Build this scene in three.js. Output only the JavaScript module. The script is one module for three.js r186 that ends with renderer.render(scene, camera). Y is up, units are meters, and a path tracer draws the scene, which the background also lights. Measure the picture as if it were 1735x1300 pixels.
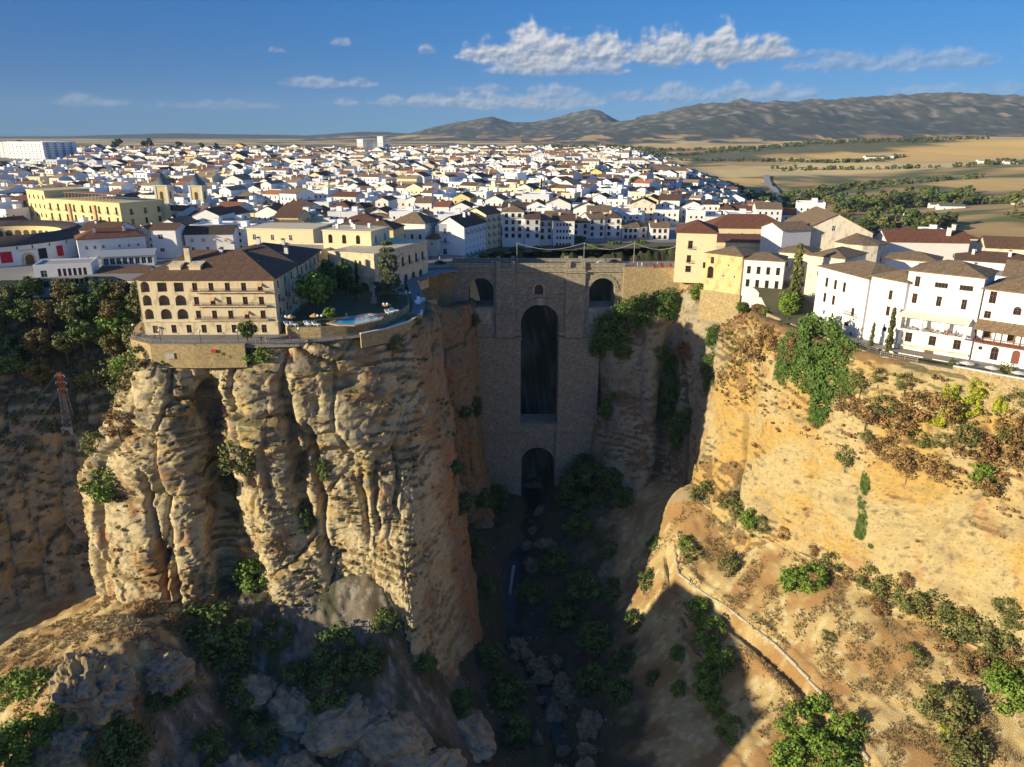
import * as THREE from 'three';
import { mergeGeometries, mergeVertices } from 'three/addons/utils/BufferGeometryUtils.js';
import { MarchingCubes } from 'three/addons/objects/MarchingCubes.js';
import { RoundedBoxGeometry } from 'three/addons/geometries/RoundedBoxGeometry.js';

// ---------------------------------------------------------------- camera, sky, sun, exposure
const scene = new THREE.Scene();
const renderer = new THREE.WebGLRenderer();
renderer.toneMapping = THREE.LinearToneMapping;
renderer.toneMappingExposure = 1.6;
renderer.shadowMap.enabled = true;
const camera = new THREE.PerspectiveCamera(55.13, 1735 / 1300, 0.5, 40000);
camera.position.set(0, 50, 0);                       // drone 50 m above the bridge deck (deck = 0)
camera.rotation.set(THREE.MathUtils.degToRad(-18.6), 0, 0);

const SUN = new THREE.Vector3(-0.874, 0.2334, 0.426).normalize();
const sun = new THREE.DirectionalLight(0xffffff, 5.0);
sun.color.setRGB(1.0, 0.85, 0.58);
sun.position.copy(SUN).multiplyScalar(600).add(new THREE.Vector3(0, 0, -220));
sun.target.position.set(0, 0, -220);
sun.castShadow = true; sun.shadow.radius = 1;
Object.assign(sun.shadow.camera, { left: -500, right: 500, top: 300, bottom: -300, near: 1, far: 1600 });
sun.shadow.mapSize.set(4096, 4096); sun.shadow.bias = -0.0005;
scene.add(sun, sun.target);

// seeded noise
function mulberry(a) { return () => { a |= 0; a = a + 0x6D2B79F5 | 0; let t = Math.imul(a ^ a >>> 15, 1 | a); t = t + Math.imul(t ^ t >>> 7, 61 | t) ^ t; return ((t ^ t >>> 14) >>> 0) / 4294967296; }; }
const PERM = new Uint8Array(512); { const r = mulberry(7), p = [...Array(256).keys()]; for (let i = 255; i > 0; i--) { const j = Math.floor(r() * (i + 1)); [p[i], p[j]] = [p[j], p[i]]; } for (let i = 0; i < 512; i++) PERM[i] = p[i & 255]; }
const fade = (t) => t * t * t * (t * (t * 6 - 15) + 10), mix = (a, b, t) => a + (b - a) * t, clamp = (x, a = 0, b = 1) => Math.min(b, Math.max(a, x));
const sstep = (a, b, x) => { const t = clamp((x - a) / (b - a)); return t * t * (3 - 2 * t); };
const G3 = (h, x, y, z) => { h &= 15; const u = h < 8 ? x : y, v = h < 4 ? y : h === 12 || h === 14 ? x : z; return ((h & 1) ? -u : u) + ((h & 2) ? -v : v); };
function noise(x, y = 0, z = 0) {
  let X = Math.floor(x), Y = Math.floor(y), Z = Math.floor(z); x -= X; y -= Y; z -= Z; X &= 255; Y &= 255; Z &= 255;
  const u = fade(x), v = fade(y), w = fade(z), A = PERM[X] + Y, AA = PERM[A] + Z, AB = PERM[A + 1] + Z, B = PERM[X + 1] + Y, BA = PERM[B] + Z, BB = PERM[B + 1] + Z;
  return mix(mix(mix(G3(PERM[AA], x, y, z), G3(PERM[BA], x - 1, y, z), u), mix(G3(PERM[AB], x, y - 1, z), G3(PERM[BB], x - 1, y - 1, z), u), v),
    mix(mix(G3(PERM[AA + 1], x, y, z - 1), G3(PERM[BA + 1], x - 1, y, z - 1), u), mix(G3(PERM[AB + 1], x, y - 1, z - 1), G3(PERM[BB + 1], x - 1, y - 1, z - 1), u), v), w);
}
function fbm(x, y, z, o = 4, l = 2.03, g = 0.5) { let s = 0, a = 1, n = 0; for (let i = 0; i < o; i++) { s += a * noise(x, y, z); n += a; x = x * l + 17.3; y = y * l + 5.1; z = z * l + 9.7; a *= g; } return s / n * 1.6; }
function ridged(x, y, z, o = 4) { let s = 0, a = 1, n = 0; for (let i = 0; i < o; i++) { s += a * (1 - Math.abs(noise(x, y, z)) * 2); n += a; x = x * 2.07 + 7.7; y = y * 2.07 + 3.3; z = z * 2.07 + 1.9; a *= 0.5; } return s / n; }
const hash = (i, j = 0, k = 0) => { let h = Math.imul(i | 0, 374761393) ^ Math.imul(j | 0, 668265263) ^ Math.imul(k | 0, 1274126177); h = Math.imul(h ^ h >>> 13, 1274126177); return ((h ^ h >>> 16) >>> 0) / 4294967296; };
function worley(x, y, seed = 0) {                    // [nearest, second nearest, cell id]
  const X = Math.floor(x), Y = Math.floor(y); let a = 9, b = 9, id = 0;
  for (let i = -1; i < 2; i++) for (let j = -1; j < 2; j++) {
    const dx = X + i + 0.1 + 0.8 * hash(X + i, Y + j, seed) - x, dy = Y + j + 0.1 + 0.8 * hash(X + i, Y + j, seed + 77) - y, d = Math.sqrt(dx * dx + dy * dy);
    if (d < a) { b = a; a = d; id = hash(X + i, Y + j, seed + 5); } else if (d < b) b = d;
  }
  return [a, b, id];
}

// the sky: evening air, deep blue above, greyer towards the horizon, with a bank of small cumulus
{
  const W = 4096, H = 2048, data = new Float32Array(W * H * 4), D = 180 / Math.PI;
  // clouds: [azimuth, elevation of base, half width, height, strength] in degrees; azimuth 0 is where the gorge points
  const clouds = [[8, 5.35, 13, 1.5, 1.0], [3.3, 4.4, 5.8, 0.6, 0.75], [25, 4.35, 7, 0.9, 0.45], [14, 2.6, 8.5, 0.9, 0.5], [-13, 3.45, 3.8, 0.45, 0.55], [-8, 2.25, 6, 0.5, 0.55], [-1.5, 2.2, 4, 0.8, 0.65], [3.2, 2.25, 4, 0.95, 0.55], [-28, 2.0, 3, 0.4, 0.35], [-2.3, 3.2, 2.5, 0.4, 0.45], [-16.3, 5.5, 0.7, 0.35, 0.55], [-12, 6.1, 0.8, 0.35, 0.5], [-6, 5.7, 0.7, 0.4, 0.6], [18, 5.0, 6, 0.5, 0.35], [-21, 1.9, 5, 0.4, 0.3], [29, 2.6, 5, 0.5, 0.3]];
  const rc = mulberry(91); for (let a = 50; a < 318; a += 6 + rc() * 11) clouds.push([a, 1.9 + rc() * 4, 1 + rc() * 10, 0.4 + rc() * 0.8, 0.3 + rc() * 0.6]);
  const sunAz = Math.atan2(SUN.x, -SUN.z) * D;
  for (let row = 0; row < H; row++) {
    const el = ((row + 0.5) / H - 0.5) * 180, e = Math.max(0, el), low = Math.exp(-e / 4.2), mid = Math.exp(-e / 22), near = clouds.filter(([, cb, , hh]) => el > cb - hh * 0.9 && el < cb + hh * 1.9);
    for (let col = 0; col < W; col++) {
      const th = ((col + 0.5) / W - 0.5) * 2 * Math.PI, x = Math.cos(th), z = Math.sin(th);
      const az = Math.atan2(x, -z) * D, ce = Math.cos(el / D), dot = (x * SUN.x + z * SUN.z) * ce + Math.sin(el / D) * SUN.y;
      // air: zenith blue, band of paler air low down, greyer away from the north-east, brighter round the sun
      const side = sstep(-40, 42, az > 180 ? az - 360 : az) * (Math.abs(az) < 95 ? 1 : 0) + (Math.abs(az) < 95 ? 0 : 0.5) ;
      let r = mix(0.012, 0.022, mid), g = mix(0.095, 0.225, mid), b = mix(0.330, 0.640, mid);
      r *= mix(0.82, 1.12, side); g *= mix(0.72, 1.32, side); b *= mix(0.76, 1.28, side);
      r = mix(r, mix(0.105, 0.25, side), low); g = mix(g, mix(0.225, 0.50, side), low); b = mix(b, mix(0.35, 0.70, side), low);
      const glow = dot < -0.2 ? 0 : Math.exp((dot - 1) * 5) * 0.5 + (dot > 0.7 ? Math.exp((dot - 1) * 30) * 0.7 : 0); r += glow * 0.8; g += glow * 0.62; b += glow * 0.42;
      if (el > 0.5 && el < 14) {
        for (const [ca, cb, hw, hh, st] of near) {
          let da = az - ca; if (da > 180) da -= 360; if (da < -180) da += 360; if (Math.abs(da) > hw * 1.25 || el < cb - hh * 0.9 || el > cb + hh * 1.9) continue;
          const u = da / hw, nx = (az + 400) * 0.85, billow = fbm(nx, el * 1.35, ca, 6, 2.1, 0.55), top = fbm(nx * 0.5, 3.3, ca, 4, 2.2, 0.55);
          const env = (1 - u * u * u * u) * (0.85 + 0.75 * top), up = (el - cb) / hh;
          let den = up > 0 ? env - up * 0.75 + billow * 0.40 : env + up * 1.8 + billow * 0.30;
          den = sstep(0.04, 0.50, den) * st; if (den <= 0) continue;
          const b2 = fbm(nx - 0.12, (el + 0.12) * 1.35, ca, 6, 2.1, 0.55), lit = clamp(0.36 + up * 0.42 + (billow - b2) * 1.5, 0, 1) * (0.55 + 0.45 * st);
          const k = den * 0.93; r = mix(r, mix(0.19, 0.76, lit), k); g = mix(g, mix(0.27, 0.74, lit), k); b = mix(b, mix(0.40, 0.74, lit), k);
        }
      }
      if (el <= 0) { r = 0.05; g = 0.045; b = 0.04; }
      const o = (row * W + col) * 4; data[o] = r * 0.66; data[o + 1] = g * 0.66; data[o + 2] = b * 0.66; data[o + 3] = 1;
    }
  }
  const sky = new THREE.DataTexture(data, W, H, THREE.RGBAFormat, THREE.FloatType);
  sky.mapping = THREE.EquirectangularReflectionMapping; sky.magFilter = THREE.LinearFilter; sky.minFilter = THREE.LinearFilter; sky.needsUpdate = true;
  scene.background = sky; scene.environment = sky;
}
scene.fog = new THREE.FogExp2(new THREE.Color().setRGB(0.48, 0.70, 1.0), 0.00003);

// ---------------------------------------------------------------- helpers
const V = (x, y, d) => new THREE.Vector3(x, y, -d);            // d = metres into the scene from the camera's foot
const taken = {};
function numbered(n) { const k = taken[n] = (taken[n] ?? -1) + 1; return k ? n + '_' + String(k).padStart(3, '0') : n; }
function setup(o) { o.castShadow = o.receiveShadow = true; return o; }
function tag(o, label, category, group, kind) { o.userData.label = label; if (category) o.userData.category = category; if (group) o.userData.group = group; if (kind) o.userData.kind = kind; return o; }
function top(name, label, category, pos = [0, 0, 0], turn = 0, group) { const o = new THREE.Group(); o.name = numbered(name); o.position.copy(V(...pos)); o.rotation.y = turn; scene.add(o); return tag(o, label, category, group); }
function solo(name, geo, mat, label, category, group, kind) { const o = setup(new THREE.Mesh(geo, mat)); o.name = numbered(name); scene.add(o); return tag(o, label, category, group, kind); }
function ground(name, geo, mat, label) { const o = setup(new THREE.Mesh(geo, mat)); o.name = numbered(name); o.userData.kind = 'structure'; o.userData.label = label; scene.add(o); return o; }
function part(name, geo, mat, parent, p, r, s) { const o = setup(new THREE.Mesh(geo, mat)); o.name = name; if (p) o.position.set(...p); if (r) o.rotation.set(...r); if (s) o.scale.set(...s); parent.add(o); return o; }
function copy(src, label, group) { const c = src.clone(); c.name = numbered(src.name.replace(/_\d\d\d$/, '')); c.userData = { ...src.userData }; if (label) c.userData.label = label; if (group) c.userData.group = group; scene.add(c); return c; }
const merge = (list) => { const a = list.map((g) => { const n = g.index ? g.toNonIndexed() : g; for (const k of Object.keys(n.attributes)) if (!['position', 'normal', 'uv'].includes(k)) n.deleteAttribute(k); return n; }); return mergeGeometries(a); };
const box = (w, h, d, x = 0, y = 0, z = 0) => { const g = new THREE.BoxGeometry(w, h, d); g.translate(x, y, z); const u = g.attributes.uv, n = g.attributes.normal; for (let i = 0; i < u.count; i++) { const ax = Math.abs(n.getX(i)), ay = Math.abs(n.getY(i)); u.setXY(i, u.getX(i) * (ax > 0.5 ? d : w), u.getY(i) * (ay > 0.5 ? d : h)); } return g; };
const UNIT = new THREE.BoxGeometry(1, 1, 1);
const bar = (a, b, r = 0.05, n = 5) => { const d = new THREE.Vector3().subVectors(b, a), g = new THREE.CylinderGeometry(r, r, d.length(), n, 1); g.translate(0, d.length() / 2, 0); g.applyQuaternion(new THREE.Quaternion().setFromUnitVectors(new THREE.Vector3(0, 1, 0), d.clone().normalize())); g.translate(a.x, a.y, a.z); return g; };

// ---------------------------------------------------------------- textures: grain, relief and stains only
const GX = [1, 0.707, 0, -0.707, -1, -0.707, 0, 0.707], GY = [0, 0.707, 1, 0.707, 0, -0.707, -1, -0.707];
function pnoise(x, y, px, py, z) { // noise that repeats every px by py cells
  const X = Math.floor(x), Y = Math.floor(y), fx = x - X, fy = y - Y, u = fade(fx), v = fade(fy), x0 = X % px, x1 = (X + 1) % px, y0 = PERM[(Y % py + z) & 255], y1 = PERM[((Y + 1) % py + z) & 255];
  const a = PERM[x0 + y0 & 255] & 7, b = PERM[x1 + y0 & 255] & 7, c = PERM[x0 + y1 & 255] & 7, d = PERM[x1 + y1 & 255] & 7;
  return mix(mix(GX[a] * fx + GY[a] * fy, GX[b] * (fx - 1) + GY[b] * fy, u), mix(GX[c] * fx + GY[c] * (fy - 1), GX[d] * (fx - 1) + GY[d] * (fy - 1), u), v);
}
function tfbm(u, v, base, oct, seed, sx = 1, sy = 1) { let s = 0, a = 1, n = 0, p = Math.max(1, Math.round(base * sx)), q = Math.max(1, Math.round(base * sy)); for (let i = 0; i < oct; i++) { s += a * pnoise(u * p, v * q, p, q, seed + i * 7); n += a; p *= 2; q *= 2; a *= 0.55; } return s / n * 1.9; }
function tex(size, fn, srgb = false) {
  const d = new Uint8Array(size * size * 4);
  for (let j = 0; j < size; j++) for (let i = 0; i < size; i++) { const c = fn((i + 0.5) / size, (j + 0.5) / size), o = (j * size + i) * 4; d[o] = clamp(c[0]) * 255; d[o + 1] = clamp(c[1]) * 255; d[o + 2] = clamp(c[2]) * 255; d[o + 3] = 255; }
  const t = new THREE.DataTexture(d, size, size); t.wrapS = t.wrapT = THREE.RepeatWrapping; t.magFilter = THREE.LinearFilter; t.minFilter = THREE.LinearMipmapLinearFilter; t.generateMipmaps = true; if (srgb) t.colorSpace = THREE.SRGBColorSpace; t.needsUpdate = true; return t;
}
const rep = (t, u, v = u) => { const c = t.clone(); c.repeat.set(1 / u, 1 / v); c.needsUpdate = true; return c; };   // one tile spans u x v metres
const gray = (v) => [v, v, v];
// rock: pebbly conglomerate grain with pits and thin bedding
const rockField = (u, v) => { const a = tfbm(u, v, 8, 5, 3), bed = tfbm(u, v, 4, 5, 31, 1, 6), pit = sstep(0.32, 0.62, tfbm(u, v, 24, 3, 57)); return [a, bed, pit]; };
const rockTex = tex(1024, (u, v) => { const [a, bed, pit] = rockField(u, v); return gray(0.83 + a * 0.15 + bed * 0.06 - pit * 0.26); });
const rockBump = tex(1024, (u, v) => { const [a, bed, pit] = rockField(u, v); return gray(0.55 + a * 0.35 + bed * 0.20 - pit * 0.35); });
const dirtTex = tex(512, (u, v) => { const a = tfbm(u, v, 16, 4, 5), t = sstep(0.1, 0.5, tfbm(u, v, 32, 3, 91)); return gray(0.96 + a * 0.20 - t * 0.30); });
const dirtBump = tex(512, (u, v) => gray(0.5 + tfbm(u, v, 24, 4, 5) * 0.45));
const plasterTex = tex(512, (u, v) => { const a = tfbm(u, v, 4, 5, 11), s = tfbm(u, v, 8, 4, 41, 2, 0.5); return gray(0.945 + a * 0.045 + Math.min(0, s) * 0.07); });
const patinaTex = tex(512, (u, v) => { const a = tfbm(u, v, 3, 6, 13), s = tfbm(u, v, 8, 4, 47, 3, 0.4); const k = sstep(0.05, 0.55, a) * 0.30 + sstep(0.1, 0.6, s) * 0.22; return [0.97 - k * 0.9, 0.96 - k * 1.0, 0.95 - k * 1.15]; });
// coursed ashlar: about 0.5 m courses
const ashlar = (u, v, rows, cols) => { const y = v * rows, r = Math.floor(y), fy = y - r, x = u * cols + (r % 2) * 0.5 + hash(r, 3) * 0.3, c = Math.floor(x), fx = x - c, j = Math.min(fx * 2.2, (1 - fx) * 2.2, fy, 1 - fy); return [sstep(0.0, 0.10, j), hash(((c % cols) + cols) % cols, r, 9)]; };
const masonryTex = tex(1024, (u, v) => { const [j, h] = ashlar(u, v, 24, 14), a = tfbm(u, v, 8, 5, 15), s = tfbm(u, v, 12, 4, 17, 2, 0.3); const t = 0.80 + (h - 0.5) * 0.26 + a * 0.18 + Math.min(0, s) * 0.42 - (1 - j) * 0.40; return [t, t * (0.985 - Math.max(0, a) * 0.04), t * (0.95 - Math.max(0, a) * 0.08)]; });
const masonryBump = tex(1024, (u, v) => { const [j, h] = ashlar(u, v, 24, 14); return gray(0.25 + j * 0.5 + (h - 0.5) * 0.2 + tfbm(u, v, 32, 3, 19) * 0.12); });
// barrel-tile roofs: u across the roof, v up the slope; lichen and single tiles of another tone
const tileTex = tex(512, (u, v) => { const c = Math.floor(u * 16), r = Math.floor(v * 10), rib = Math.abs((u * 16) % 1 - 0.5) * 2, h = hash(c, r, 4), a = tfbm(u, v, 4, 5, 61); const t = 0.74 + (h - 0.5) * 0.34 + a * 0.20 - (rib > 0.8 ? 0.30 : 0) - ((v * 10) % 1 < 0.12 ? 0.16 : 0); return [t, t * (0.97 + (h > 0.8 ? 0.06 : 0)), t * 0.95]; });
const tileBump = tex(512, (u, v) => { const rib = Math.abs((u * 16) % 1 - 0.5) * 2; return gray(Math.sqrt(Math.max(0, 1 - rib * rib)) * 0.8 + ((v * 10) % 1) * 0.2); });
const concreteTex = tex(256, (u, v) => gray(0.85 + tfbm(u, v, 4, 6, 71) * 0.13));

const std = (o) => new THREE.MeshStandardMaterial({ roughness: 0.9, metalness: 0, ...o });
const rgb = (r, g, b) => new THREE.Color().setRGB(r, g, b);
const plaster = (r, g, b, t = plasterTex) => std({ color: rgb(r, g, b), map: rep(t, 9), roughness: 0.92 });
const tiles = (r, g, b) => std({ color: rgb(r, g, b), map: rep(tileTex, 4.2), bumpMap: rep(tileBump, 4.2), bumpScale: 0.09, roughness: 0.95 });
const M = {
  white: plaster(0.80, 0.80, 0.79), white2: plaster(0.74, 0.73, 0.70), white3: plaster(0.68, 0.70, 0.72), oldwhite: plaster(0.72, 0.66, 0.54, patinaTex), cream: plaster(0.74, 0.64, 0.42), sand: plaster(0.66, 0.53, 0.30), ochre: plaster(0.66, 0.50, 0.25, patinaTex), yellow: plaster(0.74, 0.60, 0.30), salmon: plaster(0.62, 0.36, 0.18), stone: plaster(0.70, 0.60, 0.40, patinaTex), grey: plaster(0.42, 0.42, 0.42),
  roofBrown: tiles(0.200, 0.112, 0.068), roofRed: tiles(0.27, 0.110, 0.062), roofDark: tiles(0.115, 0.080, 0.060), roofTan: tiles(0.34, 0.24, 0.145), roofOrange: tiles(0.42, 0.17, 0.08), slate: tiles(0.20, 0.24, 0.24),
  flat: std({ color: rgb(0.45, 0.42, 0.38), map: rep(concreteTex, 5) }), terracotta: std({ color: rgb(0.36, 0.18, 0.11), map: rep(concreteTex, 3) }),
  glass: std({ color: rgb(0.018, 0.022, 0.026), roughness: 0.12 }), glassGreen: std({ color: rgb(0.03, 0.07, 0.055), roughness: 0.15 }), inner: std({ color: rgb(0.46, 0.37, 0.25) }), shutter: std({ color: rgb(0.10, 0.065, 0.04) }),  // shutter brown also colours flat panes painted as shaded arch openings
  wood: std({ color: rgb(0.13, 0.05, 0.022), roughness: 0.6 }), woodRed: std({ color: rgb(0.17, 0.038, 0.022), roughness: 0.6 }), frame: std({ color: rgb(0.66, 0.66, 0.64) }), iron: std({ color: rgb(0.03, 0.03, 0.03), roughness: 0.5, metalness: 0.4 }), steel: std({ color: rgb(0.42, 0.42, 0.42), roughness: 0.45, metalness: 0.6 }),
  awning: std({ color: rgb(0.62, 0.40, 0.22) }), cloth: std({ color: rgb(0.74, 0.70, 0.60) }), straw: std({ color: rgb(0.58, 0.33, 0.10) }), plastic: std({ color: rgb(0.82, 0.82, 0.82), roughness: 0.4 }), red: std({ color: rgb(0.50, 0.015, 0.03) }), navy: std({ color: rgb(0.012, 0.014, 0.03) }), orange: std({ color: rgb(0.52, 0.15, 0.04), roughness: 0.5 }), globe: std({ color: rgb(0.85, 0.85, 0.82), roughness: 0.25 }),
  asphalt: std({ color: rgb(0.085, 0.085, 0.09), map: rep(concreteTex, 4) }), paving: std({ color: rgb(0.25, 0.235, 0.21), map: rep(concreteTex, 6) }), bark: std({ color: rgb(0.11, 0.075, 0.05) }),
  masonry: std({ color: rgb(0.43, 0.385, 0.295), map: rep(masonryTex, 13), bumpMap: rep(masonryBump, 13), bumpScale: 0.10 }), masonryPale: std({ color: rgb(0.52, 0.49, 0.40), map: rep(masonryTex, 13), bumpMap: rep(masonryBump, 13), bumpScale: 0.05 }),
  retaining: std({ color: rgb(0.54, 0.42, 0.22), map: rep(masonryTex, 9), bumpMap: rep(masonryBump, 9), bumpScale: 0.10 }),
};

// ---------------------------------------------------------------- terrain: plateau and plain, mountains, cliffs, gorge
const LOW = [[-2600, 120], [-420, 300], [-345, 232], [-300, 196], [-262, 190], [-228, 214], [-205, 246], [-186, 267], [-152, 273], [-130, 260], [-116, 232], [-106, 205], [-100, 193], [-85, 192], [-77, 194], [-67, 194], [-57, 192], [-45, 197], [-36, 204], [-27, 219], [-25, 231], [-29, 246], [-36, 259], [-25, 277], [-18, 285], [-16, 296], [-17, 308], [-8, 326], [22, 336], [62, 344], [120, 362], [190, 395], [190, 380], [112, 342], [77, 322], [70, 308], [67, 290], [74, 277], [83, 257], [80, 225], [90, 201], [97, 187], [108, 177], [121, 166], [140, 141], [165, 111], [205, 60], [260, 0], [300, -2600], [-2600, -2600]];
function inLow(x, d, grow = 0) {
  let c = false, m = 1e9;
  for (let i = 0, j = LOW.length - 1; i < LOW.length; j = i++) {
    const [xi, di] = LOW[i], [xj, dj] = LOW[j];
    if ((di > d) !== (dj > d) && x < (xj - xi) * (d - di) / (dj - di) + xi) c = !c;
    if (grow) { const ex = xj - xi, ed = dj - di, t = clamp(((x - xi) * ex + (d - di) * ed) / (ex * ex + ed * ed)); m = Math.min(m, Math.hypot(x - xi - ex * t, d - di - ed * t)); }
  }
  return c || (grow && m < grow);
}
const lerpTable = (T, x) => { if (x <= T[0][0]) return T[0][1]; for (let i = 1; i < T.length; i++) if (x <= T[i][0]) return mix(T[i - 1][1], T[i][1], (x - T[i - 1][0]) / (T[i][0] - T[i - 1][0])); return T[T.length - 1][1]; };
const townEdge = (d) => mix(330, 150 + 0.13 * d, sstep(400, 520, d));
function plainH(x, d) {
  const k = Math.exp(-(((x - 1230) / 460) ** 2 + ((d - 2900) / 300) ** 2)) * 42 + Math.exp(-(((x - 2100) / 700) ** 2 + ((d - 2700) / 420) ** 2)) * 75 + Math.exp(-(((x - 1400) / 330) ** 2 + ((d - 1900) / 260) ** 2)) * 30 + Math.max(0, x - 500) * 0.012 + Math.exp(-(((x - 700) / 200) ** 2 + ((d - 880) / 160) ** 2)) * 26;
  return lerpTable([[500, -50], [1500, -52], [2200, -46], [3000, -32], [4500, -9], [7000, 45], [12000, 60]], d) + k + fbm(x / 700, d / 500, 2, 3) * 14 * sstep(600, 1500, d) + fbm(x / 160, d / 140, 5, 3) * 3;
}
function townH(x, d) { return lerpTable([[290, 0], [420, 1], [700, 5], [1100, 14], [1600, 21], [2400, 10], [4000, -4], [12000, 40]], d) - 3.2 * sstep(285, 225, d) * sstep(40, -20, x) - 4 * sstep(60, 75, x) * sstep(250, 235, d); }
function H(x, d) {
  const e = townEdge(d), k = sstep(e - 160, e + 130, x);
  return mix(townH(x, d), plainH(x, d), k);
}
function gridGeo(xs, ds, fy, skip, col, uvm = 1) {
  const nx = xs.length, nd = ds.length, pos = new Float32Array(nx * nd * 3), uv = new Float32Array(nx * nd * 2), colr = new Float32Array(nx * nd * 3), idx = [], bad = new Uint8Array(nx * nd);
  for (let j = 0; j < nd; j++) for (let i = 0; i < nx; i++) { const o = j * nx + i, x = xs[i], d = ds[j], y = fy(x, d); pos.set([x, y, -d], o * 3); uv.set([x * uvm, d * uvm], o * 2); if (skip && skip(x, d)) bad[o] = 1; colr.set(col(x, d, y), o * 3); }
  for (let j = 0; j < nd - 1; j++) for (let i = 0; i < nx - 1; i++) { const a = j * nx + i, b = a + 1, c = a + nx, e = c + 1; if (!(bad[a] || bad[b] || bad[c])) idx.push(a, b, c); if (!(bad[b] || bad[c] || bad[e])) idx.push(b, e, c); }
  const g = new THREE.BufferGeometry(); g.setAttribute('position', new THREE.BufferAttribute(pos, 3)); g.setAttribute('uv', new THREE.BufferAttribute(uv, 2)); g.setAttribute('color', new THREE.BufferAttribute(colr, 3)); g.setIndex(idx); g.computeVertexNormals(); return g;
}
const C3 = (a, b, t) => [mix(a[0], b[0], t), mix(a[1], b[1], t), mix(a[2], b[2], t)];
const K = { wheat: [0.70, 0.46, 0.145], straw: [0.74, 0.55, 0.22], brown: [0.42, 0.23, 0.11], olive: [0.115, 0.115, 0.05], green: [0.075, 0.095, 0.035], dry: [0.46, 0.30, 0.115], scrub: [0.13, 0.125, 0.055], street: [0.26, 0.245, 0.22], cream: [0.49, 0.39, 0.195], ochre: [0.50, 0.335, 0.105], orange: [0.40, 0.20, 0.075], grey: [0.25, 0.215, 0.155], dark: [0.105, 0.095, 0.08], grass: [0.27, 0.185, 0.07], soil: [0.10, 0.085, 0.05], moss: [0.055, 0.06, 0.025] };
const FIELDS = [ // x, d, rx, rd, colour: ploughed and stubble fields of the plain
  [1600, 2550, 620, 330, K.wheat], [1000, 2150, 420, 180, K.straw], [2350, 2350, 500, 300, K.brown], [2150, 3300, 900, 330, K.straw], [1500, 4200, 900, 420, K.wheat], [2900, 4300, 900, 500, K.straw], [900, 3700, 380, 300, K.brown], [720, 1270, 170, 90, K.dry], [1050, 1500, 210, 110, K.wheat], [480, 1200, 100, 190, K.dry], [620, 980, 120, 60, K.dry], [1180, 1250, 190, 130, K.straw], [380, 1750, 220, 170, K.wheat], [560, 2050, 300, 130, K.straw], [1450, 1750, 300, 90, K.wheat], [-700, 3600, 900, 250, K.brown]];
function plainColor(x, d) {
  const w = worley(x / 330 + fbm(x / 400, d / 400, 1, 2) * 0.4, d / 260, 3), id = w[2];
  let c = id < 0.22 ? K.scrub : id < 0.4 ? K.olive : id < 0.62 ? K.wheat : id < 0.8 ? K.dry : K.straw;
  if (d < 2000) c = C3(K.dry, [0.12, 0.135, 0.04], sstep(-0.2, 0.1, fbm(x / 110, d / 80, 4, 4)));
  for (const [fx, fd, rx, rd, fc] of FIELDS) { const q = Math.hypot((x - fx) / rx, (d - fd) / rd) + fbm(x / 120, d / 120, 8, 2) * 0.12; if (q < 1) c = fc; }
  const kn = Math.hypot((x - 1230) / 400, (d - 2900) / 300); if (kn < 1) c = C3(K.olive, K.scrub, hash(Math.floor(x / 60), Math.floor(d / 60)));
  const n = 1 + fbm(x / 40, d / 30, 6, 4) * 0.18; return [c[0] * n, c[1] * n, c[2] * n];
}
{
  const line = (a, b, s, grow, far) => { const o = []; for (let v = a; v <= b; v += s) o.push(v); let v = b, st = s; while (v < far) { st *= grow; v += st; o.push(v); } return o; };
  const right = line(0, 230, 3, 1.045, 9000), left = line(0, 350, 3.5, 1.06, 9000).slice(1).map((v) => -v).reverse();
  const ds = line(150, 420, 3, 1.028, 14000);
  const geo = gridGeo([...left, ...right], ds, (x, d) => H(x, d) - (d > 9000 ? 5 : 0), (x, d) => d < 420 && inLow(x, d, 1), (x, d) => {
    const e = townEdge(d), k = sstep(-60, 40, x - e - fbm(x / 60, d / 60, 3, 3) * 50), t = d > 2300 ? 1 : k; if ((x > 64 && x < 100 && d > 212 && d < 262) || (x > -14 && x < 90 && d > 318 && d < 366)) return C3(K.scrub, K.soil, sstep(-0.2, 0.3, fbm(x / 6, d / 6, 2, 3))); return t > 0.5 ? plainColor(x, d) : C3(K.street, plainColor(x, d), t * 0.6);
  });
  ground('ground', geo, std({ vertexColors: true, roughness: 1 }), 'town plateau and farmed plain stretching to the mountains');
  // valley ground behind and below the viewpoint
  const vs = []; for (let v = -2600; v <= 2600; v += 100) vs.push(v); const vd = []; for (let v = -2600; v <= 100; v += 100) vd.push(v);
  ground('valley_ground', gridGeo(vs, vd, (x, d) => -146 + fbm(x / 400, d / 400, 3, 3) * 8, null, () => K.dry), std({ vertexColors: true, roughness: 1 }), 'dry valley floor below the gorge mouth');
}
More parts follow.
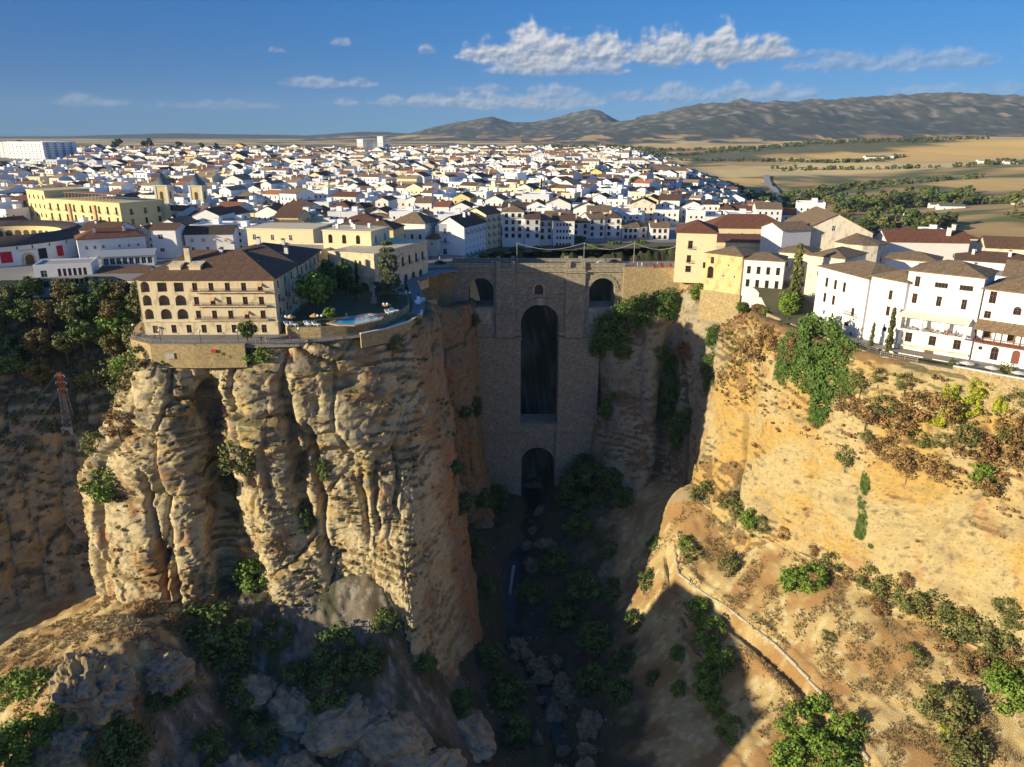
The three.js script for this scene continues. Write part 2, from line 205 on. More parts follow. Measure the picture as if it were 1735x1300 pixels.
{ // mountains along the horizon, ridge heights in metres at their distance
  const A = (px, py, d) => { const b = (py - 650) / 1245, a = (px - 867.5) / 1245, cs = Math.cos(0.32463), sn = Math.sin(0.32463), t = d / (cs - b * sn); return [a * t, 50 + (-sn - b * cs) * t]; };
  const ridge = (pts, d) => pts.map(([x, y]) => A(x, y, d)); // surveyed skyline points -> x and height at distance d
  const R1 = ridge([[880, 226], [960, 217], [1040, 207], [1100, 197], [1150, 184], [1200, 176], [1280, 176], [1350, 173], [1450, 167], [1550, 164], [1620, 159], [1670, 161], [1700, 170], [1735, 182], [1850, 178], [2000, 190]], 7000);
  const R2 = ridge([[560, 231], [700, 226], [740, 214], [800, 203], [835, 200], [870, 207], [905, 206], [950, 200], [980, 190], [1000, 186], [1015, 189], [1035, 201], [1060, 212], [1120, 224], [1300, 226]], 8500);
  const R3 = ridge([[-400, 226], [0, 232], [120, 231], [300, 226], [430, 228], [520, 230], [600, 224], [640, 224], [740, 229], [900, 230]], 10500);
  const R4 = ridge([[1080, 200], [1180, 180], [1250, 169], [1300, 178], [1500, 172], [1650, 170], [1720, 163], [1790, 160], [1900, 175], [2100, 180]], 11500);
  const make = (R, d0, front, back, seed, rough, name, label) => {
    const xs = [], ds = [], x0 = R[0][0], x1 = R[R.length - 1][0]; for (let x = x0; x <= x1; x += (x1 - x0) / 330) xs.push(x); for (let d = d0 - front; d <= d0 + back; d += (front + back) / 110) ds.push(d);
    const hy = (x, d) => { const k = d < d0 ? sstep(0, 1, 1 - (d0 - d) / front) : 1 - sstep(0, 1, (d - d0) / back), r = lerpTable(R, x), base = lerpTable([[4500, -12], [7000, 10], [12000, -20]], d) - 8; const n = ridged(x / 900, d / 1100, seed, 5) - 0.55, f = fbm(x / 260, d / 260, seed + 3, 5); return base + (r - base) * (k * (1 + n * rough * (1 - k * 0.8)) + f * 0.06 * k + fbm(x / 70, d / 70, seed, 3) * 0.03 * k); };
    const g = gridGeo(xs, ds, hy, null, (x, d, y) => {
      const n = fbm(x / 300, d / 300, seed, 5), q = fbm(x / 90, d / 120, seed + 9, 4), rock = sstep(0.12, 0.42, q + (hy(x, d) - hy(x + 60, d + 60)) / 140 + 0.12), field = seed !== 37 && y < 60 && n > 0.05 ? 1 : 0, bare = sstep(0.02, 0.3, q + n * 0.5 + (seed === 37 ? -0.6 : (y - lerpTable(R, x) * 0.62) / 160));
      let c = C3([0.034, 0.046, 0.034], [0.060, 0.066, 0.046], sstep(-0.4, 0.5, n)); c = C3(c, [0.33, 0.28, 0.225], Math.max(rock * 0.3, bare * (0.1 + 0.5 * sstep(0.0, 0.4, q)))); if (seed === 37) c = [0.035, 0.042, 0.032]; if (field) c = C3(c, hash(Math.floor(x / 300), Math.floor(d / 220)) < 0.5 ? K.brown : K.wheat, 0.7); return c;
    });
    ground(name, g, std({ vertexColors: true, roughness: 1 }), label);
  };
  make(R1, 7000, 2300, 1500, 11, 0.75, 'mountain_range', 'long grey green rocky mountain ridge above the farm fields');
  make(R2, 8500, 2200, 1500, 23, 0.6, 'mountain_range', 'pointed limestone peak and foothills behind the town');
  make(R3, 10500, 1800, 1200, 37, 0.3, 'hills', 'low dark blue hills on the horizon behind the left of town');
  make(R4, 11500, 1800, 1200, 41, 0.5, 'mountain_range', 'pale bare summits far behind the main ridge');
}
// ---- lofted rock faces
const cr = (a, b, c, d, t) => 0.5 * (2 * b + (c - a) * t + (2 * a - 5 * b + 4 * c - d) * t * t + (3 * b - a - 3 * c + d) * t * t * t);
function loft(cols, res, disp, color, lip = 7, resV = res) {
  const n = cols.length, full = cols.map((c, i) => { const a = cols[Math.max(0, i - 1)][0], b = cols[Math.min(n - 1, i + 1)][0], tx = b[0] - a[0], td = b[2] - a[2], l = Math.hypot(tx, td) || 1; return [[c[0][0] - td / l * lip, c[0][1] + 0.4, c[0][2] + tx / l * lip], ...c]; });
  const m = full[0].length, at = (u, v) => { const i = Math.min(n - 2, Math.floor(u)), j = Math.min(m - 2, Math.floor(v)), fu = u - i, fv = v - j, out = [0, 0, 0]; for (let k = 0; k < 3; k++) { const row = []; for (let q = -1; q < 3; q++) { const col = full[clamp(i + q, 0, n - 1)]; row.push(cr(col[clamp(j - 1, 0, m - 1)][k], col[j][k], col[j + 1][k], col[clamp(j + 2, 0, m - 1)][k], fv)); } out[k] = cr(row[0], row[1], row[2], row[3], fu); } return out; };
  // walk both ways in metres
  const us = [0], sAt = [0]; { let s = 0, p = at(0, 2); const step = 0.004; let acc = 0; for (let u = step; u <= n - 1 + 1e-9; u += step) { const q = at(Math.min(u, n - 1), 2); const l = Math.hypot(q[0] - p[0], q[2] - p[2]); acc += l; s += l; p = q; if (acc >= res) { us.push(Math.min(u, n - 1)); sAt.push(s); acc = 0; } } us.push(n - 1); sAt.push(s); }
  const vs = [0]; { const mid = (n - 1) / 2; let p = at(mid, 0), acc = 0; for (let v = 0.004; v <= m - 1; v += 0.004) { const q = at(mid, v); acc += Math.hypot(q[0] - p[0], q[1] - p[1], q[2] - p[2]); p = q; if (acc >= resV) { vs.push(v); acc = 0; } } vs.push(m - 1); }
  const nu = us.length, nv = vs.length, P = new Float32Array(nu * nv * 3), UV = new Float32Array(nu * nv * 2), Cc = new Float32Array(nu * nv * 3), base = new Float32Array(nu * nv * 3);
  for (let j = 0; j < nv; j++) for (let i = 0; i < nu; i++) { const p = at(us[i], vs[j]); base.set(p, (j * nu + i) * 3); }
  const B = (i, j, k) => base[(clamp(j, 0, nv - 1) * nu + clamp(i, 0, nu - 1)) * 3 + k];
  for (let j = 0; j < nv; j++) for (let i = 0; i < nu; i++) {
    const o = j * nu + i, p = [B(i, j, 0), B(i, j, 1), B(i, j, 2)], tx = B(i + 4, j, 0) - B(i - 4, j, 0), ty = B(i + 4, j, 1) - B(i - 4, j, 1), td = B(i + 4, j, 2) - B(i - 4, j, 2), bx = B(i, j + 4, 0) - B(i, j - 4, 0), by = B(i, j + 4, 1) - B(i, j - 4, 1), bd = B(i, j + 4, 2) - B(i, j - 4, 2);
    let nx = ty * bd - td * by, ny = td * bx - tx * bd, nd = tx * by - ty * bx; const l = Math.hypot(nx, ny, nd) || 1; nx /= l; ny /= l; nd /= l;   // outward, into the gorge
    const edge = sstep(0, 1.3, vs[j]), e = disp(p, sAt[i], vs[j]) * edge, q = [p[0] + nx * e, p[1] + ny * e, p[2] + nd * e];
    P.set([q[0], q[1], -q[2]], o * 3); UV.set([sAt[i], p[1] * 1.02 + p[2] * 0.2], o * 2); Cc.set([e, 0, 0], o * 3);
  }
  const idx = []; for (let j = 0; j < nv - 1; j++) for (let i = 0; i < nu - 1; i++) { const a = j * nu + i, b = a + 1, c = a + nu, d = c + 1; idx.push(a, c, b, b, c, d); }
  const g = new THREE.BufferGeometry(); g.setAttribute('position', new THREE.BufferAttribute(P, 3)); g.setAttribute('uv', new THREE.BufferAttribute(UV, 2)); g.setIndex(idx); g.computeVertexNormals();
  const N = g.attributes.normal; for (let j = 0; j < nv; j++) for (let i = 0; i < nu; i++) { const o = j * nu + i; Cc.set(color([P[o * 3], P[o * 3 + 1], -P[o * 3 + 2]], sAt[i], N.getY(o), Cc[o * 3]), o * 3); }
  g.setAttribute('color', new THREE.BufferAttribute(Cc, 3)); return g;
}
function pillars(p, s, pw, ph, bulge, step, crack, seed, warp = 0.24) {
  const wx = s / pw + fbm(p[0] / 24, p[1] / 30, p[2] / 24, 3) * warp, wy = p[1] / ph + fbm(p[0] / 20, p[1] / 30, p[2] / 20 + seed, 2) * 0.2, [a, b, id] = worley(wx, wy, seed);
  return (0.45 - a * a * 1.5) * bulge + (id - 0.5) * step - (1 - sstep(0, 0.11, b - a)) * crack;
}
const beds = (p, k) => { const y = p[1] + fbm(p[0] / 30, p[1] / 30, p[2] / 30, 2) * 4 + p[0] * 0.05, h = noise(p[0] / 60, y * 0.45, p[2] / 60), h2 = noise(p[0] / 25, y * 1.3, p[2] / 25 + 9); return (h * 0.9 + h2 * 0.4) * k; };
const saw = (p, per, k) => { const y = (p[1] + p[0] * 0.08 + fbm(p[0] / 22, p[1] / 22, p[2] / 22, 3) * 3.2) / per, f = y - Math.floor(y), m = sstep(-0.15, 0.3, fbm(p[0] / 13, p[1] / 9, p[2] / 13 + 31, 3)); return (f - 0.5) * k * m * (0.5 + hash(Math.floor(y), 7)); };
const groove = (x, w) => Math.exp(-(x * x) / (w * w));
const rockMat = (bump = 0.35) => std({ vertexColors: true, map: rep(rockTex, 17), bumpMap: rep(rockBump, 17), bumpScale: bump, roughness: 0.97 });

const CLIFFS = [];
const COLS_A = [
  [[-124, -9, 238], [-132, -28, 236], [-142, -50, 233], [-147, -75, 230], [-150, -98, 227], [-152, -118, 225]],
  [[-108, -9, 207], [-116, -26, 205], [-127, -47, 201], [-127, -72, 198], [-125, -90, 196], [-124, -112, 194]],
  [[-101, -10, 192.5], [-108, -28, 191.5], [-113, -50, 190.5], [-114, -70, 189], [-112, -88, 188.5], [-111, -110, 186]],
  [[-93, -10, 191.5], [-95, -28, 190.5], [-96, -50, 190], [-96, -70, 189], [-95, -88, 188.5], [-94, -110, 186]],
  [[-84, -9, 193.5], [-85, -28, 199], [-85, -50, 200], [-84, -70, 198], [-82, -86, 196], [-80, -105, 193]],
  [[-74, -6, 192.5], [-74, -26, 190.5], [-74, -50, 190], [-73, -70, 190], [-72, -84, 189], [-70, -105, 185]],
  [[-62, -5, 192], [-62, -26, 192.5], [-62, -50, 193], [-61, -70, 192.5], [-60, -84, 191], [-58, -105, 186]],
  [[-49, -5, 195], [-49, -26, 193.5], [-48, -50, 193], [-47, -70, 192.5], [-46, -84, 191], [-44, -106, 185]],
  [[-36, -5, 203.5], [-36, -26, 200], [-36, -50, 195], [-37, -70, 190], [-35, -88, 187], [-33, -110, 180]],
  [[-27.5, -5, 217], [-27, -26, 210], [-27, -50, 200], [-28.5, -72, 190], [-28, -92, 185], [-26, -118, 177]],
  [[-25, -5, 231], [-22, -28, 225], [-20, -52, 219], [-19, -76, 213], [-17, -98, 209], [-14, -124, 204]],
  [[-29, -5, 246], [-25, -28, 244], [-21, -52, 241], [-18, -76, 239], [-15, -98, 238], [-11, -124, 236]],
  [[-36, -5, 259], [-35, -28, 262], [-33, -52, 264], [-29, -76, 264], [-22, -98, 262], [-12, -120, 258]],
  [[-25, -13, 276], [-21, -28, 274], [-19, -52, 272], [-16, -76, 270], [-10, -98, 268], [-6, -116, 266]],
  [[-17.5, -14, 284], [-16, -28, 284], [-15, -52, 283], [-13, -76, 282], [-8, -96, 280], [-3, -112, 279]],
  [[-15, -14, 297], [-15, -28, 298], [-14, -52, 298], [-13, -76, 298], [-8, -96, 298], [-2, -110, 298]]];
{
  const cuts = [[-86, -12, -102, 2.6, 6.5, 0.04], [-106, -38, -100, 0.8, 4.5, -0.05], [-62, -10, -64, 1.5, 5, -0.04], [-57, -24, -80, 0.9, 3.6, -0.03], [-43.5, -40, -66, 0.8, 2.6, 0], [-39.5, -36, -64, 0.7, 2.6, 0], [-99, -55, -100, 1.0, 3.2, 0.04], [-70, -30, -52, 1.2, 2.5, 0.05], [-34, -30, -60, 0.7, 2.4, 0]];
  const disp = (p, s) => {
    const front = sstep(214, 204, p[2]), x = p[0];
    const calm = 1 - 0.62 * sstep(-58, -44, x), rub = sstep(-58, -68, p[1]);
    let e = pillars(p, s, 15, 24, 1.7, 4.2, 1.5, 4, 0.16) * mix(0.3, calm, front) + pillars(p, s, 6.5, 7, 0.3, 1.1, 0.45, 9, 0.12) * (0.35 + 0.6 * calm) + beds(p, mix(0.35, 0.6, front)) + saw(p, 2.4, 1.25) * mix(0.3, 1, front) + saw(p, 0.95, 0.45) + fbm(p[0] / 11, p[1] / 11, p[2] / 11, 4) * 1.1 + fbm(p[0] / 1.7, p[1] / 1.4, p[2] / 1.7, 3) * mix(0.25, 0.45, rub) + fbm(p[0] / 0.95, p[1] / 0.95, p[2] / 0.95 + 4, 2) * mix(0.06, 0.30, rub);
    if (front > 0) for (const [cx, y0, y1, w, dp, sl] of cuts) { const wob = fbm(p[1] / 14, cx, 1, 3) * 2.2; e -= groove(x - cx - (p[1] + 40) * sl - wob, w) * dp * sstep(y0, y0 - 6, p[1]) * sstep(y1, y1 + 6, p[1]) * front; }
    // ledge that runs across the face, blocks above it stand proud
    const ly = -36 + fbm(x / 16, 4, 2, 3) * 4; e += front * sstep(-82, -74, x) * (sstep(ly, ly + 2.5, p[1]) * 2.6 - 1.2) * sstep(-8, -14, p[1]);
    // caves in the lower left buttress
    e -= 4.5 * Math.exp(-(((x + 103) / 2.2) ** 2 + ((p[1] + 68) / 4.5) ** 2)) * front + 2.6 * Math.exp(-(((x + 93) / 1.4) ** 2 + ((p[1] + 78) / 3.5) ** 2)) * front + 3.4 * Math.exp(-(((x + 47) / 4) ** 2 + ((p[1] + 15) / 3.2) ** 2)) * front + 2.2 * Math.exp(-(((x + 55) / 1.5) ** 2 + ((p[1] + 22) / 4) ** 2)) * front;
    return e;
  };
  const color = (p, s, ny, e) => {
    const n1 = fbm(p[0] / 11, p[1] / 13, p[2] / 11, 5), n2 = fbm(p[0] / 7, p[1] / 2.2, p[2] / 7 + 5, 5), n3 = fbm(p[0] / 2.4, p[1] / 2.4, p[2] / 2.4, 4), right = sstep(206, 214, p[2]) * sstep(-40, -32, p[0]);
    let c = C3([0.53, 0.445, 0.265], K.ochre, sstep(0.0, 0.6, n1) * 0.8);
    c = C3(c, K.orange, sstep(0.2, 0.55, fbm(p[0] / 9, p[1] / 16, p[2] / 9 + 40, 4) + (p[0] < -95 && p[1] < -62 ? 0.22 : 0)) * 0.8);
    c = C3(c, K.grey, sstep(0.02, 0.30, n2 + n1 * 0.3 + (p[1] > -48 ? 0.06 : -0.22)) * 0.9);
    c = C3(c, K.dark, sstep(0.36, 0.62, n3 + n2 * 0.4) * 0.55);
    if (right > 0) { const st = fbm(s / 3, p[1] / 26, 7, 4); let r = C3([0.34, 0.235, 0.12], K.orange, sstep(-0.15, 0.3, st)); r = C3(r, K.grey, sstep(0.05, 0.35, fbm(s / 5, p[1] / 12, 17, 4)) * 0.85); r = C3(r, K.dark, sstep(0.3, 0.5, n3) * 0.8); c = C3(c, r, right); }
    const veg = sstep(0.42, 0.62, ny + n3 * 0.25); c = C3(c, C3(K.grass, K.scrub, sstep(-0.1, 0.4, n1)), veg * 0.85);
    const t = 1 + n3 * 0.12; return [c[0] * t, c[1] * t, c[2] * t];
  };
  const g = loft(COLS_A, 0.42, disp, color, 7, 0.42);
  (CLIFFS[0] = ground('cliff', g, rockMat(0.30), 'tall fissured limestone headland below the yellow hotel'));
}
const COLS_B = [
  [[-420, -6, 300], [-400, -30, 285], [-380, -70, 270], [-370, -110, 255]], [[-345, -3, 231], [-335, -40, 216], [-330, -80, 205], [-325, -125, 195]], [[-300, -3, 195], [-298, -40, 182], [-296, -80, 172], [-294, -128, 160]], [[-262, -3, 189], [-258, -40, 178], [-255, -80, 168], [-252, -128, 156]],
  [[-228, -4, 213], [-218, -30, 204], [-212, -60, 199], [-208, -118, 190]], [[-205, -5, 251], [-196, -24, 236], [-190, -54, 223], [-188, -116, 214]], [[-186, -9, 266], [-176, -25, 252], [-170, -53, 235], [-168, -112, 226]], [[-152, -9, 272], [-150, -26, 256], [-150, -52, 236], [-150, -110, 228]], [[-130, -8, 259], [-134, -26, 250], [-138, -52, 240], [-138, -108, 230]], [[-114, -8, 232], [-124, -26, 236], [-128, -52, 238], [-128, -100, 232]]];
{
  const disp = (p, s) => pillars(p, s, 13, 40, 3, 2, 1.8, 14) * 0.8 + beds(p, 0.7) + fbm(p[0] / 9, p[1] / 9, p[2] / 9, 4) * 1.6 + fbm(p[0] / 2, p[1] / 2, p[2] / 2, 3) * 0.4;
  const color = (p, s, ny) => { const n1 = fbm(p[0] / 11, p[1] / 13, p[2] / 11, 5), n3 = fbm(p[0] / 2.4, p[1] / 2.4, p[2] / 2.4, 4), n2 = fbm(p[0] / 7, p[1] / 2.2, p[2] / 7 + 5, 4); let c = C3(K.cream, K.grey, 0.45 + 0.3 * n1); c = C3(c, K.grey, sstep(0.0, 0.3, n2) * 0.85); c = C3(c, K.dark, sstep(0.26, 0.5, n3) * 0.7); const veg = sstep(0.34, 0.5, ny + n3 * 0.2); return C3(c, C3(K.soil, K.scrub, sstep(-0.2, 0.4, n1)), veg * 0.9); };
  CLIFFS[2] = ground('cliff', loft(COLS_B, 0.9, disp, color, 8, 0.8), rockMat(0.3), 'shaded wooded slope and lower cliff left of the headland');
}
const COLS_R = [
  [[36, -27, 300], [36, -40, 299], [36, -58, 298], [35, -78, 297], [34, -92, 296], [32, -108, 295]],
  [[43, -20, 291], [42, -36, 287], [41, -56, 283], [40, -76, 281], [38, -92, 279], [36, -108, 276]],
  [[54, -15, 286], [53, -32, 281], [53, -52, 276], [53, -72, 270], [51, -84, 266], [48, -100, 262]],
  [[65, -9, 285], [65, -28, 284], [64, -48, 281], [62, -68, 274], [59, -78, 269], [55, -95, 262]],
  [[74, -6, 276], [73, -26, 273], [72, -46, 267], [70, -62, 259], [66, -73, 252], [62, -90, 244]],
  [[83, -9, 256], [78, -20, 250], [74, -36, 244], [71, -56, 238], [68, -71, 229], [63, -85, 224]],
  [[80, -6, 224], [80, -18, 222], [80, -36, 217], [80, -56, 212], [80, -71, 208], [75, -84, 204]],
  [[90, -6, 200], [90.5, -16, 198], [91, -34, 195], [92, -54, 193], [92.5, -71, 190.5], [88, -84, 187]],
  [[97, -6, 186], [98, -16, 184], [100, -32, 179], [101, -52, 177], [102, -72, 174], [98, -85, 170]],
  [[108, -6, 176], [108.5, -14, 174.5], [111, -30, 168], [112.5, -52, 166], [113.5, -73, 162.5], [110, -86, 158]],
  [[121, -6, 165], [121.5, -14, 163], [123, -30, 156.5], [124, -52, 153], [125, -74, 148], [121, -88, 143]],
  [[140, -6, 140], [140.5, -14, 138], [142, -30, 132], [143, -52, 129], [144, -75, 125], [140, -90, 120]],
  [[166, -6, 108], [167, -14, 106], [168, -30, 101], [169, -52, 98], [170, -76, 95], [167, -92, 90]],
  [[205, -6, 58], [206, -14, 56], [207, -30, 52], [208, -52, 50], [209, -78, 46], [205, -95, 42]]];
{
  const disp = (p, s) => {
    const back = sstep(252, 262, p[2]);
    let e = pillars(p, s, 24, 62, 4.2, 0.5, 0.2, 24) * mix(0.8, 1.2, back) + beds(p, 0.28) + saw(p, 2.6, 0.5) + fbm(p[0] / 16, p[1] / 20, p[2] / 16, 4) * 1.5 + fbm(p[0] / 1.9, p[1] / 1.7, p[2] / 1.9, 3) * mix(0.17, 0.3, back);
    e -= 3.2 * groove(s - 92, 1.0) * sstep(-34, -40, p[1]) * sstep(-4, -10, p[1]);         // ivy filled crease
    e -= 4.2 * groove(s - 38 - (p[1] + 40) * 0.03, 3.5); e += 2.5 * groove(s - 27, 6) * back;
    e -= 2.8 * Math.exp(-(((s - 47 + (p[1] + 50) * 0.25) / 0.9) ** 2)) * sstep(-26, -34, p[1]);  // slanting crack
    return e;
  };
  const color = (p, s, ny, e) => {
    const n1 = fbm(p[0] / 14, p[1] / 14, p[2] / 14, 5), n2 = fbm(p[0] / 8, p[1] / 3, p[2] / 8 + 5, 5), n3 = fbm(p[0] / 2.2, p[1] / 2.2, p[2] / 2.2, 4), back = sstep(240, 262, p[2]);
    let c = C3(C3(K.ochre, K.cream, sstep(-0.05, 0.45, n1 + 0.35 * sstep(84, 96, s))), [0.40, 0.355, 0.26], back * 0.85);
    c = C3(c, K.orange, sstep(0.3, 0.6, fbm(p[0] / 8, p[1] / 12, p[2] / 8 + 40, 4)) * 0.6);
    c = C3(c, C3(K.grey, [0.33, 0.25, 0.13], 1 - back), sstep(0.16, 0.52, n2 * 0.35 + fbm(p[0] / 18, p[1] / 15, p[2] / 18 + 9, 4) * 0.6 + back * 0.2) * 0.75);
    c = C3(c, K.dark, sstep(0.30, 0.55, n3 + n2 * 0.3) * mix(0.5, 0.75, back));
    const veg = sstep(0.30, 0.46, ny + n3 * 0.22 + (p[1] > -32 ? 0.10 : 0)); c = C3(c, C3([0.21, 0.125, 0.055], K.scrub, sstep(0, 0.35, n1)), veg * 0.9);
    const t = 1 + n3 * 0.10; return [c[0] * t, c[1] * t, c[2] * t];
  };
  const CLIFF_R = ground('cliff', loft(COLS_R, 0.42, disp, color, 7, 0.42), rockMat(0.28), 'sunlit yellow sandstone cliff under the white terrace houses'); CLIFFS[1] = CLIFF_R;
}
// ---- gorge floor, talus and grass slopes between the cliffs
const CTRL = [[58, -71, 236], [68.0, -70, 228.3], [81.9, -70, 208.2], [93.8, -70, 190.9], [103.7, -71, 174.6], [113.7, -72, 162.9], [125.2, -73, 148.2], [40, -99, 240], [45, -100, 222], [51, -90, 236], [53.4, -90, 210.2], [64.4, -90, 192.7], [73.6, -91, 176.2], [80.1, -92, 157.4], [83.6, -93, 137.3], [105.3, -82, 144.4], [114.7, -84, 128.6], [87.4, -79, 172.3], [73.9, -78, 210.7], [9.7, -101, 287.3], [5.5, -104, 267.2], [0.6, -109, 257.9], [-1.7, -124, 237.7], [-0.5, -126, 226.4], [14.8, -128, 208.6], [16.8, -132, 177.0], [-14.4, -116, 225.1], [43, -110, 203.9], [38.5, -116, 161.4], [58.7, -104, 149.7], [29.9, -104, 245.0], [29.0, -118, 230.5], [22.3, -98, 266.3], [-19.0, -100, 234.7], [-32.1, -82, 193.5], [-48.0, -79, 192.2], [-65.2, -86, 187.2], [-79.2, -84, 193.5], [-28.6, -112, 157.5], [-43.2, -112, 157.5], [-59.3, -112, 157.5], [-20.5, -116, 194.5], [-6.7, -128, 173.1], [-46.2, -97, 177.2], [-91.0, -84, 185.9], [-93.2, -80, 161.2], [-102.5, -76, 156.3], [-103.0, -82, 141.5], [-111.0, -88, 134.2], [-95.8, -94, 140.0], [-88.4, -93, 156.4], [-133.3, -92, 189.6], [-140.7, -93, 169.9], [-128.4, -93, 146.4], [-83.7, -93, 177.4], [-71.8, -103, 174.3], [-122.7, -86, 195.4], [-94.1, -86, 189], [-150, -100, 150], [-155, -104, 195], [-170.6, -110, 213.7], [-155.9, -106, 218.5], [-185.6, -112, 226.5], [-175.1, -108, 228.6],
  [0, -142, 110], [-120, -128, 110], [130, -95, 100], [70, -118, 100], [-250, -134, 140], [-260, -140, 80], [0, -146, 60], [150, -100, 60], [-60, -86, 240], [-100, -90, 240], [140, -60, 175], [100, -66, 230], [8, -100, 310], [40, -84, 300], [-12, -92, 300], [60, -79, 262], [69, -75, 250], [62, -84, 292], [50, -84, 272], [75, -76, 282], [44, -90, 262]];
const wRBF = (() => {
  const n = CTRL.length, m = n + 3, A = [], phi = (r) => Math.sqrt(r * r + 36);
  for (let i = 0; i < n; i++) { A.push([...CTRL.map((q) => -phi(Math.hypot(q[0] - CTRL[i][0], q[2] - CTRL[i][2]))), 1, CTRL[i][0] / 100, CTRL[i][2] / 100, CTRL[i][1]]); A[i][i] += 0.6; }
  for (let k = 0; k < 3; k++) A.push([...CTRL.map((q) => k === 0 ? 1 : k === 1 ? q[0] / 100 : q[2] / 100), 0, 0, 0, 0]);
  for (let c = 0; c < m; c++) { let p = c; for (let r = c; r < m; r++) if (Math.abs(A[r][c]) > Math.abs(A[p][c])) p = r; [A[c], A[p]] = [A[p], A[c]]; for (let r = 0; r < m; r++) if (r !== c) { const f = A[r][c] / A[c][c]; if (f) for (let k = c; k <= m; k++) A[r][k] -= f * A[c][k]; } }
  return A.map((r, i) => r[m] / r[i]);
})();
function floorBase(x, d) { let s = wRBF[CTRL.length] + wRBF[CTRL.length + 1] * x / 100 + wRBF[CTRL.length + 2] * d / 100; for (let i = 0; i < CTRL.length; i++) s -= wRBF[i] * Math.sqrt((x - CTRL[i][0]) ** 2 + (d - CTRL[i][2]) ** 2 + 36); return s; }
const RIVER = [[9.7, 310], [9.7, 287], [6, 267], [0.6, 257], [-1.7, 238], [-0.5, 227], [12, 210], [15, 196], [17, 177], [12, 150], [4, 120], [0, 60]];
const segDist = (L, x, d) => { let m = 1e9; for (let i = 1; i < L.length; i++) { const [ax, ad] = L[i - 1], [bx, bd] = L[i], ex = bx - ax, ed = bd - ad, t = clamp(((x - ax) * ex + (d - ad) * ed) / (ex * ex + ed * ed)); m = Math.min(m, Math.hypot(x - ax - ex * t, d - ad - ed * t)); } return m; };
const PATH_UP = [[58, 235], [62, 232], [68, 228.3], [76, 218], [81.9, 208.2], [88, 199], [93.8, 190.9], [103.7, 174.6], [113.7, 162.9], [125.2, 148.2], [140, 128]];
const DITCH = [[54, 222], [53.4, 210.2], [59, 201], [64.4, 192.7], [73.6, 176.2], [80.1, 157.4], [83.6, 137.3], [84, 110]];
const ADDED_KNOLL = [[-142, 111], [-134, 95], [-126, 70]];   // invented knoll out of view, added to shade the gorge bottom
function floorH(x, d, fine = true) {
  let y = floorBase(x, d); const rv = segDist(RIVER, x, d), rocky = 1 - sstep(30, 46, x - (d < 200 ? 8 : 0));
  y -= 3.4 * (1 - sstep(1.5, 7, rv));
  if (fine) y += (x > 40 ? Math.min(0, ridged(x / 5 + d / 16, d / 30, 6, 3) - 0.62) * 0.9 : 0) + fbm(x / 13, d / 13, 4, 4) * 1.3 * (0.6 + rocky) + fbm(x / 3, d / 3, 8, 4) * (0.30 + 0.30 * rocky) + rocky * sstep(-92, -80, x) * (Math.max(0, ridged(x / 11, d / 11, 3, 4) - 0.5) * 2.2 + Math.max(0, ridged(x / 4, d / 4, 9, 3) - 0.45) * 1.1);
  const q = segDist(DITCH, x, d); y -= 2.4 * (1 - sstep(0.6, 1.7, q)); y += 0.7 * sstep(2.2, 3.2, q) * (1 - sstep(3.6, 5, q)) * (x > 40 ? 1 : 0);
  if (x < -60 && d < 150) { const kn = -38 - 10 * sstep(100, 70, d) - 5 * Math.max(0, segDist(ADDED_KNOLL, x, d) - 5); if (kn > y) y = kn + fbm(x / 6, d / 6, 2, 3) * 2; }  // lifts the floor into the added shading knoll
  const u = segDist(PATH_UP, x, d); if (u < 4) y = mix(y, floorBase(x, d) + 0.3, 1 - sstep(1.2, 3.4, u));
  return y;
}
{
  const xs = [], ds = []; for (let x = -262; x < -150; x += 1.6) xs.push(x); for (let x = -150; x <= 150; x += 0.62) xs.push(x); for (let x = 151.6; x < 215; x += 1.6) xs.push(x); for (let d = 60; d < 120; d += 1.6) ds.push(d); for (let d = 120; d <= 312; d += 0.62) ds.push(d);
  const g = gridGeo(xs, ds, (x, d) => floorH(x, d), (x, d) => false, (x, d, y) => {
    const n1 = fbm(x / 14, d / 14, 3, 5), n3 = fbm(x / 2.6, d / 2.6, 6, 4), rv = segDist(RIVER, x, d);
    const grassR = sstep(34, 46, x - fbm(x / 9, d / 9, 9, 3) * 9), spur = sstep(-88, -96, x + fbm(x / 8, d / 8, 5, 3) * 10);
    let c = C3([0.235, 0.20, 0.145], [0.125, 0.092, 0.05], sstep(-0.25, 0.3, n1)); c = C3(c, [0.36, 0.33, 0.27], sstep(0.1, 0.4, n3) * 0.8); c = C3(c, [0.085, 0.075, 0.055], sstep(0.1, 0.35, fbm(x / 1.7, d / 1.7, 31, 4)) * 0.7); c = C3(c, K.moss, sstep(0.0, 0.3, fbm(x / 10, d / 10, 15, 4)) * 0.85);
    c = C3(c, C3([0.05, 0.046, 0.03], K.moss, sstep(-0.2, 0.2, n1)), (1 - sstep(20, 42, rv)) * 0.9);  // soil and moss near the stream, tones lowered to deepen the gorge shade
    const gr = C3(C3([0.33, 0.195, 0.075], [0.46, 0.345, 0.155], sstep(-0.3, 0.25, n1)), [0.58, 0.49, 0.27], sstep(0.05, 0.38, n3) * sstep(-0.4, 0.1, n1) * 0.85); c = C3(c, gr, Math.max(grassR, spur));
    const u = segDist(PATH_UP, x, d); if (u < 1.4 && x > 38) c = [0.33, 0.25, 0.15];
    return c;
  });
  ground('gorge_slope', g, std({ vertexColors: true, map: rep(dirtTex, 7), bumpMap: rep(dirtBump, 7), bumpScale: 0.22, roughness: 1 }), 'gorge floor with rubble, dry grass slopes and footpaths');
}

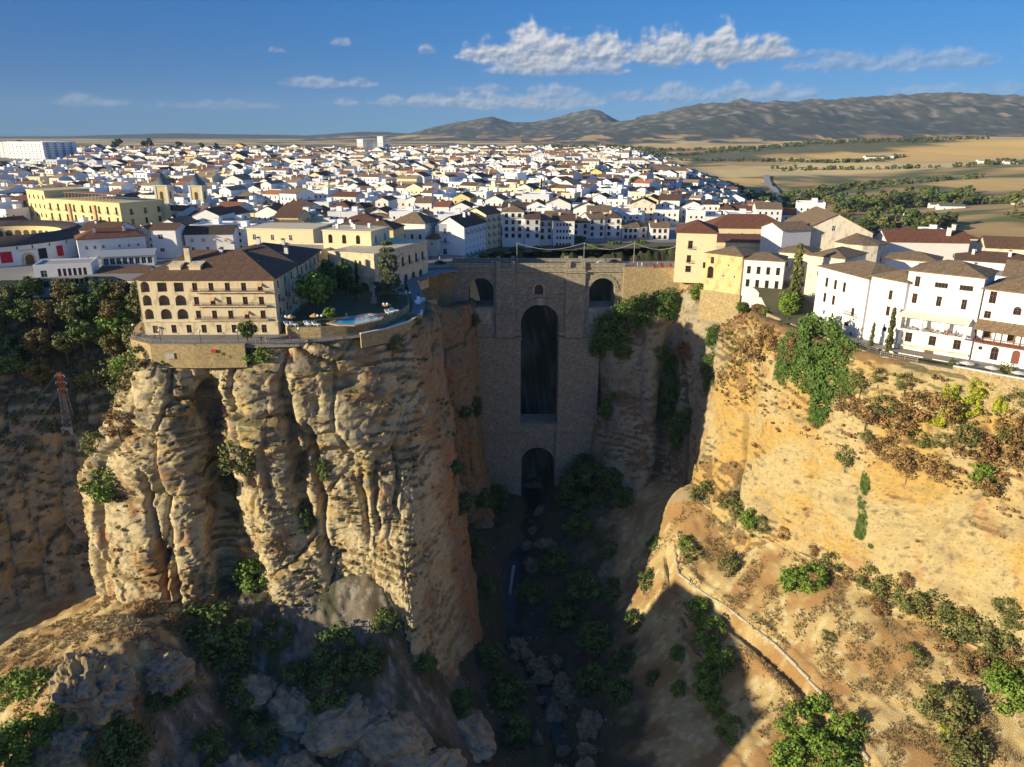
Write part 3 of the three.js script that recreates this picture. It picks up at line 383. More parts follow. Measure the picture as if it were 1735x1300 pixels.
{ // the gorge goes on behind the bridge and bends to the right
  const xs = [], ds = []; for (let x = -34; x <= 200; x += 1.3) xs.push(x); for (let d = 298; d <= 404; d += 1.3) ds.push(d);
  const dist = (x, d) => { let m = 1e9; for (let i = 24; i < 38; i++) { const [xi, di] = LOW[i], [xj, dj] = LOW[i + 1], ex = xj - xi, ed = dj - di, t = clamp(((x - xi) * ex + (d - di) * ed) / (ex * ex + ed * ed)); m = Math.min(m, Math.hypot(x - xi - ex * t, d - di - ed * t)); } return m; };
  const g = gridGeo(xs, ds, (x, d) => { const q = dist(x, d); return inLow(x, d) ? -2 - Math.min(98, Math.max(0, q - 1) * 5.2 + fbm(x / 8, d / 8, 3, 4) * 6 + fbm(x / 2, d / 2, 3, 3) * 1.2) : -2.5 - sstep(0, 5, q) * 3; }, null, (x, d, y) => C3(C3(K.grey, K.dark, sstep(-0.3, 0.3, fbm(x / 9, y / 9, d / 9, 4))), K.moss, Math.max(y > -24 ? 0.85 : 0, sstep(-0.15, 0.25, fbm(x / 6, y / 9, d / 6 + 8, 4)) * 0.9)));
  ground('cliff', g, std({ vertexColors: true, map: rep(rockTex, 15), roughness: 1 }), 'dark overgrown gorge walls seen behind and through the bridge');
}

// ---------------------------------------------------------------- the stone bridge
{
  const br = top('stone_bridge', 'tall stone arch bridge spanning the shaded gorge', 'bridge', [11.4, 0, 298]);   // local x from the bridge's middle, z = 6 is the face towards the river mouth
  const ext = (shape, depth, z, bevel = 0) => { const g = new THREE.ExtrudeGeometry(shape, { depth, bevelEnabled: bevel > 0, bevelSize: bevel, bevelThickness: bevel, bevelSegments: 1, curveSegments: 28 }); g.translate(0, 0, z); return g; };
  const rect = (x0, y0, x1, y1) => new THREE.Shape([[x0, y0], [x1, y0], [x1, y1], [x0, y1]].map(([x, y]) => new THREE.Vector2(x, y)));
  const archHole = (cx, half, bottom, spring) => { const h = new THREE.Path(); h.moveTo(cx - half, bottom); h.lineTo(cx + half, bottom); h.lineTo(cx + half, spring); h.absarc(cx, spring, half, 0, Math.PI, false); h.lineTo(cx - half, bottom); return h; };
  const body = rect(-36, -28.8, 33.6, 0.5);                       // upper wall with the main arch head and the two side arches
  const cut = new THREE.Shape(); cut.moveTo(-36, -18); cut.lineTo(-27, -18); cut.lineTo(-27, -28.8); cut.lineTo(-7.75, -28.8); cut.lineTo(-7.75, -22.1); cut.absarc(0, -22.1, 7.75, Math.PI, 0, true); cut.lineTo(7.75, -28.8); cut.lineTo(33.6, -28.8); cut.lineTo(33.6, 0.5); cut.lineTo(-36, 0.5); cut.lineTo(-36, -18);
  cut.holes.push(archHole(-23.9, 5.1, -15.5, -8.8), archHole(24.9, 5.2, -16, -8.9)); const nich = archHole(-0.6, 1.7, -10.3, -8); cut.holes.push(nich);
  part('spandrel_wall', ext(cut, 12, -6), M.masonry, br);
  // piers below, each of one block with a chamfered plinth
  for (const s of [-1, 1]) {
    const x0 = s < 0 ? -26.3 : 7.8, x1 = s < 0 ? -7.8 : 24.6;
    part('pier', box(x1 - x0, 42.2, 13, (x0 + x1) / 2, -49.9, 0), M.masonry, br);
    part('pier_plinth', box(x1 - x0 + 0.9, 34, 14.4, (x0 + x1) / 2 + s * 0.0, -88, 0), M.masonry, br);
    part('plinth_moulding', box(x1 - x0 + 1.5, 0.7, 15.2, (x0 + x1) / 2, -70.7, 0), M.masonry, br);
    part('cornice', box(x1 - x0 + 0.9, 0.8, 14, (x0 + x1) / 2, -28.6, 0), M.masonry, br);
    part('impost', box(3.4, 1.6, 14.2, s * 9.3, -26.4, 0), M.masonry, br);
    // pilaster strip carried up to the parapet, with stepped courses near its foot
    const px = s < 0 ? -14 : 14; const pil = part('pilaster', box(7.8, 29, 14, px, -14, 0), M.masonry, br);
    part('pilaster_cap', box(8.6, 0.6, 15, px, -1.3, 0), M.masonry, br);
    for (let k = 0; k < 5; k++) part('stepped_course', box(6.4 - k * 0.9, 0.55, 0.5, px, -18.5 + k * 0.8, 7.2), M.masonry, br);
    part('niche_relief', box(0.9, 2.0, 0.5, px, -11.6, 7.2), M.masonry, br);
    for (const z of [6.6, -6.6]) for (const q of [-2.9, 2.9]) part('parapet_post', box(1.5, 2.5, 1.6, px + q, 1.75, z), M.masonry, br);
    // pale infill under each side arch
    const ax = s < 0 ? -23.4 : 24.9; part('arch_sill', box(s < 0 ? 7.2 : 10.6, 6.4, 1.2, ax, -19.2, 6.1), M.masonryPale, br);
    part('arch_floor', box(10.4, 0.6, 11.8, s < 0 ? -23.9 : 24.9, -16, 0), M.paving, br);
  }
  part('string_course', box(20.2, 0.7, 1.1, 0, -10.9, 6.2), M.masonry, br);
  part('cornice', box(69, 0.8, 13.2, -1.2, -0.9, 0), M.masonry, br);
  // rings of voussoirs, joints left open
  const ring = (cx, cy, r0, r1, n, depth, z) => { const L = []; for (let k = 0; k < n; k++) { const a = Math.PI * (k + 0.04) / n, b = Math.PI * (k + 0.96) / n, s = new THREE.Shape(), w = r1 + (k % 2 ? 0 : 0.25); s.moveTo(cx + Math.cos(a) * r0, cy + Math.sin(a) * r0); s.lineTo(cx + Math.cos(a) * w, cy + Math.sin(a) * w); s.lineTo(cx + Math.cos(b) * w, cy + Math.sin(b) * w); s.lineTo(cx + Math.cos(b) * r0, cy + Math.sin(b) * r0); L.push(ext(s, depth, z)); } return merge(L); };
  part('arch_ring', ring(0, -22.1, 7.72, 10.0, 33, 0.6, 5.85), M.masonry, br); part('arch_ring', ring(-23.9, -8.8, 5.06, 6.5, 23, 0.5, 5.8), M.masonry, br); part('arch_ring', ring(24.9, -8.9, 5.16, 6.6, 23, 0.5, 5.8), M.masonry, br);
  part('keystone', box(2.4, 3.0, 0.9, 0, -13.2, 6.3), M.masonryPale, br);
  const ws = new THREE.Shape(); ws.absarc(-0.6, -8, 2.6, 0, Math.PI, false); ws.lineTo(-3.2, -10.4); ws.lineTo(-2.3, -10.4); ws.lineTo(-2.3, -8); ws.absarc(-0.6, -8, 1.7, Math.PI, 0, true); ws.lineTo(1.1, -10.4); ws.lineTo(2.0, -10.4); ws.lineTo(2.0, -8);
  const win = part('window', box(3.6, 5, 0.3, -0.6, -8.5, 4.4), M.wood, br); part('window_surround', ext(ws, 0.5, 5.95), M.masonryPale, win); part('hood', box(5.6, 0.4, 0.9, -0.6, -5.1, 6.3), M.masonryPale, win);
  // lower arch over the stream
  const low = rect(-7.9, -106, 7.9, -67); low.holes.push(archHole(-0.2, 7.2, -105.9, -84.6)); part('lower_arch', ext(low, 11.4, -5.7), M.masonry, br);
  part('arch_ring', ring(-0.2, -84.6, 7.16, 8.9, 25, 0.5, 5.5), M.masonry, br); part('ledge', box(15.6, 0.5, 12, 0, -66.75, 0), M.masonry, br);
  // roadway between the parapets
  part('roadway', box(69.6, 0.4, 11.2, -1.2, 0.72, 0), M.asphalt, br);
  for (const z of [6, -6]) { part('parapet', box(69.6, 1.5, 0.6, -1.2, 1.25, z), M.masonry, br); part('coping', box(69.8, 0.25, 0.9, -1.2, 2.1, z), M.masonry, br); part('kerb', box(69.4, 0.13, 1.6, -1.2, 0.98, z * 0.83), M.paving, br); }
}
{ // walls that lead up to the bridge on both banks
  const slab = (pts, base, topY, th, mat, name, label) => { const L = []; for (let i = 1; i < pts.length; i++) { const [ax, ad, ab] = pts[i - 1], [bx, bd, bb] = pts[i], l = Math.hypot(bx - ax, bd - ad), y0 = Math.min(ab ?? base, bb ?? base), h = topY - y0, g = box(l + 0.3, h, th); g.rotateY(Math.atan2(bd - ad, bx - ax)); g.translate((ax + bx) / 2, y0 + h / 2, -(ad + bd) / 2); L.push(g); } const m = solo(name, merge(L), mat, label, 'wall'); return m; };
  const right = slab([[44.6, 291.5], [57, 291, -16], [67, 290, -14], [72, 286.5, -13], [77.5, 281, -12]], -24, 0.9, 3, M.retaining, 'retaining_wall', 'sunlit stone retaining wall joining the bridge to the yellow palace');
  right.userData.label = 'sunlit stone retaining wall joining the bridge to the yellow palace';
  slab([[-41, 284, -9], [-36, 289, -10], [-30, 292, -12], [-24.4, 292.4, -16]], -14, 0.9, 2.4, M.retaining, 'retaining_wall', 'pale rubble wall between the bridge and the hotel walkway');
}

// ---------------------------------------------------------------- building kit: a building stands on its front-left corner, local x along the front, -z into the depth
const geoCache = new Map(); const cached = (k, f) => { if (!geoCache.has(k)) geoCache.set(k, f()); return geoCache.get(k); };
const r2 = (v) => Math.round(v * 20) / 20;
function openingPath(o, P = THREE.Path) { const p = new P(), x0 = o.u - o.w / 2, x1 = o.u + o.w / 2, y0 = o.v, y1 = o.v + o.h; if (o.arch) { const r = o.w / 2; p.moveTo(x0, y0); p.lineTo(x1, y0); p.lineTo(x1, y1 - r); p.absarc(o.u, y1 - r, r, 0, Math.PI, false); p.lineTo(x0, y0); } else if (o.round) { p.absarc(o.u, y0 + o.w / 2, o.w / 2, 0, Math.PI * 2, false); } else { p.moveTo(x0, y0); p.lineTo(x1, y0); p.lineTo(x1, y1); p.lineTo(x0, y1); p.lineTo(x0, y0); } return p; }
function frameGeo(w, h, style, arch) {
  return cached(['f', r2(w), r2(h), style, arch].join(), () => { const t = style === 'thin' ? 0.07 : 0.11, L = [box(t, h, 0.1, -w / 2 + t / 2, 0, 0), box(t, h, 0.1, w / 2 - t / 2, 0, 0), box(w - 2 * t, t, 0.1, 0, h / 2 - t / 2, 0), box(w - 2 * t, t, 0.1, 0, -h / 2 + t / 2, 0)]; if (w > 0.85) L.push(box(t * 0.8, h - 2 * t, 0.09, 0, 0, 0)); if (h > 1.3 && style !== 'thin') L.push(box(w - 2 * t, t * 0.7, 0.08, 0, h * 0.12, 0)); if (w > 2.2) L.push(box(t * 0.8, h - 2 * t, 0.09, -w / 4, 0, 0), box(t * 0.8, h - 2 * t, 0.09, w / 4, 0, 0)); return merge(L); });
}
function paneGeo(w, h, arch) { return cached(['p', r2(w), r2(h), arch].join(), () => { if (!arch) return new THREE.BoxGeometry(w, h, 0.05); const s = openingPath({ u: 0, v: -h / 2, w, h, arch }, THREE.Shape), g = new THREE.ExtrudeGeometry(s, { depth: 0.05, bevelEnabled: false, curveSegments: 10 }); return g; }); }
const row = (n, u0, u1, v, w, h, o = {}) => Array.from({ length: n }, (_, i) => ({ u: n === 1 ? (u0 + u1) / 2 : mix(u0, u1, i / (n - 1)), v, w, h, ...o }));
function wallFace(W, Hh, ops, th, gable) { const s = new THREE.Shape(); s.moveTo(0, -3); s.lineTo(W, -3); s.lineTo(W, Hh); if (gable) s.lineTo(W * (gable.at ?? 0.5), Hh + gable.rise); s.lineTo(0, Hh); s.lineTo(0, -3); for (const o of ops) if (!o.flat) s.holes.push(openingPath(o)); return new THREE.ExtrudeGeometry(s, { depth: th, bevelEnabled: false, curveSegments: 10 }); }
// a thick polygon: pts counter-clockwise from above, uv in metres along its first edge
function slabPoly(pts, th = 0.22) {
  const n = pts.length, e = new THREE.Vector3().subVectors(pts[1], pts[0]).normalize(), nor = new THREE.Vector3().crossVectors(e, new THREE.Vector3().subVectors(pts[2], pts[0])).normalize(), f = new THREE.Vector3().crossVectors(nor, e), pos = [], uv = [];
  const put = (p, up) => { const q = new THREE.Vector3().subVectors(p, pts[0]); pos.push(p.x, p.y - (up ? 0 : th), p.z); uv.push(q.dot(e), q.dot(f)); };
  for (let i = 1; i < n - 1; i++) { put(pts[0], 1); put(pts[i], 1); put(pts[i + 1], 1); put(pts[0], 0); put(pts[i + 1], 0); put(pts[i], 0); }
  for (let i = 0; i < n; i++) { const a = pts[i], b = pts[(i + 1) % n]; put(a, 1); put(a, 0); put(b, 1); put(b, 1); put(a, 0); put(b, 0); }
  const g = new THREE.BufferGeometry(); g.setAttribute('position', new THREE.Float32BufferAttribute(pos, 3)); g.setAttribute('uv', new THREE.Float32BufferAttribute(uv, 2)); g.computeVertexNormals(); return g;
}
const v3 = (x, y, z) => new THREE.Vector3(x, y, z);
function roofGeo(type, W, D, h, rise, ov) { // over a W x D plan whose front is z = 0
  const x0 = -ov, x1 = W + ov, z0 = ov, z1 = -D - ov, y = h;
  if (type === 'hip') {
    const k = Math.min(W, D) / 2 + ov, a = W >= D ? [x0 + k, x1 - k, (z0 + z1) / 2, (z0 + z1) / 2] : [(x0 + x1) / 2, (x0 + x1) / 2, z0 - k, z1 + k];
    const p = v3(a[0], y + rise, a[2]), q = v3(a[1], y + rise, a[3]), A = v3(x0, y, z0), B = v3(x1, y, z0), Cc = v3(x1, y, z1), Dd = v3(x0, y, z1);
    return W >= D ? merge([slabPoly([A, B, q, p]), slabPoly([B, Cc, q]), slabPoly([Cc, Dd, p, q]), slabPoly([Dd, A, p])]) : merge([slabPoly([A, B, p]), slabPoly([B, Cc, q, p]), slabPoly([Cc, Dd, q]), slabPoly([Dd, A, p, q])]);
  }
  if (type === 'gableX') { const m = -D / 2, dr = rise * ov / (D / 2); return merge([slabPoly([v3(x0, y - dr, z0), v3(x1, y - dr, z0), v3(x1, y + rise, m), v3(x0, y + rise, m)]), slabPoly([v3(x1, y - dr, z1), v3(x0, y - dr, z1), v3(x0, y + rise, m), v3(x1, y + rise, m)])]); }
  if (type === 'gableZ') { const m = W / 2, dr = rise * ov / (W / 2); return merge([slabPoly([v3(x1, y - dr, z0), v3(x1, y - dr, z1), v3(m, y + rise, z1), v3(m, y + rise, z0)]), slabPoly([v3(x0, y - dr, z1), v3(x0, y - dr, z0), v3(m, y + rise, z0), v3(m, y + rise, z1)])]); }
  if (type === 'shed') return slabPoly([v3(x0, y, z0), v3(x1, y, z0), v3(x1, y + rise, z1), v3(x0, y + rise, z1)]);
  return box(W - 0.5, 0.25, D - 0.5, W / 2, h - 0.65, -D / 2);   // flat, inside its parapet
}
function addOpenings(b, face, W, D, list, o) {
  for (const w of list) {
    const g = part(w.kind === 'door' ? 'door' : w.kind === 'loggia' ? 'loggia' : 'window', w.kind === 'void' || w.kind === 'loggia' ? cached('back' + r2(w.w) + r2(w.h), () => merge([box(w.w * 1.5 + 1, w.h * 1.15 + 0.4, 0.1), box(0.1, w.h * 1.15 + 0.4, 2.2, -w.w * 0.75 - 0.5, 0, 1.15), box(0.1, w.h * 1.15 + 0.4, 2.2, w.w * 0.75 + 0.5, 0, 1.15), box(w.w * 1.5 + 1, 0.1, 2.2, 0, w.h * 0.575 + 0.2, 1.15), box(w.w * 1.5 + 1, 0.1, 2.2, 0, -w.h * 0.5 - 0.06, 1.15)])) : paneGeo(w.w, w.h, w.arch), w.kind === 'door' ? (w.mat ?? M.wood) : w.kind === 'void' || w.kind === 'loggia' ? M.inner : (w.mat ?? M.glass), b);
    const inset = w.flat ? -0.03 : (w.kind === 'loggia' || w.kind === 'void' ? 2.7 : w.deep ?? 0.2), y = w.v + w.h / 2;
    if (face === 'front') g.position.set(w.u, y, -inset); else if (face === 'right') { g.position.set(W - inset, y, -w.u); g.rotation.y = Math.PI / 2; } else { g.position.set(inset, y, -D + w.u); g.rotation.y = -Math.PI / 2; }
    if (!['door', 'void', 'loggia'].includes(w.kind)) part('frame', frameGeo(w.w, w.h - (w.arch ? w.w * 0.2 : 0), w.style ?? o.frameStyle ?? 'bold', false), w.frame ?? o.frame ?? M.frame, g, [0, w.arch ? -w.w * 0.1 : 0, 0.06]);
    if (w.sill !== false && w.kind !== 'door' && w.kind !== 'loggia' && !w.flat && w.h < 2.6) part('sill', cached('sill' + r2(w.w), () => box(w.w + 0.3, 0.1, 0.3)), o.trim ?? M.frame, g, [0, -w.h / 2 - 0.05, inset + 0.1]);
    if (w.grille) part('grille', cached('gr' + r2(w.w) + r2(w.h), () => { const L = []; for (let k = 0; k <= 6; k++) L.push(box(0.03, w.h, 0.03, -w.w / 2 + k * w.w / 6, 0, 0)); L.push(box(w.w, 0.04, 0.04, 0, w.h * 0.25, 0), box(w.w, 0.04, 0.04, 0, -w.h * 0.25, 0)); return merge(L); }), M.iron, g, [0, 0, inset + 0.12]);
    if (w.balcony) balcony(b, face, W, D, w.u, w.v - 0.05, w.balcony === true ? w.w + 1 : w.balcony);
    if (w.awning) { const a = part('awning', cached('aw' + r2(w.w), () => { const L = [slabPoly([v3(-w.w / 2, -0.9, 1.0), v3(w.w / 2, -0.9, 1.0), v3(w.w / 2, 0, 0), v3(-w.w / 2, 0, 0)], 0.04)]; return merge(L); }), M.awning, g, [0, w.h / 2, inset]); a.name = 'awning'; }
  }
}
function balcony(b, face, W, D, u, v, w) {
  const g = part('balcony', cached('bal' + r2(w), () => box(w, 0.16, 0.95)), M.frame, b); if (face === 'front') g.position.set(u, v, 0.47); else if (face === 'right') { g.position.set(W + 0.47, v, -u); g.rotation.y = Math.PI / 2; } else { g.position.set(-0.47, v, -D + u); g.rotation.y = -Math.PI / 2; }
  part('railing', cached('rail' + r2(w), () => { const L = [box(w, 0.06, 0.06, 0, 1.0, 0.44), box(0.06, 0.06, 0.9, -w / 2 + 0.03, 1.0, 0), box(0.06, 0.06, 0.9, w / 2 - 0.03, 1.0, 0), box(w, 0.04, 0.04, 0, 0.15, 0.44)]; for (let x = -w / 2 + 0.03; x <= w / 2; x += 0.22) L.push(box(0.03, 0.95, 0.03, x, 0.53, 0.44)); return merge(L); }), M.iron, g);
}
function chimney(parent, x, y, z, w = 0.9, h = 1.8, mat = M.white) { const c = part('chimney', cached('ch' + w + h, () => box(w, h, w)), mat, parent, [x, y + h / 2, z]); part('chimney_cap', cached('cc' + w, () => merge([box(w + 0.3, 0.14, w + 0.3, 0, 0.35, 0), box(w * 0.7, 0.3, w * 0.7, 0, 0.13, 0)])), M.roofBrown, c, [0, h / 2, 0]); return c; }
const foot = [];                                             // footprints, so that the scattered town keeps clear of the surveyed buildings
function building(o) {
  const [ax, ad] = o.A, [bx, bd] = o.B, W = Math.hypot(bx - ax, bd - ad), turn = Math.atan2(bd - ad, bx - ax), D = o.depth, Hh = o.h, th = 0.35;
  const b = top(o.name ?? 'house', o.label, o.category ?? 'house', [ax, o.y ?? 0, ad], turn, o.group);
  const rf = o.roof ?? { type: 'flat' }, gF = rf.type === 'gableZ' ? { rise: rf.rise - 0.25 } : null, gS = rf.type === 'gableX' ? { rise: rf.rise - 0.25 } : null;
  const fr = wallFace(W, Hh, o.front ?? [], th, gF); fr.translate(0, 0, -th);
  const bk = wallFace(W, Hh, [], th, gF); bk.translate(0, 0, -D);
  const ri = wallFace(D - 2 * th, Hh, (o.right ?? []).map((w) => ({ ...w, u: w.u - th })), th, gS); ri.rotateY(Math.PI / 2); ri.translate(W - th, 0, -th);
  const le = wallFace(D - 2 * th, Hh, (o.left ?? []).map((w) => ({ ...w, u: w.u - th })), th, gS); le.rotateY(-Math.PI / 2); le.translate(th, 0, -D + th);
  const wall = part('wall', merge([fr, bk, ri, le]), o.wall ?? M.white, b);
  let roof; if (rf.type === 'flat') { roof = part('roof', roofGeo('flat', W, D, Hh, 0, 0), rf.mat ?? M.flat, b); }
  else roof = part('roof', roofGeo(rf.type, W, D, Hh, rf.rise ?? 2.5, rf.ov ?? 0.55), rf.mat ?? M.roofBrown, b);
  for (const c of o.chimneys ?? []) chimney(roof, ...c);
  addOpenings(b, 'front', W, D, o.front ?? [], o); addOpenings(b, 'right', W, D, o.right ?? [], o); addOpenings(b, 'left', W, D, o.left ?? [], o);
  for (const [y, mat, hgt = 0.35] of o.bands ?? []) part('cornice', box(W + 0.5, hgt, D + 0.5, W / 2, y, -D / 2), mat ?? o.wall ?? M.white, b);
  const c = Math.cos(turn), s = Math.sin(turn); foot.push([ax + c * W / 2 - s * D / 2 * -0 + -(-s) * 0, ad + s * W / 2, ax, ad, bx, bd, D]);
  b.userData.size = [W, D]; delete b.userData.size; b.W = W; b.D = D; return b;
}
function onFoot(x, d, grow) { for (const [, , ax, ad, bx, bd, D] of foot) { const l = Math.hypot(bx - ax, bd - ad), ex = (bx - ax) / l, ed = (bd - ad) / l, u = (x - ax) * ex + (d - ad) * ed, w = -(x - ax) * ed + (d - ad) * ex; if (u > -grow && u < l + grow && w > -grow && w < D + grow) return true; } return false; }

// ---------------------------------------------------------------- surveyed buildings
{ // the yellow hotel on the headland
  const fl = [4.4, 8.3, 12.2], wn = { frame: M.wood, style: 'bold' }, front = [];
  front.push(...row(2, 3.0, 3.0, 0.3, 1.5, 2.2, { kind: 'door' }).slice(0, 1), ...row(7, 8.2, 33.5, 0.4, 1.4, 2.3, wn));
  for (const [k, y] of [[0, 4.3], [1, 8.2]]) front.push(...row(3, 2.0, 11.2, y, 3.0, 3.0, { arch: true, kind: 'loggia' }).map((o, i) => i ? o : { ...o, w: 2.4, u: 1.9 }));
  front.push({ u: 1.9, v: 12.0, w: 2.4, h: 3.0, arch: true, kind: 'loggia' }, ...row(2, 6.6, 11.2, 12.1, 2.6, 2.6, { kind: 'loggia' }));
  for (const [k, y] of [[0, 4.5], [1, 8.4], [2, 12.3]]) front.push(...row(5, 15.6, 33.6, y, 1.35, 2.3, { ...wn, awning: false }).map((o, i) => ({ ...o, awning: (i + k * 2) % 5 === 3 })));
  const hotel = building({ name: 'hotel', label: 'four storey yellow stone hotel with brown hipped roof on the headland', category: 'hotel', A: [-103.4, 201], B: [-66, 201.5], y: -3, h: 15.8, depth: 24, wall: M.stone, roof: { type: 'hip', rise: 6.2, mat: M.roofBrown, ov: 0.9 }, front, frame: M.wood,
    right: [...row(3, 4, 18, 4.5, 1.3, 2.2, { ...wn, balcony: true }), ...row(3, 4, 18, 8.4, 1.3, 2.2, { ...wn, balcony: true }), ...row(3, 4, 18, 12.3, 1.3, 2.2, wn)], bands: [[3.7, M.stone, 0.3]],
    chimneys: [[12, 19, -7, 1.5, 4.2, M.stone], [20, 19.6, -11, 1.0, 2.6], [27, 18, -15, 1.0, 2.6], [31, 16.6, -8, 1.0, 2.4]] });
  for (const y of [4.3, 8.2, 12.1]) { const s = part('balcony', box(20.4, 0.25, 1.1, 24.9, y, 0.55), M.stone, hotel); const L = [box(20.4, 0.07, 0.07, 24.9, y + 1.05, 1.02), box(20.4, 0.05, 0.05, 24.9, y + 0.3, 1.02)]; for (let x = 14.8; x < 35.2; x += 0.3) L.push(box(0.035, 0.95, 0.035, x, y + 0.6, 1.02)); part('railing', merge(L), M.iron, s); for (let x = 15.5; x < 35; x += 4.5) part('planter', box(1.6, 0.35, 0.35, x + 0.2, y + 0.35, 0.85), M.terracotta, s); }
  for (const y of [4.3, 8.2, 12.0]) { const r = part('loggia_rail', box(13, 0.08, 0.08, 6.6, y + 1.0, -0.2), M.iron, hotel); part('loggia_rail_bar', box(13, 0.06, 0.06, 6.6, y + 0.5, -0.2), M.iron, r); }
  for (const [x, z] of [[9.5, -6], [15, -6]]) part('dormer', merge([box(3.2, 1.4, 3, x, 18.3, z + 1.5), slabPoly([v3(x - 1.9, 19.0, z + 3.2), v3(x + 1.9, 19.0, z + 3.2), v3(x + 1.9, 19.6, z - 1), v3(x - 1.9, 19.6, z - 1)])]), M.stone, hotel);
  // rear wing along the east side
  building({ name: 'hotel', label: 'rear wing of the yellow hotel with dark tiled roof and sunken terraces', category: 'hotel', A: [-96, 226], B: [-66.2, 227], y: -3, h: 15.4, depth: 32, wall: M.stone, roof: { type: 'hip', rise: 4.6, mat: M.roofDark, ov: 0.7 }, frame: M.wood,
    right: [...row(4, 4, 28, 4.5, 1.3, 2.2, wn), ...row(4, 4, 28, 8.4, 1.3, 2.2, wn), ...row(5, 4, 28, 11.6, 1.9, 2.8, { arch: true, kind: 'void' })], chimneys: [[8, 18, -8, 1.1, 2.8], [14, 19, -15, 1.1, 2.6], [20, 17.5, -22, 1.1, 2.6], [24, 16.8, -10, 1.1, 2.4]] });
}
{ // former town hall beside the bridge, now the hotel's main house
  const b = building({ name: 'arcaded_building', label: 'cream arcaded building with tall arches and climbing ivy beside the bridge', category: 'building', A: [-63, 254], B: [-46.4, 247.4], y: -2.6, h: 15.2, depth: 38, wall: M.stone, roof: { type: 'flat' }, frame: M.wood,
    front: [...row(2, 3.2, 8, 1.5, 1.7, 9.5, { arch: true, kind: 'void' }), { u: 13.5, v: 0.2, w: 3.6, h: 5, arch: true, kind: 'void' }],
    right: [...row(7, 4, 34, 8.2, 1.5, 3.2, { balcony: 2.2 }), ...row(6, 4, 32, 0.4, 2.6, 4.6, { arch: true, kind: 'void' })], bands: [[15.0, M.stone, 0.5], [7.2, M.stone, 0.3]] });
  const up = building({ name: 'arcaded_building', label: 'set back upper storey with pointed arches and blue roof terrace', category: 'building', A: [-69, 271], B: [-50.5, 266], y: 12.4, h: 5.2, depth: 16, wall: M.cream, roof: { type: 'flat', mat: std({ color: rgb(0.32, 0.38, 0.46) }) }, front: row(3, 3, 14, 0.7, 1.7, 3.2, { arch: true, kind: 'void' }), right: row(2, 4, 12, 0.7, 1.6, 2.8, { arch: true }), bands: [[5.2, M.cream, 0.4]] });
  for (let k = 0; k < 4; k++) part('chimney', box(1, 2.0, 1, 3 + k * 3.5, 6, -6 - (k % 2) * 5), M.white2, up);
}
const W1 = { w: 1.0, h: 1.6 };
building({ name: 'town_building', label: 'cream block with rounded blank wall behind the hotel', category: 'building', A: [-104, 292], B: [-77, 288], y: -1, h: 17, depth: 20, wall: M.cream, front: [...row(3, 3, 18, 12.4, 1.4, 2.2, {})], right: row(2, 4, 14, 10, 1, 1.6), roof: { type: 'flat' }, bands: [[16.8, M.cream, 0.4]] });
building({ name: 'town_building', label: 'lower cream annex wall between the hotel and the arcaded building', category: 'building', A: [-90, 268], B: [-68, 263], y: -2, h: 13.6, depth: 16, wall: M.stone, roof: { type: 'flat' }, right: [{ u: 6, v: 2, w: 2.2, h: 9, kind: 'void' }] });
building({ label: 'yellow house with brown hipped roof and skylights behind the arcaded building', A: [-74, 305], B: [-48, 301], y: 0, h: 14.4, depth: 15, wall: M.yellow, roof: { type: 'hip', rise: 3.4, mat: M.roofBrown }, front: row(5, 3, 23, 9.5, 1.1, 1.9, { frame: M.wood }), right: row(3, 3, 12, 9.5, 1.1, 1.9), chimneys: [[7, 15.8, -4], [18, 16, -6]] });
building({ label: 'tall cream house with pyramid roof at the bridge approach', A: [-52.6, 325], B: [-37.3, 320], y: 0, h: 14.6, depth: 15, wall: M.white2, roof: { type: 'hip', rise: 4.2, mat: M.roofTan }, front: [...row(4, 2.2, 13.6, 7.2, 1.2, 2.6, { balcony: true, frame: M.wood }), ...row(3, 3, 12.4, 0.1, 2.1, 3.6, { kind: 'door' })], right: [...row(2, 4, 11, 8.5, 1, 1.8), ...row(2, 4, 11, 4.5, 1, 1.6)], bands: [[13.6, M.white2, 0.3], [4.6, M.white2, 0.25]] });
building({ label: 'small turret house with pointed tiled roof beside the pyramid roofed house', A: [-36.8, 318.5], B: [-31.6, 318], y: 0, h: 8.4, depth: 7, wall: M.oldwhite, roof: { type: 'hip', rise: 2.2, mat: M.roofBrown }, front: [{ u: 2.4, v: 5.4, w: 0.9, h: 1.3 }] });
building({ label: 'white house with curved terrace balconies above the bridge road', A: [-31.4, 322], B: [-22, 323.5], y: 0, h: 14.2, depth: 12, wall: M.white3, roof: { type: 'flat' }, front: [...row(2, 2.4, 7, 10, 1.1, 2.2, { balcony: 3.4 }), ...row(2, 2.4, 7, 6, 1.2, 2.2, { balcony: 3.6 }), ...row(2, 2.4, 7, 1, 2, 2.6)] });
building({ label: 'long white terrace house with brown gable roof facing the gorge road', A: [-20.5, 319.5], B: [-12, 341], y: -1, h: 14.4, depth: 14, wall: M.white, roof: { type: 'gableX', rise: 4, mat: M.roofDark }, front: [...row(5, 2.5, 20, 10.8, 1.1, 1.9, { balcony: 1.6 }), ...row(6, 2, 21, 7.2, 0.9, 1.4), ...row(6, 2, 21, 4, 0.8, 1.2), ...row(5, 2.5, 20, 0.6, 1.4, 2.2, { kind: 'door' })], chimneys: [[9, 17.3, -4, 1.1, 2.2], [16, 17, -5]] });
building({ label: 'tall white balcony house with dark roof at the turn of the gorge', A: [-11.8, 341.5], B: [-5.2, 351], y: -2, h: 18.5, depth: 12, wall: M.cream, roof: { type: 'gableX', rise: 2.6, mat: M.roofDark }, front: [0, 1, 2, 3, 4].flatMap((k) => row(3, 2, 9.6, 1.2 + k * 3.4, 1.1, 1.9, { balcony: 1.7 })) });
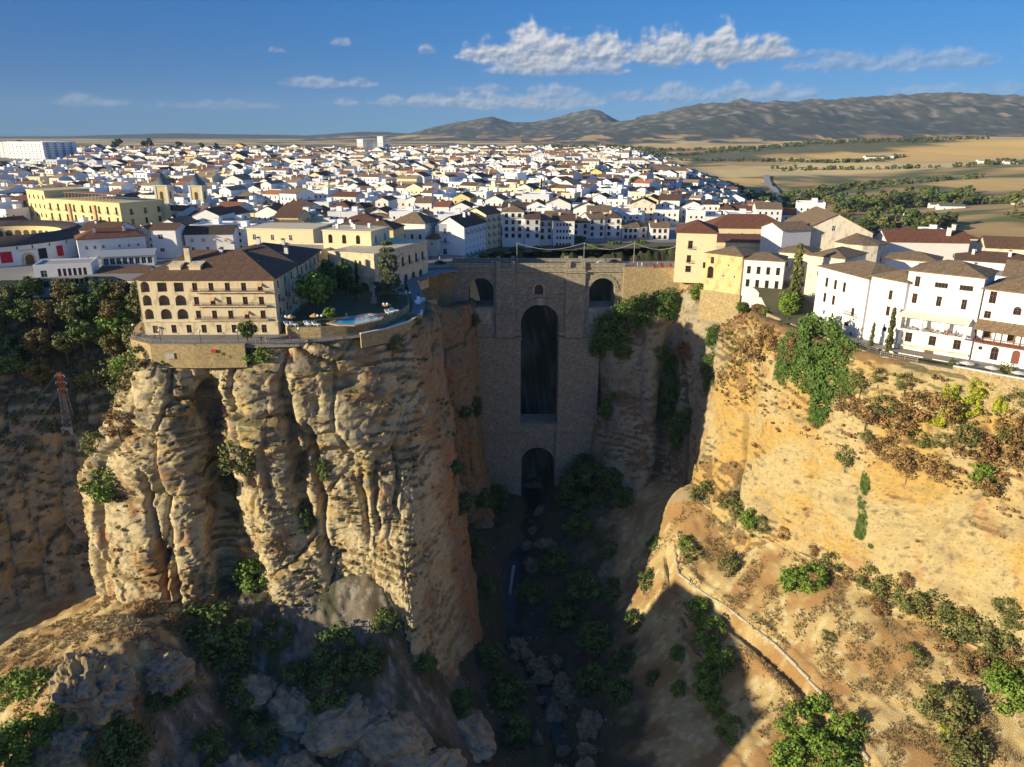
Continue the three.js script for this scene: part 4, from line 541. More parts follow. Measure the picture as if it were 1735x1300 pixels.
// row of gorge houses behind the bridge: [x0, x1, d, base, eave, roof, label words, window rows, columns]
[[-4.6, 5.6, 349.5, -4, 17, M.roofTan, 'with tiled top storey and two terraces', 4, 3], [6, 13, 346, -4, 14.2, M.roofBrown, 'with large dark balcony openings', 3, 2], [13.3, 19.2, 353, -4, 12.6, M.roofTan, 'with planted roof pergola', 3, 2], [19.5, 29.6, 354, -6, 12.6, M.roofBrown, 'with five storeys of small square windows', 5, 5], [30.4, 38.4, 374, -5, 9.2, M.roofDark, 'set back behind a round dark bush', 3, 2], [39, 47.2, 377, -6, 11, M.roofTan, 'with brown awnings in wide openings', 4, 2], [47.8, 55.6, 380, -6, 11, M.roofBrown, 'with pale blank bay and garden', 3, 2], [56.2, 64.4, 378, -6, 6.6, M.roofTan, 'with two rows of triple windows', 3, 3], [64.9, 69.4, 381, -6, 6.4, M.roofDark, 'narrow and squeezed between its neighbours', 3, 1], [70, 79, 375, -7, 6.8, M.roofTan, 'with corner balconies beside the yellow palace', 3, 3]].forEach(([x0, x1, d, y, e, rm, words, rows, cols], i) => {
  const W = x1 - x0, h = e - y, front = []; for (let k = 0; k < rows; k++) front.push(...row(cols, W * (cols > 1 ? 0.2 : 0.5), W * 0.8, h - 2.9 - k * 3.1, cols > 3 ? 0.9 : 1.5, cols > 3 ? 1.3 : 1.9, { frame: M.wood, balcony: k % 2 === i % 2 && cols < 4 ? 2.4 : undefined, style: 'thin' }));
  building({ label: 'white gorge house ' + words, group: 'white houses along the gorge behind the bridge', A: [x0, d], B: [x1, d + 1.2 * (i % 3 - 0.4)], y, h, depth: 13, wall: [M.white, M.white3, M.white2][i % 3], roof: { type: i % 2 ? 'gableX' : 'hip', rise: 2.3, mat: rm }, front, chimneys: [[W * 0.3, h + 1.2, -5]] });
});
{ // bullring: a round white hall with a ring of tiled roof
  const b = top('bullring', 'round white bullring with dark tiled ring roof and hanging banners', 'bullring', [-232, -1, 326]), R = 41, Ri = 30, seg = 72;
  const prof = (pts, mat, name) => part(name, new THREE.LatheGeometry(pts.map(([r, y]) => new THREE.Vector2(r, y)), seg), mat, b);
  prof([[R - 0.5, -3], [R, -3], [R, 9.4], [R - 0.5, 9.4]], M.white, 'outer_wall'); prof([[R + 0.6, 9.3], [(R + Ri) / 2 + 1, 12.6], [Ri, 10.8], [Ri, 10.5], [(R + Ri) / 2 + 1, 12.3], [R + 0.6, 9.0]], M.roofDark, 'roof'); prof([[Ri, 10.5], [Ri, 8.8], [Ri - 0.5, 8.8], [Ri - 0.5, -2]], M.yellow, 'inner_wall'); prof([[0.1, 0.2], [Ri - 0.6, 0.2]], std({ color: rgb(0.5, 0.36, 0.16) }), 'arena');
  for (let k = 0; k < 48; k++) { const a = k / 48 * Math.PI * 2; part('shade_arch', cached('ia', () => paneGeo(2.6, 3.4, true)), M.shutter, b, [Math.cos(a) * (Ri - 0.6), 7, Math.sin(a) * (Ri - 0.6)], [0, -a - Math.PI / 2, 0]); }  // flat brown panes on the wall paint the shade inside the arcade arches
  const put = (deg, y, name, geo, mat, off = 0.06) => { const a = deg * Math.PI / 180; return part(name, geo, mat, b, [Math.sin(a) * (R + off), y, Math.cos(a) * (R + off)], [0, a, 0]); };
  for (const [deg, w, h, m] of [[44, 4.0, 4.4, M.red], [63, 3.4, 4.2, M.navy], [74, 3.0, 4.4, M.red]]) put(deg, 4.8, 'banner', cached('bn' + w, () => box(w, h, 0.1)), m, 0.12);
  const door = put(55, 2.3, 'door', paneGeo(3.2, 5.6, true), M.wood, 0.05); const fr = new THREE.Shape(); fr.absarc(0, 1.2, 2.4, 0, Math.PI); fr.lineTo(-2.4, -2.8); fr.lineTo(-1.6, -2.8); fr.lineTo(-1.6, 1.2); fr.absarc(0, 1.2, 1.6, Math.PI, 0, true); fr.lineTo(1.6, -2.8); fr.lineTo(2.4, -2.8); part('door_surround', new THREE.ExtrudeGeometry(fr, { depth: 0.35, bevelEnabled: false }), M.sand, door); part('cornice', box(6, 0.35, 0.6), M.sand, door, [0, 4.6, 0.2]);
  put(33, 1.6, 'door', cached('bd', () => box(2.6, 4.2, 0.1)), M.wood); for (const deg of [36, 50, 58, 68, 80]) put(deg, 8, 'window', cached('bw', () => box(0.5, 1.2, 0.1)), M.shutter);
  foot.push([0, 0, -275, 283, -189, 283, 88]);
}
building({ name: 'modern_house', label: 'white modern building with dark vertical windows above the park trees', category: 'building', A: [-179, 274], B: [-160.6, 280], y: -9, h: 13.4, depth: 14, wall: M.white, roof: { type: 'flat' }, front: [...row(2, 3.2, 3.2, 8.6, 2.2, 2.6, { mat: M.glassGreen }).slice(1), ...row(2, 3.2, 3.2, 4.6, 2.2, 2.6, { mat: M.glassGreen }).slice(1), ...row(6, 8.4, 17, 8.4, 1.1, 3.2, { mat: M.shutter, style: 'thin', frame: M.iron }), ...row(6, 8.4, 17, 4.4, 1.1, 3.2, { mat: M.shutter, style: 'thin', frame: M.iron }), { u: 12, v: 0.4, w: 9, h: 2.4, kind: 'void' }] });
building({ label: 'low white house with brown roof and three green windows beside the hotel', A: [-159, 280], B: [-141, 281], y: -9, h: 8.6, depth: 12, wall: M.white, roof: { type: 'gableX', rise: 2.6, mat: M.roofBrown }, front: row(3, 3.2, 14.8, 5.4, 2.8, 1.9, { mat: M.glassGreen }) });
building({ label: 'long white house with red brown roof and narrow windows near the bullring', A: [-176, 300], B: [-154.6, 313], y: 0, h: 10.4, depth: 14, wall: M.white, roof: { type: 'hip', rise: 3.4, mat: M.roofRed }, front: [...row(3, 3, 9, 6.2, 1.1, 1.4), ...row(3, 15, 22, 6.2, 0.9, 1.2), ...row(2, 3, 7, 2, 1, 1.4)], chimneys: [[7, 12.4, -4], [18, 12.4, -4]] });
building({ name: 'pavilion', label: 'glazed white pavilion with grey sheet roof in front of the long white house', category: 'pavilion', A: [-164, 294], B: [-146, 300], y: -2, h: 6.4, depth: 9, wall: M.white, roof: { type: 'shed', rise: 1.4, mat: std({ color: rgb(0.42, 0.45, 0.46), map: rep(concreteTex, 3), roughness: 0.5 }) }, front: row(8, 1.5, 17.5, 3.0, 1.7, 2.6, { mat: M.glassGreen, style: 'thin' }) });
building({ label: 'tall white house with square window beside the brown gable house', A: [-154, 317], B: [-143.4, 317], y: 0, h: 12.6, depth: 13, wall: M.white, roof: { type: 'gableX', rise: 2, mat: M.roofBrown }, front: [{ u: 4, v: 8.4, w: 2.2, h: 2.0 }, { u: 4, v: 3, w: 2, h: 1.6 }] });
building({ label: 'white house with small awnings and dark gable roof behind the hotel', A: [-142, 322], B: [-122, 325], y: 0, h: 10, depth: 13, wall: M.white, roof: { type: 'gableX', rise: 2.8, mat: M.roofDark }, front: [...row(4, 3, 17, 6.4, 1.2, 1.5, { awning: true }), ...row(3, 3, 15, 2.4, 1.4, 1.8)] });
{ // long yellow building with balconies and a roof terrace
  const b = building({ name: 'yellow_building', label: 'long yellow building with two rows of balcony windows and rooftop pergola', category: 'building', A: [-252, 407], B: [-197, 378], y: 1, h: 17, depth: 26, wall: M.yellow, roof: { type: 'flat' }, frame: M.wood, front: [...row(9, 4, 59, 11.4, 1.7, 3.6, { balcony: 2.4 }), ...row(9, 4, 59, 6.2, 1.7, 3.6, { balcony: 2.4 }), ...row(8, 6, 56, 1, 2, 3.4, { kind: 'void' })], right: [...row(4, 6, 30, 11, 1.6, 3, { balcony: 2.2 }), ...row(4, 6, 30, 6, 1.6, 3)], bands: [[17, M.yellow, 0.5], [5.2, M.yellow, 0.3]] });
  const per = part('pergola', merge([box(42, 0.25, 9, 31, 20.6, -9), ...Array.from({ length: 15 }, (_, i) => box(0.3, 3.4, 0.3, 11 + i * 2.9, 18.8, -5))]), M.terracotta, b); per.name = 'pergola';
  for (const x of [21, 42]) part('drain_shaft', box(1.6, 12, 0.8, x, 9.5, 0.4), M.salmon, b);
  building({ name: 'yellow_building', label: 'four storey yellow corner tower of the long balcony building', category: 'building', A: [-270, 421], B: [-252.6, 408.5], y: 1, h: 21, depth: 24, wall: M.yellow, roof: { type: 'flat' }, frame: M.wood, front: [0, 1, 2, 3].flatMap((k) => row(4, 3, 19, 2 + k * 4.8, 1.5, 2.2)), bands: [[20.9, M.yellow, 0.5]] });
  building({ name: 'town_building', label: 'salmon building with rows of tall windows behind the bullring', category: 'building', A: [-300, 440], B: [-271, 424], y: 1, h: 14, depth: 22, wall: M.salmon, roof: { type: 'hip', rise: 2.6, mat: M.roofRed }, front: [0, 1].flatMap((k) => row(6, 3, 30, 4 + k * 5, 1.4, 2.6, { frame: M.wood })) });
}
[[-216, 470], [-193, 466]].forEach(([x, d], i) => { // twin church towers
  const t = top('church_tower', i ? 'yellow church tower with slate spire standing beside red and orange roofs' : 'yellow church tower with slate spire standing just behind the yellow building', 'tower', [x, 0, d]);
  part('shaft', box(7.6, 24, 7.6, 0, 9, 0), M.yellow, t); part('cornice', box(8.6, 0.6, 8.6, 0, 21.3, 0), M.white2, t); for (const s of [-1, 1]) for (const q of [-1, 1]) part('corner_strip', box(1.1, 12, 1.1, s * 3.5, 15, q * 3.5), M.white2, t);
  part('shade_pane', paneGeo(2, 4.6, true), M.shutter, t, [0, 15.5, 3.82]); part('shade_pane', paneGeo(2, 4.6, true), M.shutter, t, [3.82, 15.5, 0], [0, Math.PI / 2, 0]);  // dark flat panes stand in for the shade inside the belfry openings
  part('spire', new THREE.ConeGeometry(5.6, 7.5, 4, 1).rotateY(Math.PI / 4), M.slate, t, [0, 25.3, 0]); const fin = part('finial', new THREE.SphereGeometry(0.5, 8, 6), M.slate, t, [0, 29.2, 0]); part('cross', merge([box(0.12, 1.6, 0.12, 0, 0.9, 0), box(0.8, 0.12, 0.12, 0, 1.2, 0)]), M.iron, fin); foot.push([0, 0, x - 5, d - 5, x + 5, d - 5, 10]);
});
{ const W = 78, f = []; for (let k = 0; k < 8; k++) f.push(...row(9, 5, W - 5, 3 + k * 3.6, 1.8, 1.8, { flat: true, sill: false, style: 'thin' })); building({ name: 'apartment_block', label: 'white eight storey apartment block rising above the far roofs', category: 'apartment block', A: [-816, 1247], B: [-741, 1219], y: 9, h: 33, depth: 60, wall: M.white, roof: { type: 'flat' }, front: f, right: [0, 1, 2, 3, 4, 5, 6, 7].flatMap((k) => row(4, 8, 50, 3 + k * 3.6, 6, 2.2, { flat: true, sill: false })) }); building({ name: 'apartment_block', label: 'second white apartment block behind with brown stairwell', category: 'apartment block', A: [-905, 1300], B: [-835, 1275], y: 9, h: 32, depth: 50, wall: M.white2, roof: { type: 'flat' }, front: [0, 1, 2, 3, 4, 5, 6, 7].flatMap((k) => row(7, 5, 66, 3 + k * 3.6, 2.6, 2, { flat: true, sill: false })) }); }
// ---- right bank
building({ name: 'palace', label: 'tall yellow palace tower with hipped tile roof at the end of the bridge', category: 'palace', A: [63, 284.5], B: [77.5, 281], y: -1, h: 16.4, depth: 20, wall: M.cream, roof: { type: 'hip', rise: 3.6, mat: M.roofRed, ov: 0.7 }, frame: M.wood, front: [{ u: 5.4, v: 10.2, w: 1.7, h: 3, balcony: true }, { u: 5.2, v: 4.9, w: 1.6, h: 2.8, balcony: true }, { u: 5.2, v: 1.2, w: 2, h: 2.4, grille: true }, { u: 11.4, v: 3, w: 1.5, h: 2.2, grille: true }], left: row(3, 4, 16, 8, 1.2, 2.2), bands: [[16.2, M.cream, 0.35]] });
building({ name: 'palace', label: 'low yellow palace wing with pilasters and red roof behind the ochre house', category: 'palace', A: [84, 316], B: [119.5, 312], y: -1, h: 8.6, depth: 9, wall: M.cream, roof: { type: 'shed', rise: 2.2, mat: M.roofRed }, front: row(8, 2.5, 33, 3.2, 1.3, 1.3), bands: [[6.4, M.sand, 0.3]] });
building({ name: 'palace', label: 'long yellow palace hall with big red hipped roof', category: 'palace', A: [88, 331], B: [122, 328], y: -1, h: 12.8, depth: 18, wall: M.cream, roof: { type: 'hip', rise: 5, mat: M.roofRed, ov: 0.8 }, front: row(6, 3, 31, 9.5, 0.9, 0.9) });
building({ label: 'ochre patched house with arched loggia on the cliff edge', A: [70.1, 266], B: [80.4, 256.4], y: -3, h: 13.4, depth: 13, wall: M.ochre, roof: { type: 'hip', rise: 2.2, mat: M.roofTan }, front: [{ u: 2.2, v: 4.2, w: 2.4, h: 4.4, arch: true, kind: 'loggia' }, { u: 2.6, v: 9.6, w: 1.3, h: 2.4, frame: M.wood }, { u: 7.4, v: 5.2, w: 0.9, h: 1.1 }, { u: 9, v: 9.2, w: 0.7, h: 0.9 }, { u: 11.6, v: 5.4, w: 0.7, h: 0.9 }] });
building({ label: 'white cliff edge house with three rows of barred windows beside the ochre house', A: [80.9, 256], B: [93.2, 251], y: -8, h: 17.6, depth: 12, wall: M.white, roof: { type: 'hip', rise: 2, mat: M.roofTan }, front: [...row(4, 1.8, 11.4, 12.6, 1.2, 2.6, { frame: M.wood, grille: true }), ...row(4, 1.8, 11.4, 8, 1.2, 2.6, { frame: M.wood, grille: true }), ...row(2, 6.5, 11, 4.6, 1, 1.4, { frame: M.wood })] });
{ // chapel with polygonal apse
  building({ name: 'chapel', label: 'weathered cream church nave with big tiled gable on the right bank', category: 'church', A: [117, 305], B: [146, 301], y: 0, h: 13, depth: 34, wall: M.oldwhite, roof: { type: 'gableZ', rise: 7.4, mat: M.roofTan, ov: 0.6 }, front: [{ u: 14, v: 13.4, w: 1.4, h: 2.2 }, { u: 3, v: 6, w: 1.5, h: 2.4 }] });
  const a = top('chapel_apse', 'many sided weathered church apse with two shuttered windows', 'church', [137, 0, 292]), R = 9.4; const pts = Array.from({ length: 6 }, (_, i) => { const t = Math.PI * (i / 5); return [Math.cos(t) * R, Math.sin(t) * R]; });
  for (let i = 0; i < 5; i++) { const [x0, z0] = pts[i], [x1, z1] = pts[i + 1], l = Math.hypot(x1 - x0, z1 - z0), g = box(l + 0.1, 13, 0.5); const ang = Math.atan2(-(z1 - z0), x1 - x0); part('wall', g, M.oldwhite, a, [(x0 + x1) / 2, 4.2, (z0 + z1) / 2], [0, ang, 0]); if (i === 1 || i === 3) { const w = part('window', box(1.5, 3.2, 0.7), M.glass, a, [(x0 + x1) / 2, 5.4, (z0 + z1) / 2], [0, ang, 0]); part('shutter', box(0.8, 3.2, 0.78), M.frame, w, [0.9, 0, 0]); } part('roof', slabPoly([v3(x1 * 1.07, 10.7, z1 * 1.07), v3(x0 * 1.07, 10.7, z0 * 1.07), v3(0, 13.6, -4)]), M.roofTan, a); }
  building({ name: 'chapel', label: 'tall flat fronted white church wing joining the apse', category: 'church', A: [108, 297], B: [121, 301], y: 0, h: 14.6, depth: 14, wall: M.white2, roof: { type: 'gableX', rise: 2.4, mat: M.roofTan }, front: [{ u: 4, v: 6, w: 1.2, h: 2 }] });
  building({ label: 'white corner house with tan roof under the church gable', A: [97, 268], B: [107, 262], y: -5, h: 15.4, depth: 14, wall: M.oldwhite, roof: { type: 'hip', rise: 2, mat: M.roofTan }, front: row(2, 3, 8, 10, 1.1, 2) });
  building({ label: 'narrow old white house with mossy tan roof behind the cypress', A: [99, 246], B: [107.5, 237.5], y: -6, h: 18.6, depth: 18, wall: M.oldwhite, roof: { type: 'hip', rise: 2.2, mat: M.roofTan }, front: [{ u: 4, v: 12, w: 1, h: 1.6 }, { u: 8, v: 6, w: 0.9, h: 1.2 }] });
}
// white terrace houses above the right cliff, from the cypress towards the restaurant terraces
building({ label: 'big white cliff house with tan roof, balcony and tall barred windows', A: [93, 222], B: [98.2, 200.5], y: -6.5, h: 19.4, depth: 17, wall: M.white, roof: { type: 'hip', rise: 2.8, mat: M.roofTan }, frame: M.wood, front: [...row(3, 4.5, 12.5, 13.8, 1.1, 2.8, { grille: true }), ...row(2, 4.5, 8.6, 9.2, 1.1, 2.8, { grille: true }), { u: 17.5, v: 8, w: 1.2, h: 2.2, balcony: 6.2 }, ...row(3, 5, 13, 5.6, 0.8, 1.2), { u: 15.5, v: 4.4, w: 1.6, h: 1.2, grille: true }, ...row(2, 8, 18, 1.6, 0.9, 1.6)] });
building({ label: 'white cliff house with one column of windows beside the twin cypresses', A: [98.6, 200], B: [103.2, 190], y: -6.5, h: 20.4, depth: 15, wall: M.white, roof: { type: 'hip', rise: 2.2, mat: M.roofTan }, frame: M.wood, front: [0, 1, 2].map((k) => ({ u: 6.6, v: 15 - k * 4.4, w: 1.1, h: k < 2 ? 2.5 : 1.2 })) });
{ const b = building({ name: 'restaurant', label: 'white restaurant house with open dining terrace under a cloth awning', category: 'restaurant', A: [103.6, 191], B: [116.5, 179.6], y: -7.5, h: 24.5, depth: 14, wall: M.white, roof: { type: 'hip', rise: 2.6, mat: M.roofTan }, frame: M.wood, front: [{ u: 2.4, v: 20.4, w: 1.2, h: 2.7 }, ...row(2, 8, 13.6, 20.8, 3.0, 1.3), ...row(3, 2.4, 13.8, 16, 1.2, 2.6), ...row(3, 2.6, 14, 5.6, 1.7, 2.5), { u: 2.6, v: 0.4, w: 2, h: 4, kind: 'door', mat: M.frame }, { u: 8, v: 0.2, w: 2.2, h: 4.2, kind: 'door' }] });
  const tr = part('terrace', box(15.6, 0.4, 3.4, 8.2, 9.4, 1.7), M.white, b); for (const x of [0.6, 5.6, 10.8, 15.8]) part('terrace_pillar', box(0.7, 3.6, 0.7, x, 11.3, 3.0), M.white, tr); part('terrace_rail', merge([box(15.4, 0.07, 0.07, 8.2, 10.5, 3.2), ...Array.from({ length: 40 }, (_, i) => box(0.04, 0.95, 0.04, 0.7 + i * 0.39, 10, 3.2))]), M.iron, tr);
  part('awning', slabPoly([v3(0, 13.0, 4.2), v3(16.4, 13.0, 4.2), v3(16.4, 14.1, 0), v3(0, 14.1, 0)], 0.08), M.cloth, b); part('cornice', box(17.2, 0.4, 0.8, 8.4, 4.6, 0.4), M.stone, b); }
{ const b = building({ name: 'restaurant', label: 'white restaurant with red timber gallery and arched windows at the cliff terrace', category: 'restaurant', A: [117, 179.6], B: [135, 162], y: -7.5, h: 22, depth: 16, wall: M.white, roof: { type: 'hip', rise: 3.6, mat: M.roofTan, ov: 0.8 }, frame: M.woodRed, front: [{ u: 2, v: 18.4, w: 1.5, h: 3.0 }, { u: 1.6, v: 14.6, w: 1.5, h: 1.8 }, ...row(5, 7.6, 23, 16.4, 1.7, 2.0, { arch: true }), ...row(5, 2.6, 23, 9.6, 1.9, 2.6, { kind: 'loggia' }), ...row(5, 4.8, 23, 4.4, 1.7, 3.4, { arch: true }).map((o, i) => i === 1 ? { ...o, kind: 'door', mat: M.woodRed } : o), ...row(5, 4.4, 22, 0.6, 1.4, 2.0), { u: 1.6, v: 6.4, w: 1.0, h: 1.0, round: true, sill: false }] });
  const g = part('gallery', box(25, 0.35, 2.8, 12.8, 8.9, 1.4), M.woodRed, b); for (let k = 0; k <= 6; k++) part('gallery_post', box(0.22, 3.4, 0.22, 0.6 + k * 4.05, 10.7, 2.6), M.woodRed, g); part('gallery_rail', merge([box(24.6, 0.1, 0.1, 12.8, 10.1, 2.65), box(24.6, 0.06, 0.06, 12.8, 9.4, 2.65), ...Array.from({ length: 50 }, (_, i) => box(0.05, 1, 0.05, 0.6 + i * 0.49, 9.6, 2.65))]), M.woodRed, g);
  part('gallery_roof', slabPoly([v3(-0.2, 12.3, 3.4), v3(26, 12.3, 3.4), v3(26, 14.2, 0), v3(-0.2, 14.2, 0)], 0.2), M.roofTan, b); }
building({ label: 'white terrace house continuing the restaurant row above the cliff', A: [135.6, 161], B: [152, 142], y: -7, h: 20, depth: 16, wall: M.white, roof: { type: 'hip', rise: 3, mat: M.roofTan }, frame: M.wood, front: [0, 1, 2].flatMap((k) => row(4, 4, 20, 3 + k * 5, 1.3, 2.2)) });
// second rank of houses on the right bank
building({ label: 'long white convent with shaped gable and brown roof behind the terrace houses', A: [150.5, 297], B: [181, 293], y: -1, h: 11.4, depth: 16, wall: M.white2, roof: { type: 'gableX', rise: 3.6, mat: M.roofRed }, front: [{ u: 26, v: 5, w: 1.2, h: 1.6 }, ...row(3, 4, 12, 3, 1, 1.6)], chimneys: [[24, 13.2, -4, 1.3, 3.2]] });
building({ label: 'white house with yellow trim and tan roof beside the dark alley', A: [133, 262], B: [147, 253], y: -4, h: 13, depth: 14, wall: M.white, roof: { type: 'hip', rise: 2.2, mat: M.roofTan }, front: row(3, 3, 12, 8, 1, 1.8), bands: [[12.7, M.yellow, 0.3]] });
building({ label: 'white backyard house with washing terrace behind the restaurant', A: [128, 232], B: [150, 219], y: -4, h: 14, depth: 16, wall: M.white, roof: { type: 'flat' }, front: row(4, 3, 20, 9, 1.2, 1.6), chimneys: [[6, 14, -6], [16, 14, -9]] });
building({ label: 'white house with wide tan tiled roof and white chimneys above the gallery', A: [146, 217], B: [172, 197], y: -4, h: 15, depth: 18, wall: M.white, roof: { type: 'gableX', rise: 3.4, mat: M.roofTan }, front: row(5, 3, 28, 10, 1.1, 1.5), chimneys: [[8, 17, -5, 1.2, 2.6], [20, 17, -6, 1.2, 2.6]] });
building({ label: 'pale hall with dark red roof behind the convent', A: [158, 318], B: [196, 312], y: -1, h: 10.4, depth: 14, wall: M.oldwhite, roof: { type: 'hip', rise: 2.8, mat: M.roofRed }, front: row(4, 5, 32, 5, 1, 1.4), chimneys: [[30, 12, -5, 1.3, 3.4]] });
building({ label: 'brown roofed house right of the convent with a dark yard', A: [186, 290], B: [212, 280], y: -2, h: 11, depth: 16, wall: M.oldwhite, roof: { type: 'gableX', rise: 3.4, mat: M.roofBrown }, front: row(3, 4, 20, 5, 1, 1.4) });
building({ name: 'church_gable', label: 'big ochre stone gable end rising right of the convent roofs', category: 'church', A: [196, 268], B: [222, 256], y: -2, h: 16.5, depth: 30, wall: M.ochre, roof: { type: 'gableX', rise: 4.4, mat: M.roofTan } });
building({ label: 'white house with grey terrace roof below the convent', A: [158, 262], B: [180, 249], y: -3, h: 11.5, depth: 16, wall: M.white, roof: { type: 'hip', rise: 2.6, mat: M.roofBrown }, front: row(4, 3, 20, 6.5, 1, 1.4), chimneys: [[5, 13, -5], [16, 13, -5]] });

[[-297, 1480, 12, 26, 'slim white high rise on the skyline beside a lower twin'], [-280, 1490, 14, 20, 'lower white block next to the slim high rise'], [-256, 1470, 11, 31, 'tallest white water tower block on the skyline']].forEach(([x, d, w, h, label]) => building({ name: 'apartment_block', label, category: 'apartment block', A: [x, d], B: [x + w, d - 2], y: 19, h, depth: 14, wall: M.white, roof: { type: 'flat' }, front: [0, 1, 2, 3].flatMap((k) => row(3, 2, w - 2, 3 + k * 4.5, 1.4, 1.6, { flat: true, sill: false })) }));
building({ name: 'convent', label: 'long white convent with tan roof behind a row of dark cypresses', category: 'building', A: [100, 912], B: [205, 898], y: -2, h: 14, depth: 18, wall: M.white, roof: { type: 'gableX', rise: 4, mat: M.roofTan }, front: [0, 1, 2].flatMap((k) => row(14, 5, 100, 2 + k * 4, 1.4, 1.9, { flat: true, sill: false })) });

// ---------------------------------------------------------------- the white town: rows of party-wall houses along crooked streets
{
  const rnd = mulberry(2024), plots = [];
  for (let bi = -26; bi < 14; bi++) for (let bj = 0; bj < 40; bj++) {
    const bw = 50, bh = 37, cx0 = bi * (bw + 5) + (bj % 2) * 21 + (hash(bi, bj, 1) - 0.5) * 9, cd0 = 318 + bj * (bh + 5) + (hash(bi, bj, 2) - 0.5) * 7, ang = -0.30 + 0.62 * noise(cx0 / 260, cd0 / 260, 3) + (hash(bi, bj, 3) - 0.5) * 0.16, ca = Math.cos(ang), sa = Math.sin(ang);
    for (let r = 0; r < 2; r++) { let u = -bw / 2; while (u < bw / 2 - 5) { const far = cd0 > 900 ? 1.35 : 1, w = Math.round((7 + rnd() * 10) * far), D = Math.round(13 + rnd() * 5), v = -bh / 2 + r * (bh / 2 + 1.5) + rnd() * 1.5; const uu = u + w / 2, vv = v + D / 2, x = cx0 + ca * uu - sa * vv, d = cd0 + sa * uu + ca * vv; u += w + (rnd() < 0.12 ? 3 : 0);
      const rs = [rnd(), rnd(), rnd(), rnd(), rnd(), rnd()]; const edge = townEdge(d) + 60 + fbm(x / 80, d / 80, 1, 3) * 60;
      if (d < 330 || d > 1500 || Math.abs(x) > d * 0.80 + 20 || x > edge || inLow(x, d, 12) || onFoot(x, d, 7)) continue; if (x > 55 && d < 430) continue; if (d > 1100 && hash(bi, bj, 8) < 0.25) continue; if (d > 960 && x < -0.56 * d) continue; if (x > 150 && fbm(x / 60, d / 60, 12, 2) > 0.25) continue; if (x > -20 && x < 20 && d < 352) continue;
      plots.push({ x, d, w, D, ang: ang + (rs[5] - 0.5) * 0.12, rs }); } }
  }
  plots.sort((a, b) => a.d - b.d);
  const wallKinds = [['white', M.white, [0.80, 0.80, 0.79]], ['white', M.white2, [0.74, 0.73, 0.70]], ['bluish white', M.white3, [0.68, 0.70, 0.72]], ['cream', M.cream, [0.74, 0.64, 0.42]], ['yellow', M.yellow, [0.72, 0.52, 0.22]], ['old white', M.oldwhite, [0.68, 0.62, 0.5]]];
  const roofKinds = [['brown', M.roofBrown, [0.20, 0.112, 0.068]], ['dark', M.roofDark, [0.115, 0.08, 0.06]], ['tan', M.roofTan, [0.34, 0.24, 0.145]], ['red', M.roofRed, [0.30, 0.125, 0.07]], ['orange', M.roofOrange, [0.42, 0.17, 0.08]]];
  const spec = (p) => { const [a, b, c, e, f] = p.rs, wk = wallKinds[a < 0.42 ? 0 : a < 0.64 ? 1 : a < 0.82 ? 2 : a < 0.89 ? 3 : a < 0.93 ? 4 : 5], rk = roofKinds[b < 0.32 ? 0 : b < 0.48 ? 1 : b < 0.82 ? 2 : b < 0.95 ? 3 : 4], type = c < 0.28 ? 'gableX' : c < 0.46 ? 'gableZ' : c < 0.51 ? 'hip' : 'flat', st = e < 0.10 ? 1 : e < 0.55 ? 2 : e < 0.93 ? 3 : 4; return { wk, rk, type, st, h: st * 3.0 + 0.6 + f * 1.6, rise: type === 'gableZ' ? p.w * 0.22 : type === 'flat' ? 0 : p.D * 0.17 }; };
  const win = new THREE.BoxGeometry(1, 1, 0.12);
  const wallGeo = (w, D, type, h, rise) => cached(['tw', w, D, type, h.toFixed(1), rise.toFixed(2)].join(), () => { const gF = type === 'gableZ', gS = type === 'gableX', s = new THREE.Shape(), W = gS ? D : w, L = gS ? w : D; s.moveTo(-W / 2, -3); s.lineTo(W / 2, -3); s.lineTo(W / 2, h); if (gF || gS) s.lineTo(0, h + rise - 0.12); s.lineTo(-W / 2, h); const g = new THREE.ExtrudeGeometry(s, { depth: L, bevelEnabled: false }); g.translate(0, 0, -L / 2); if (gS) g.rotateY(Math.PI / 2); return g; });
  const marks = [['the church towers', -205, 468], ['the bullring', -232, 326], ['the yellow building', -225, 385], ['the cream block', -90, 290], ['the pyramid roof', -45, 322], ['the gorge houses', 20, 350], ['the palace hall', 105, 330], ['the lone cypress', 22, 567], ['the salmon building', -285, 432], ['the dark gable house', -132, 323]];
  const near2 = (p) => { let b = null, m = 1e9; for (const [n, x, d] of marks) { const q = Math.hypot(p.x - x, p.d - d); if (q < m) { m = q; b = [n, x, d]; } } return (m < 45 ? 'beside ' : m < 95 ? (p.d > b[2] ? 'behind ' : 'before ') : (p.d > b[2] ? 'far behind ' : 'before ')) + b[0]; };
  const near = plots.slice(0, 300), far = plots.slice(300);
  for (const p of near) {
    const k = spec(p), h = Math.round(k.h * 2) / 2, y = H(p.x, p.d), ch = k.type !== 'flat' && p.rs[4] > 0.45;
    const label = k.wk[0] + ' ' + ['one', 'two', 'three', 'four'][k.st - 1] + '-storey house with ' + (k.type === 'flat' ? 'flat terrace roof' : k.rk[0] + (k.type === 'hip' ? ' hipped' : k.type === 'gableZ' ? ' front gable' : ' gable') + ' roof') + (ch ? ' and chimney' : '') + ' ' + near2(p);
    const b = top('town_house', label, 'house', [p.x, y, p.d], p.ang, 'town houses on the plateau behind the gorge');
    part('wall', wallGeo(p.w, p.D, k.type, h, k.rise), k.wk[1], b);
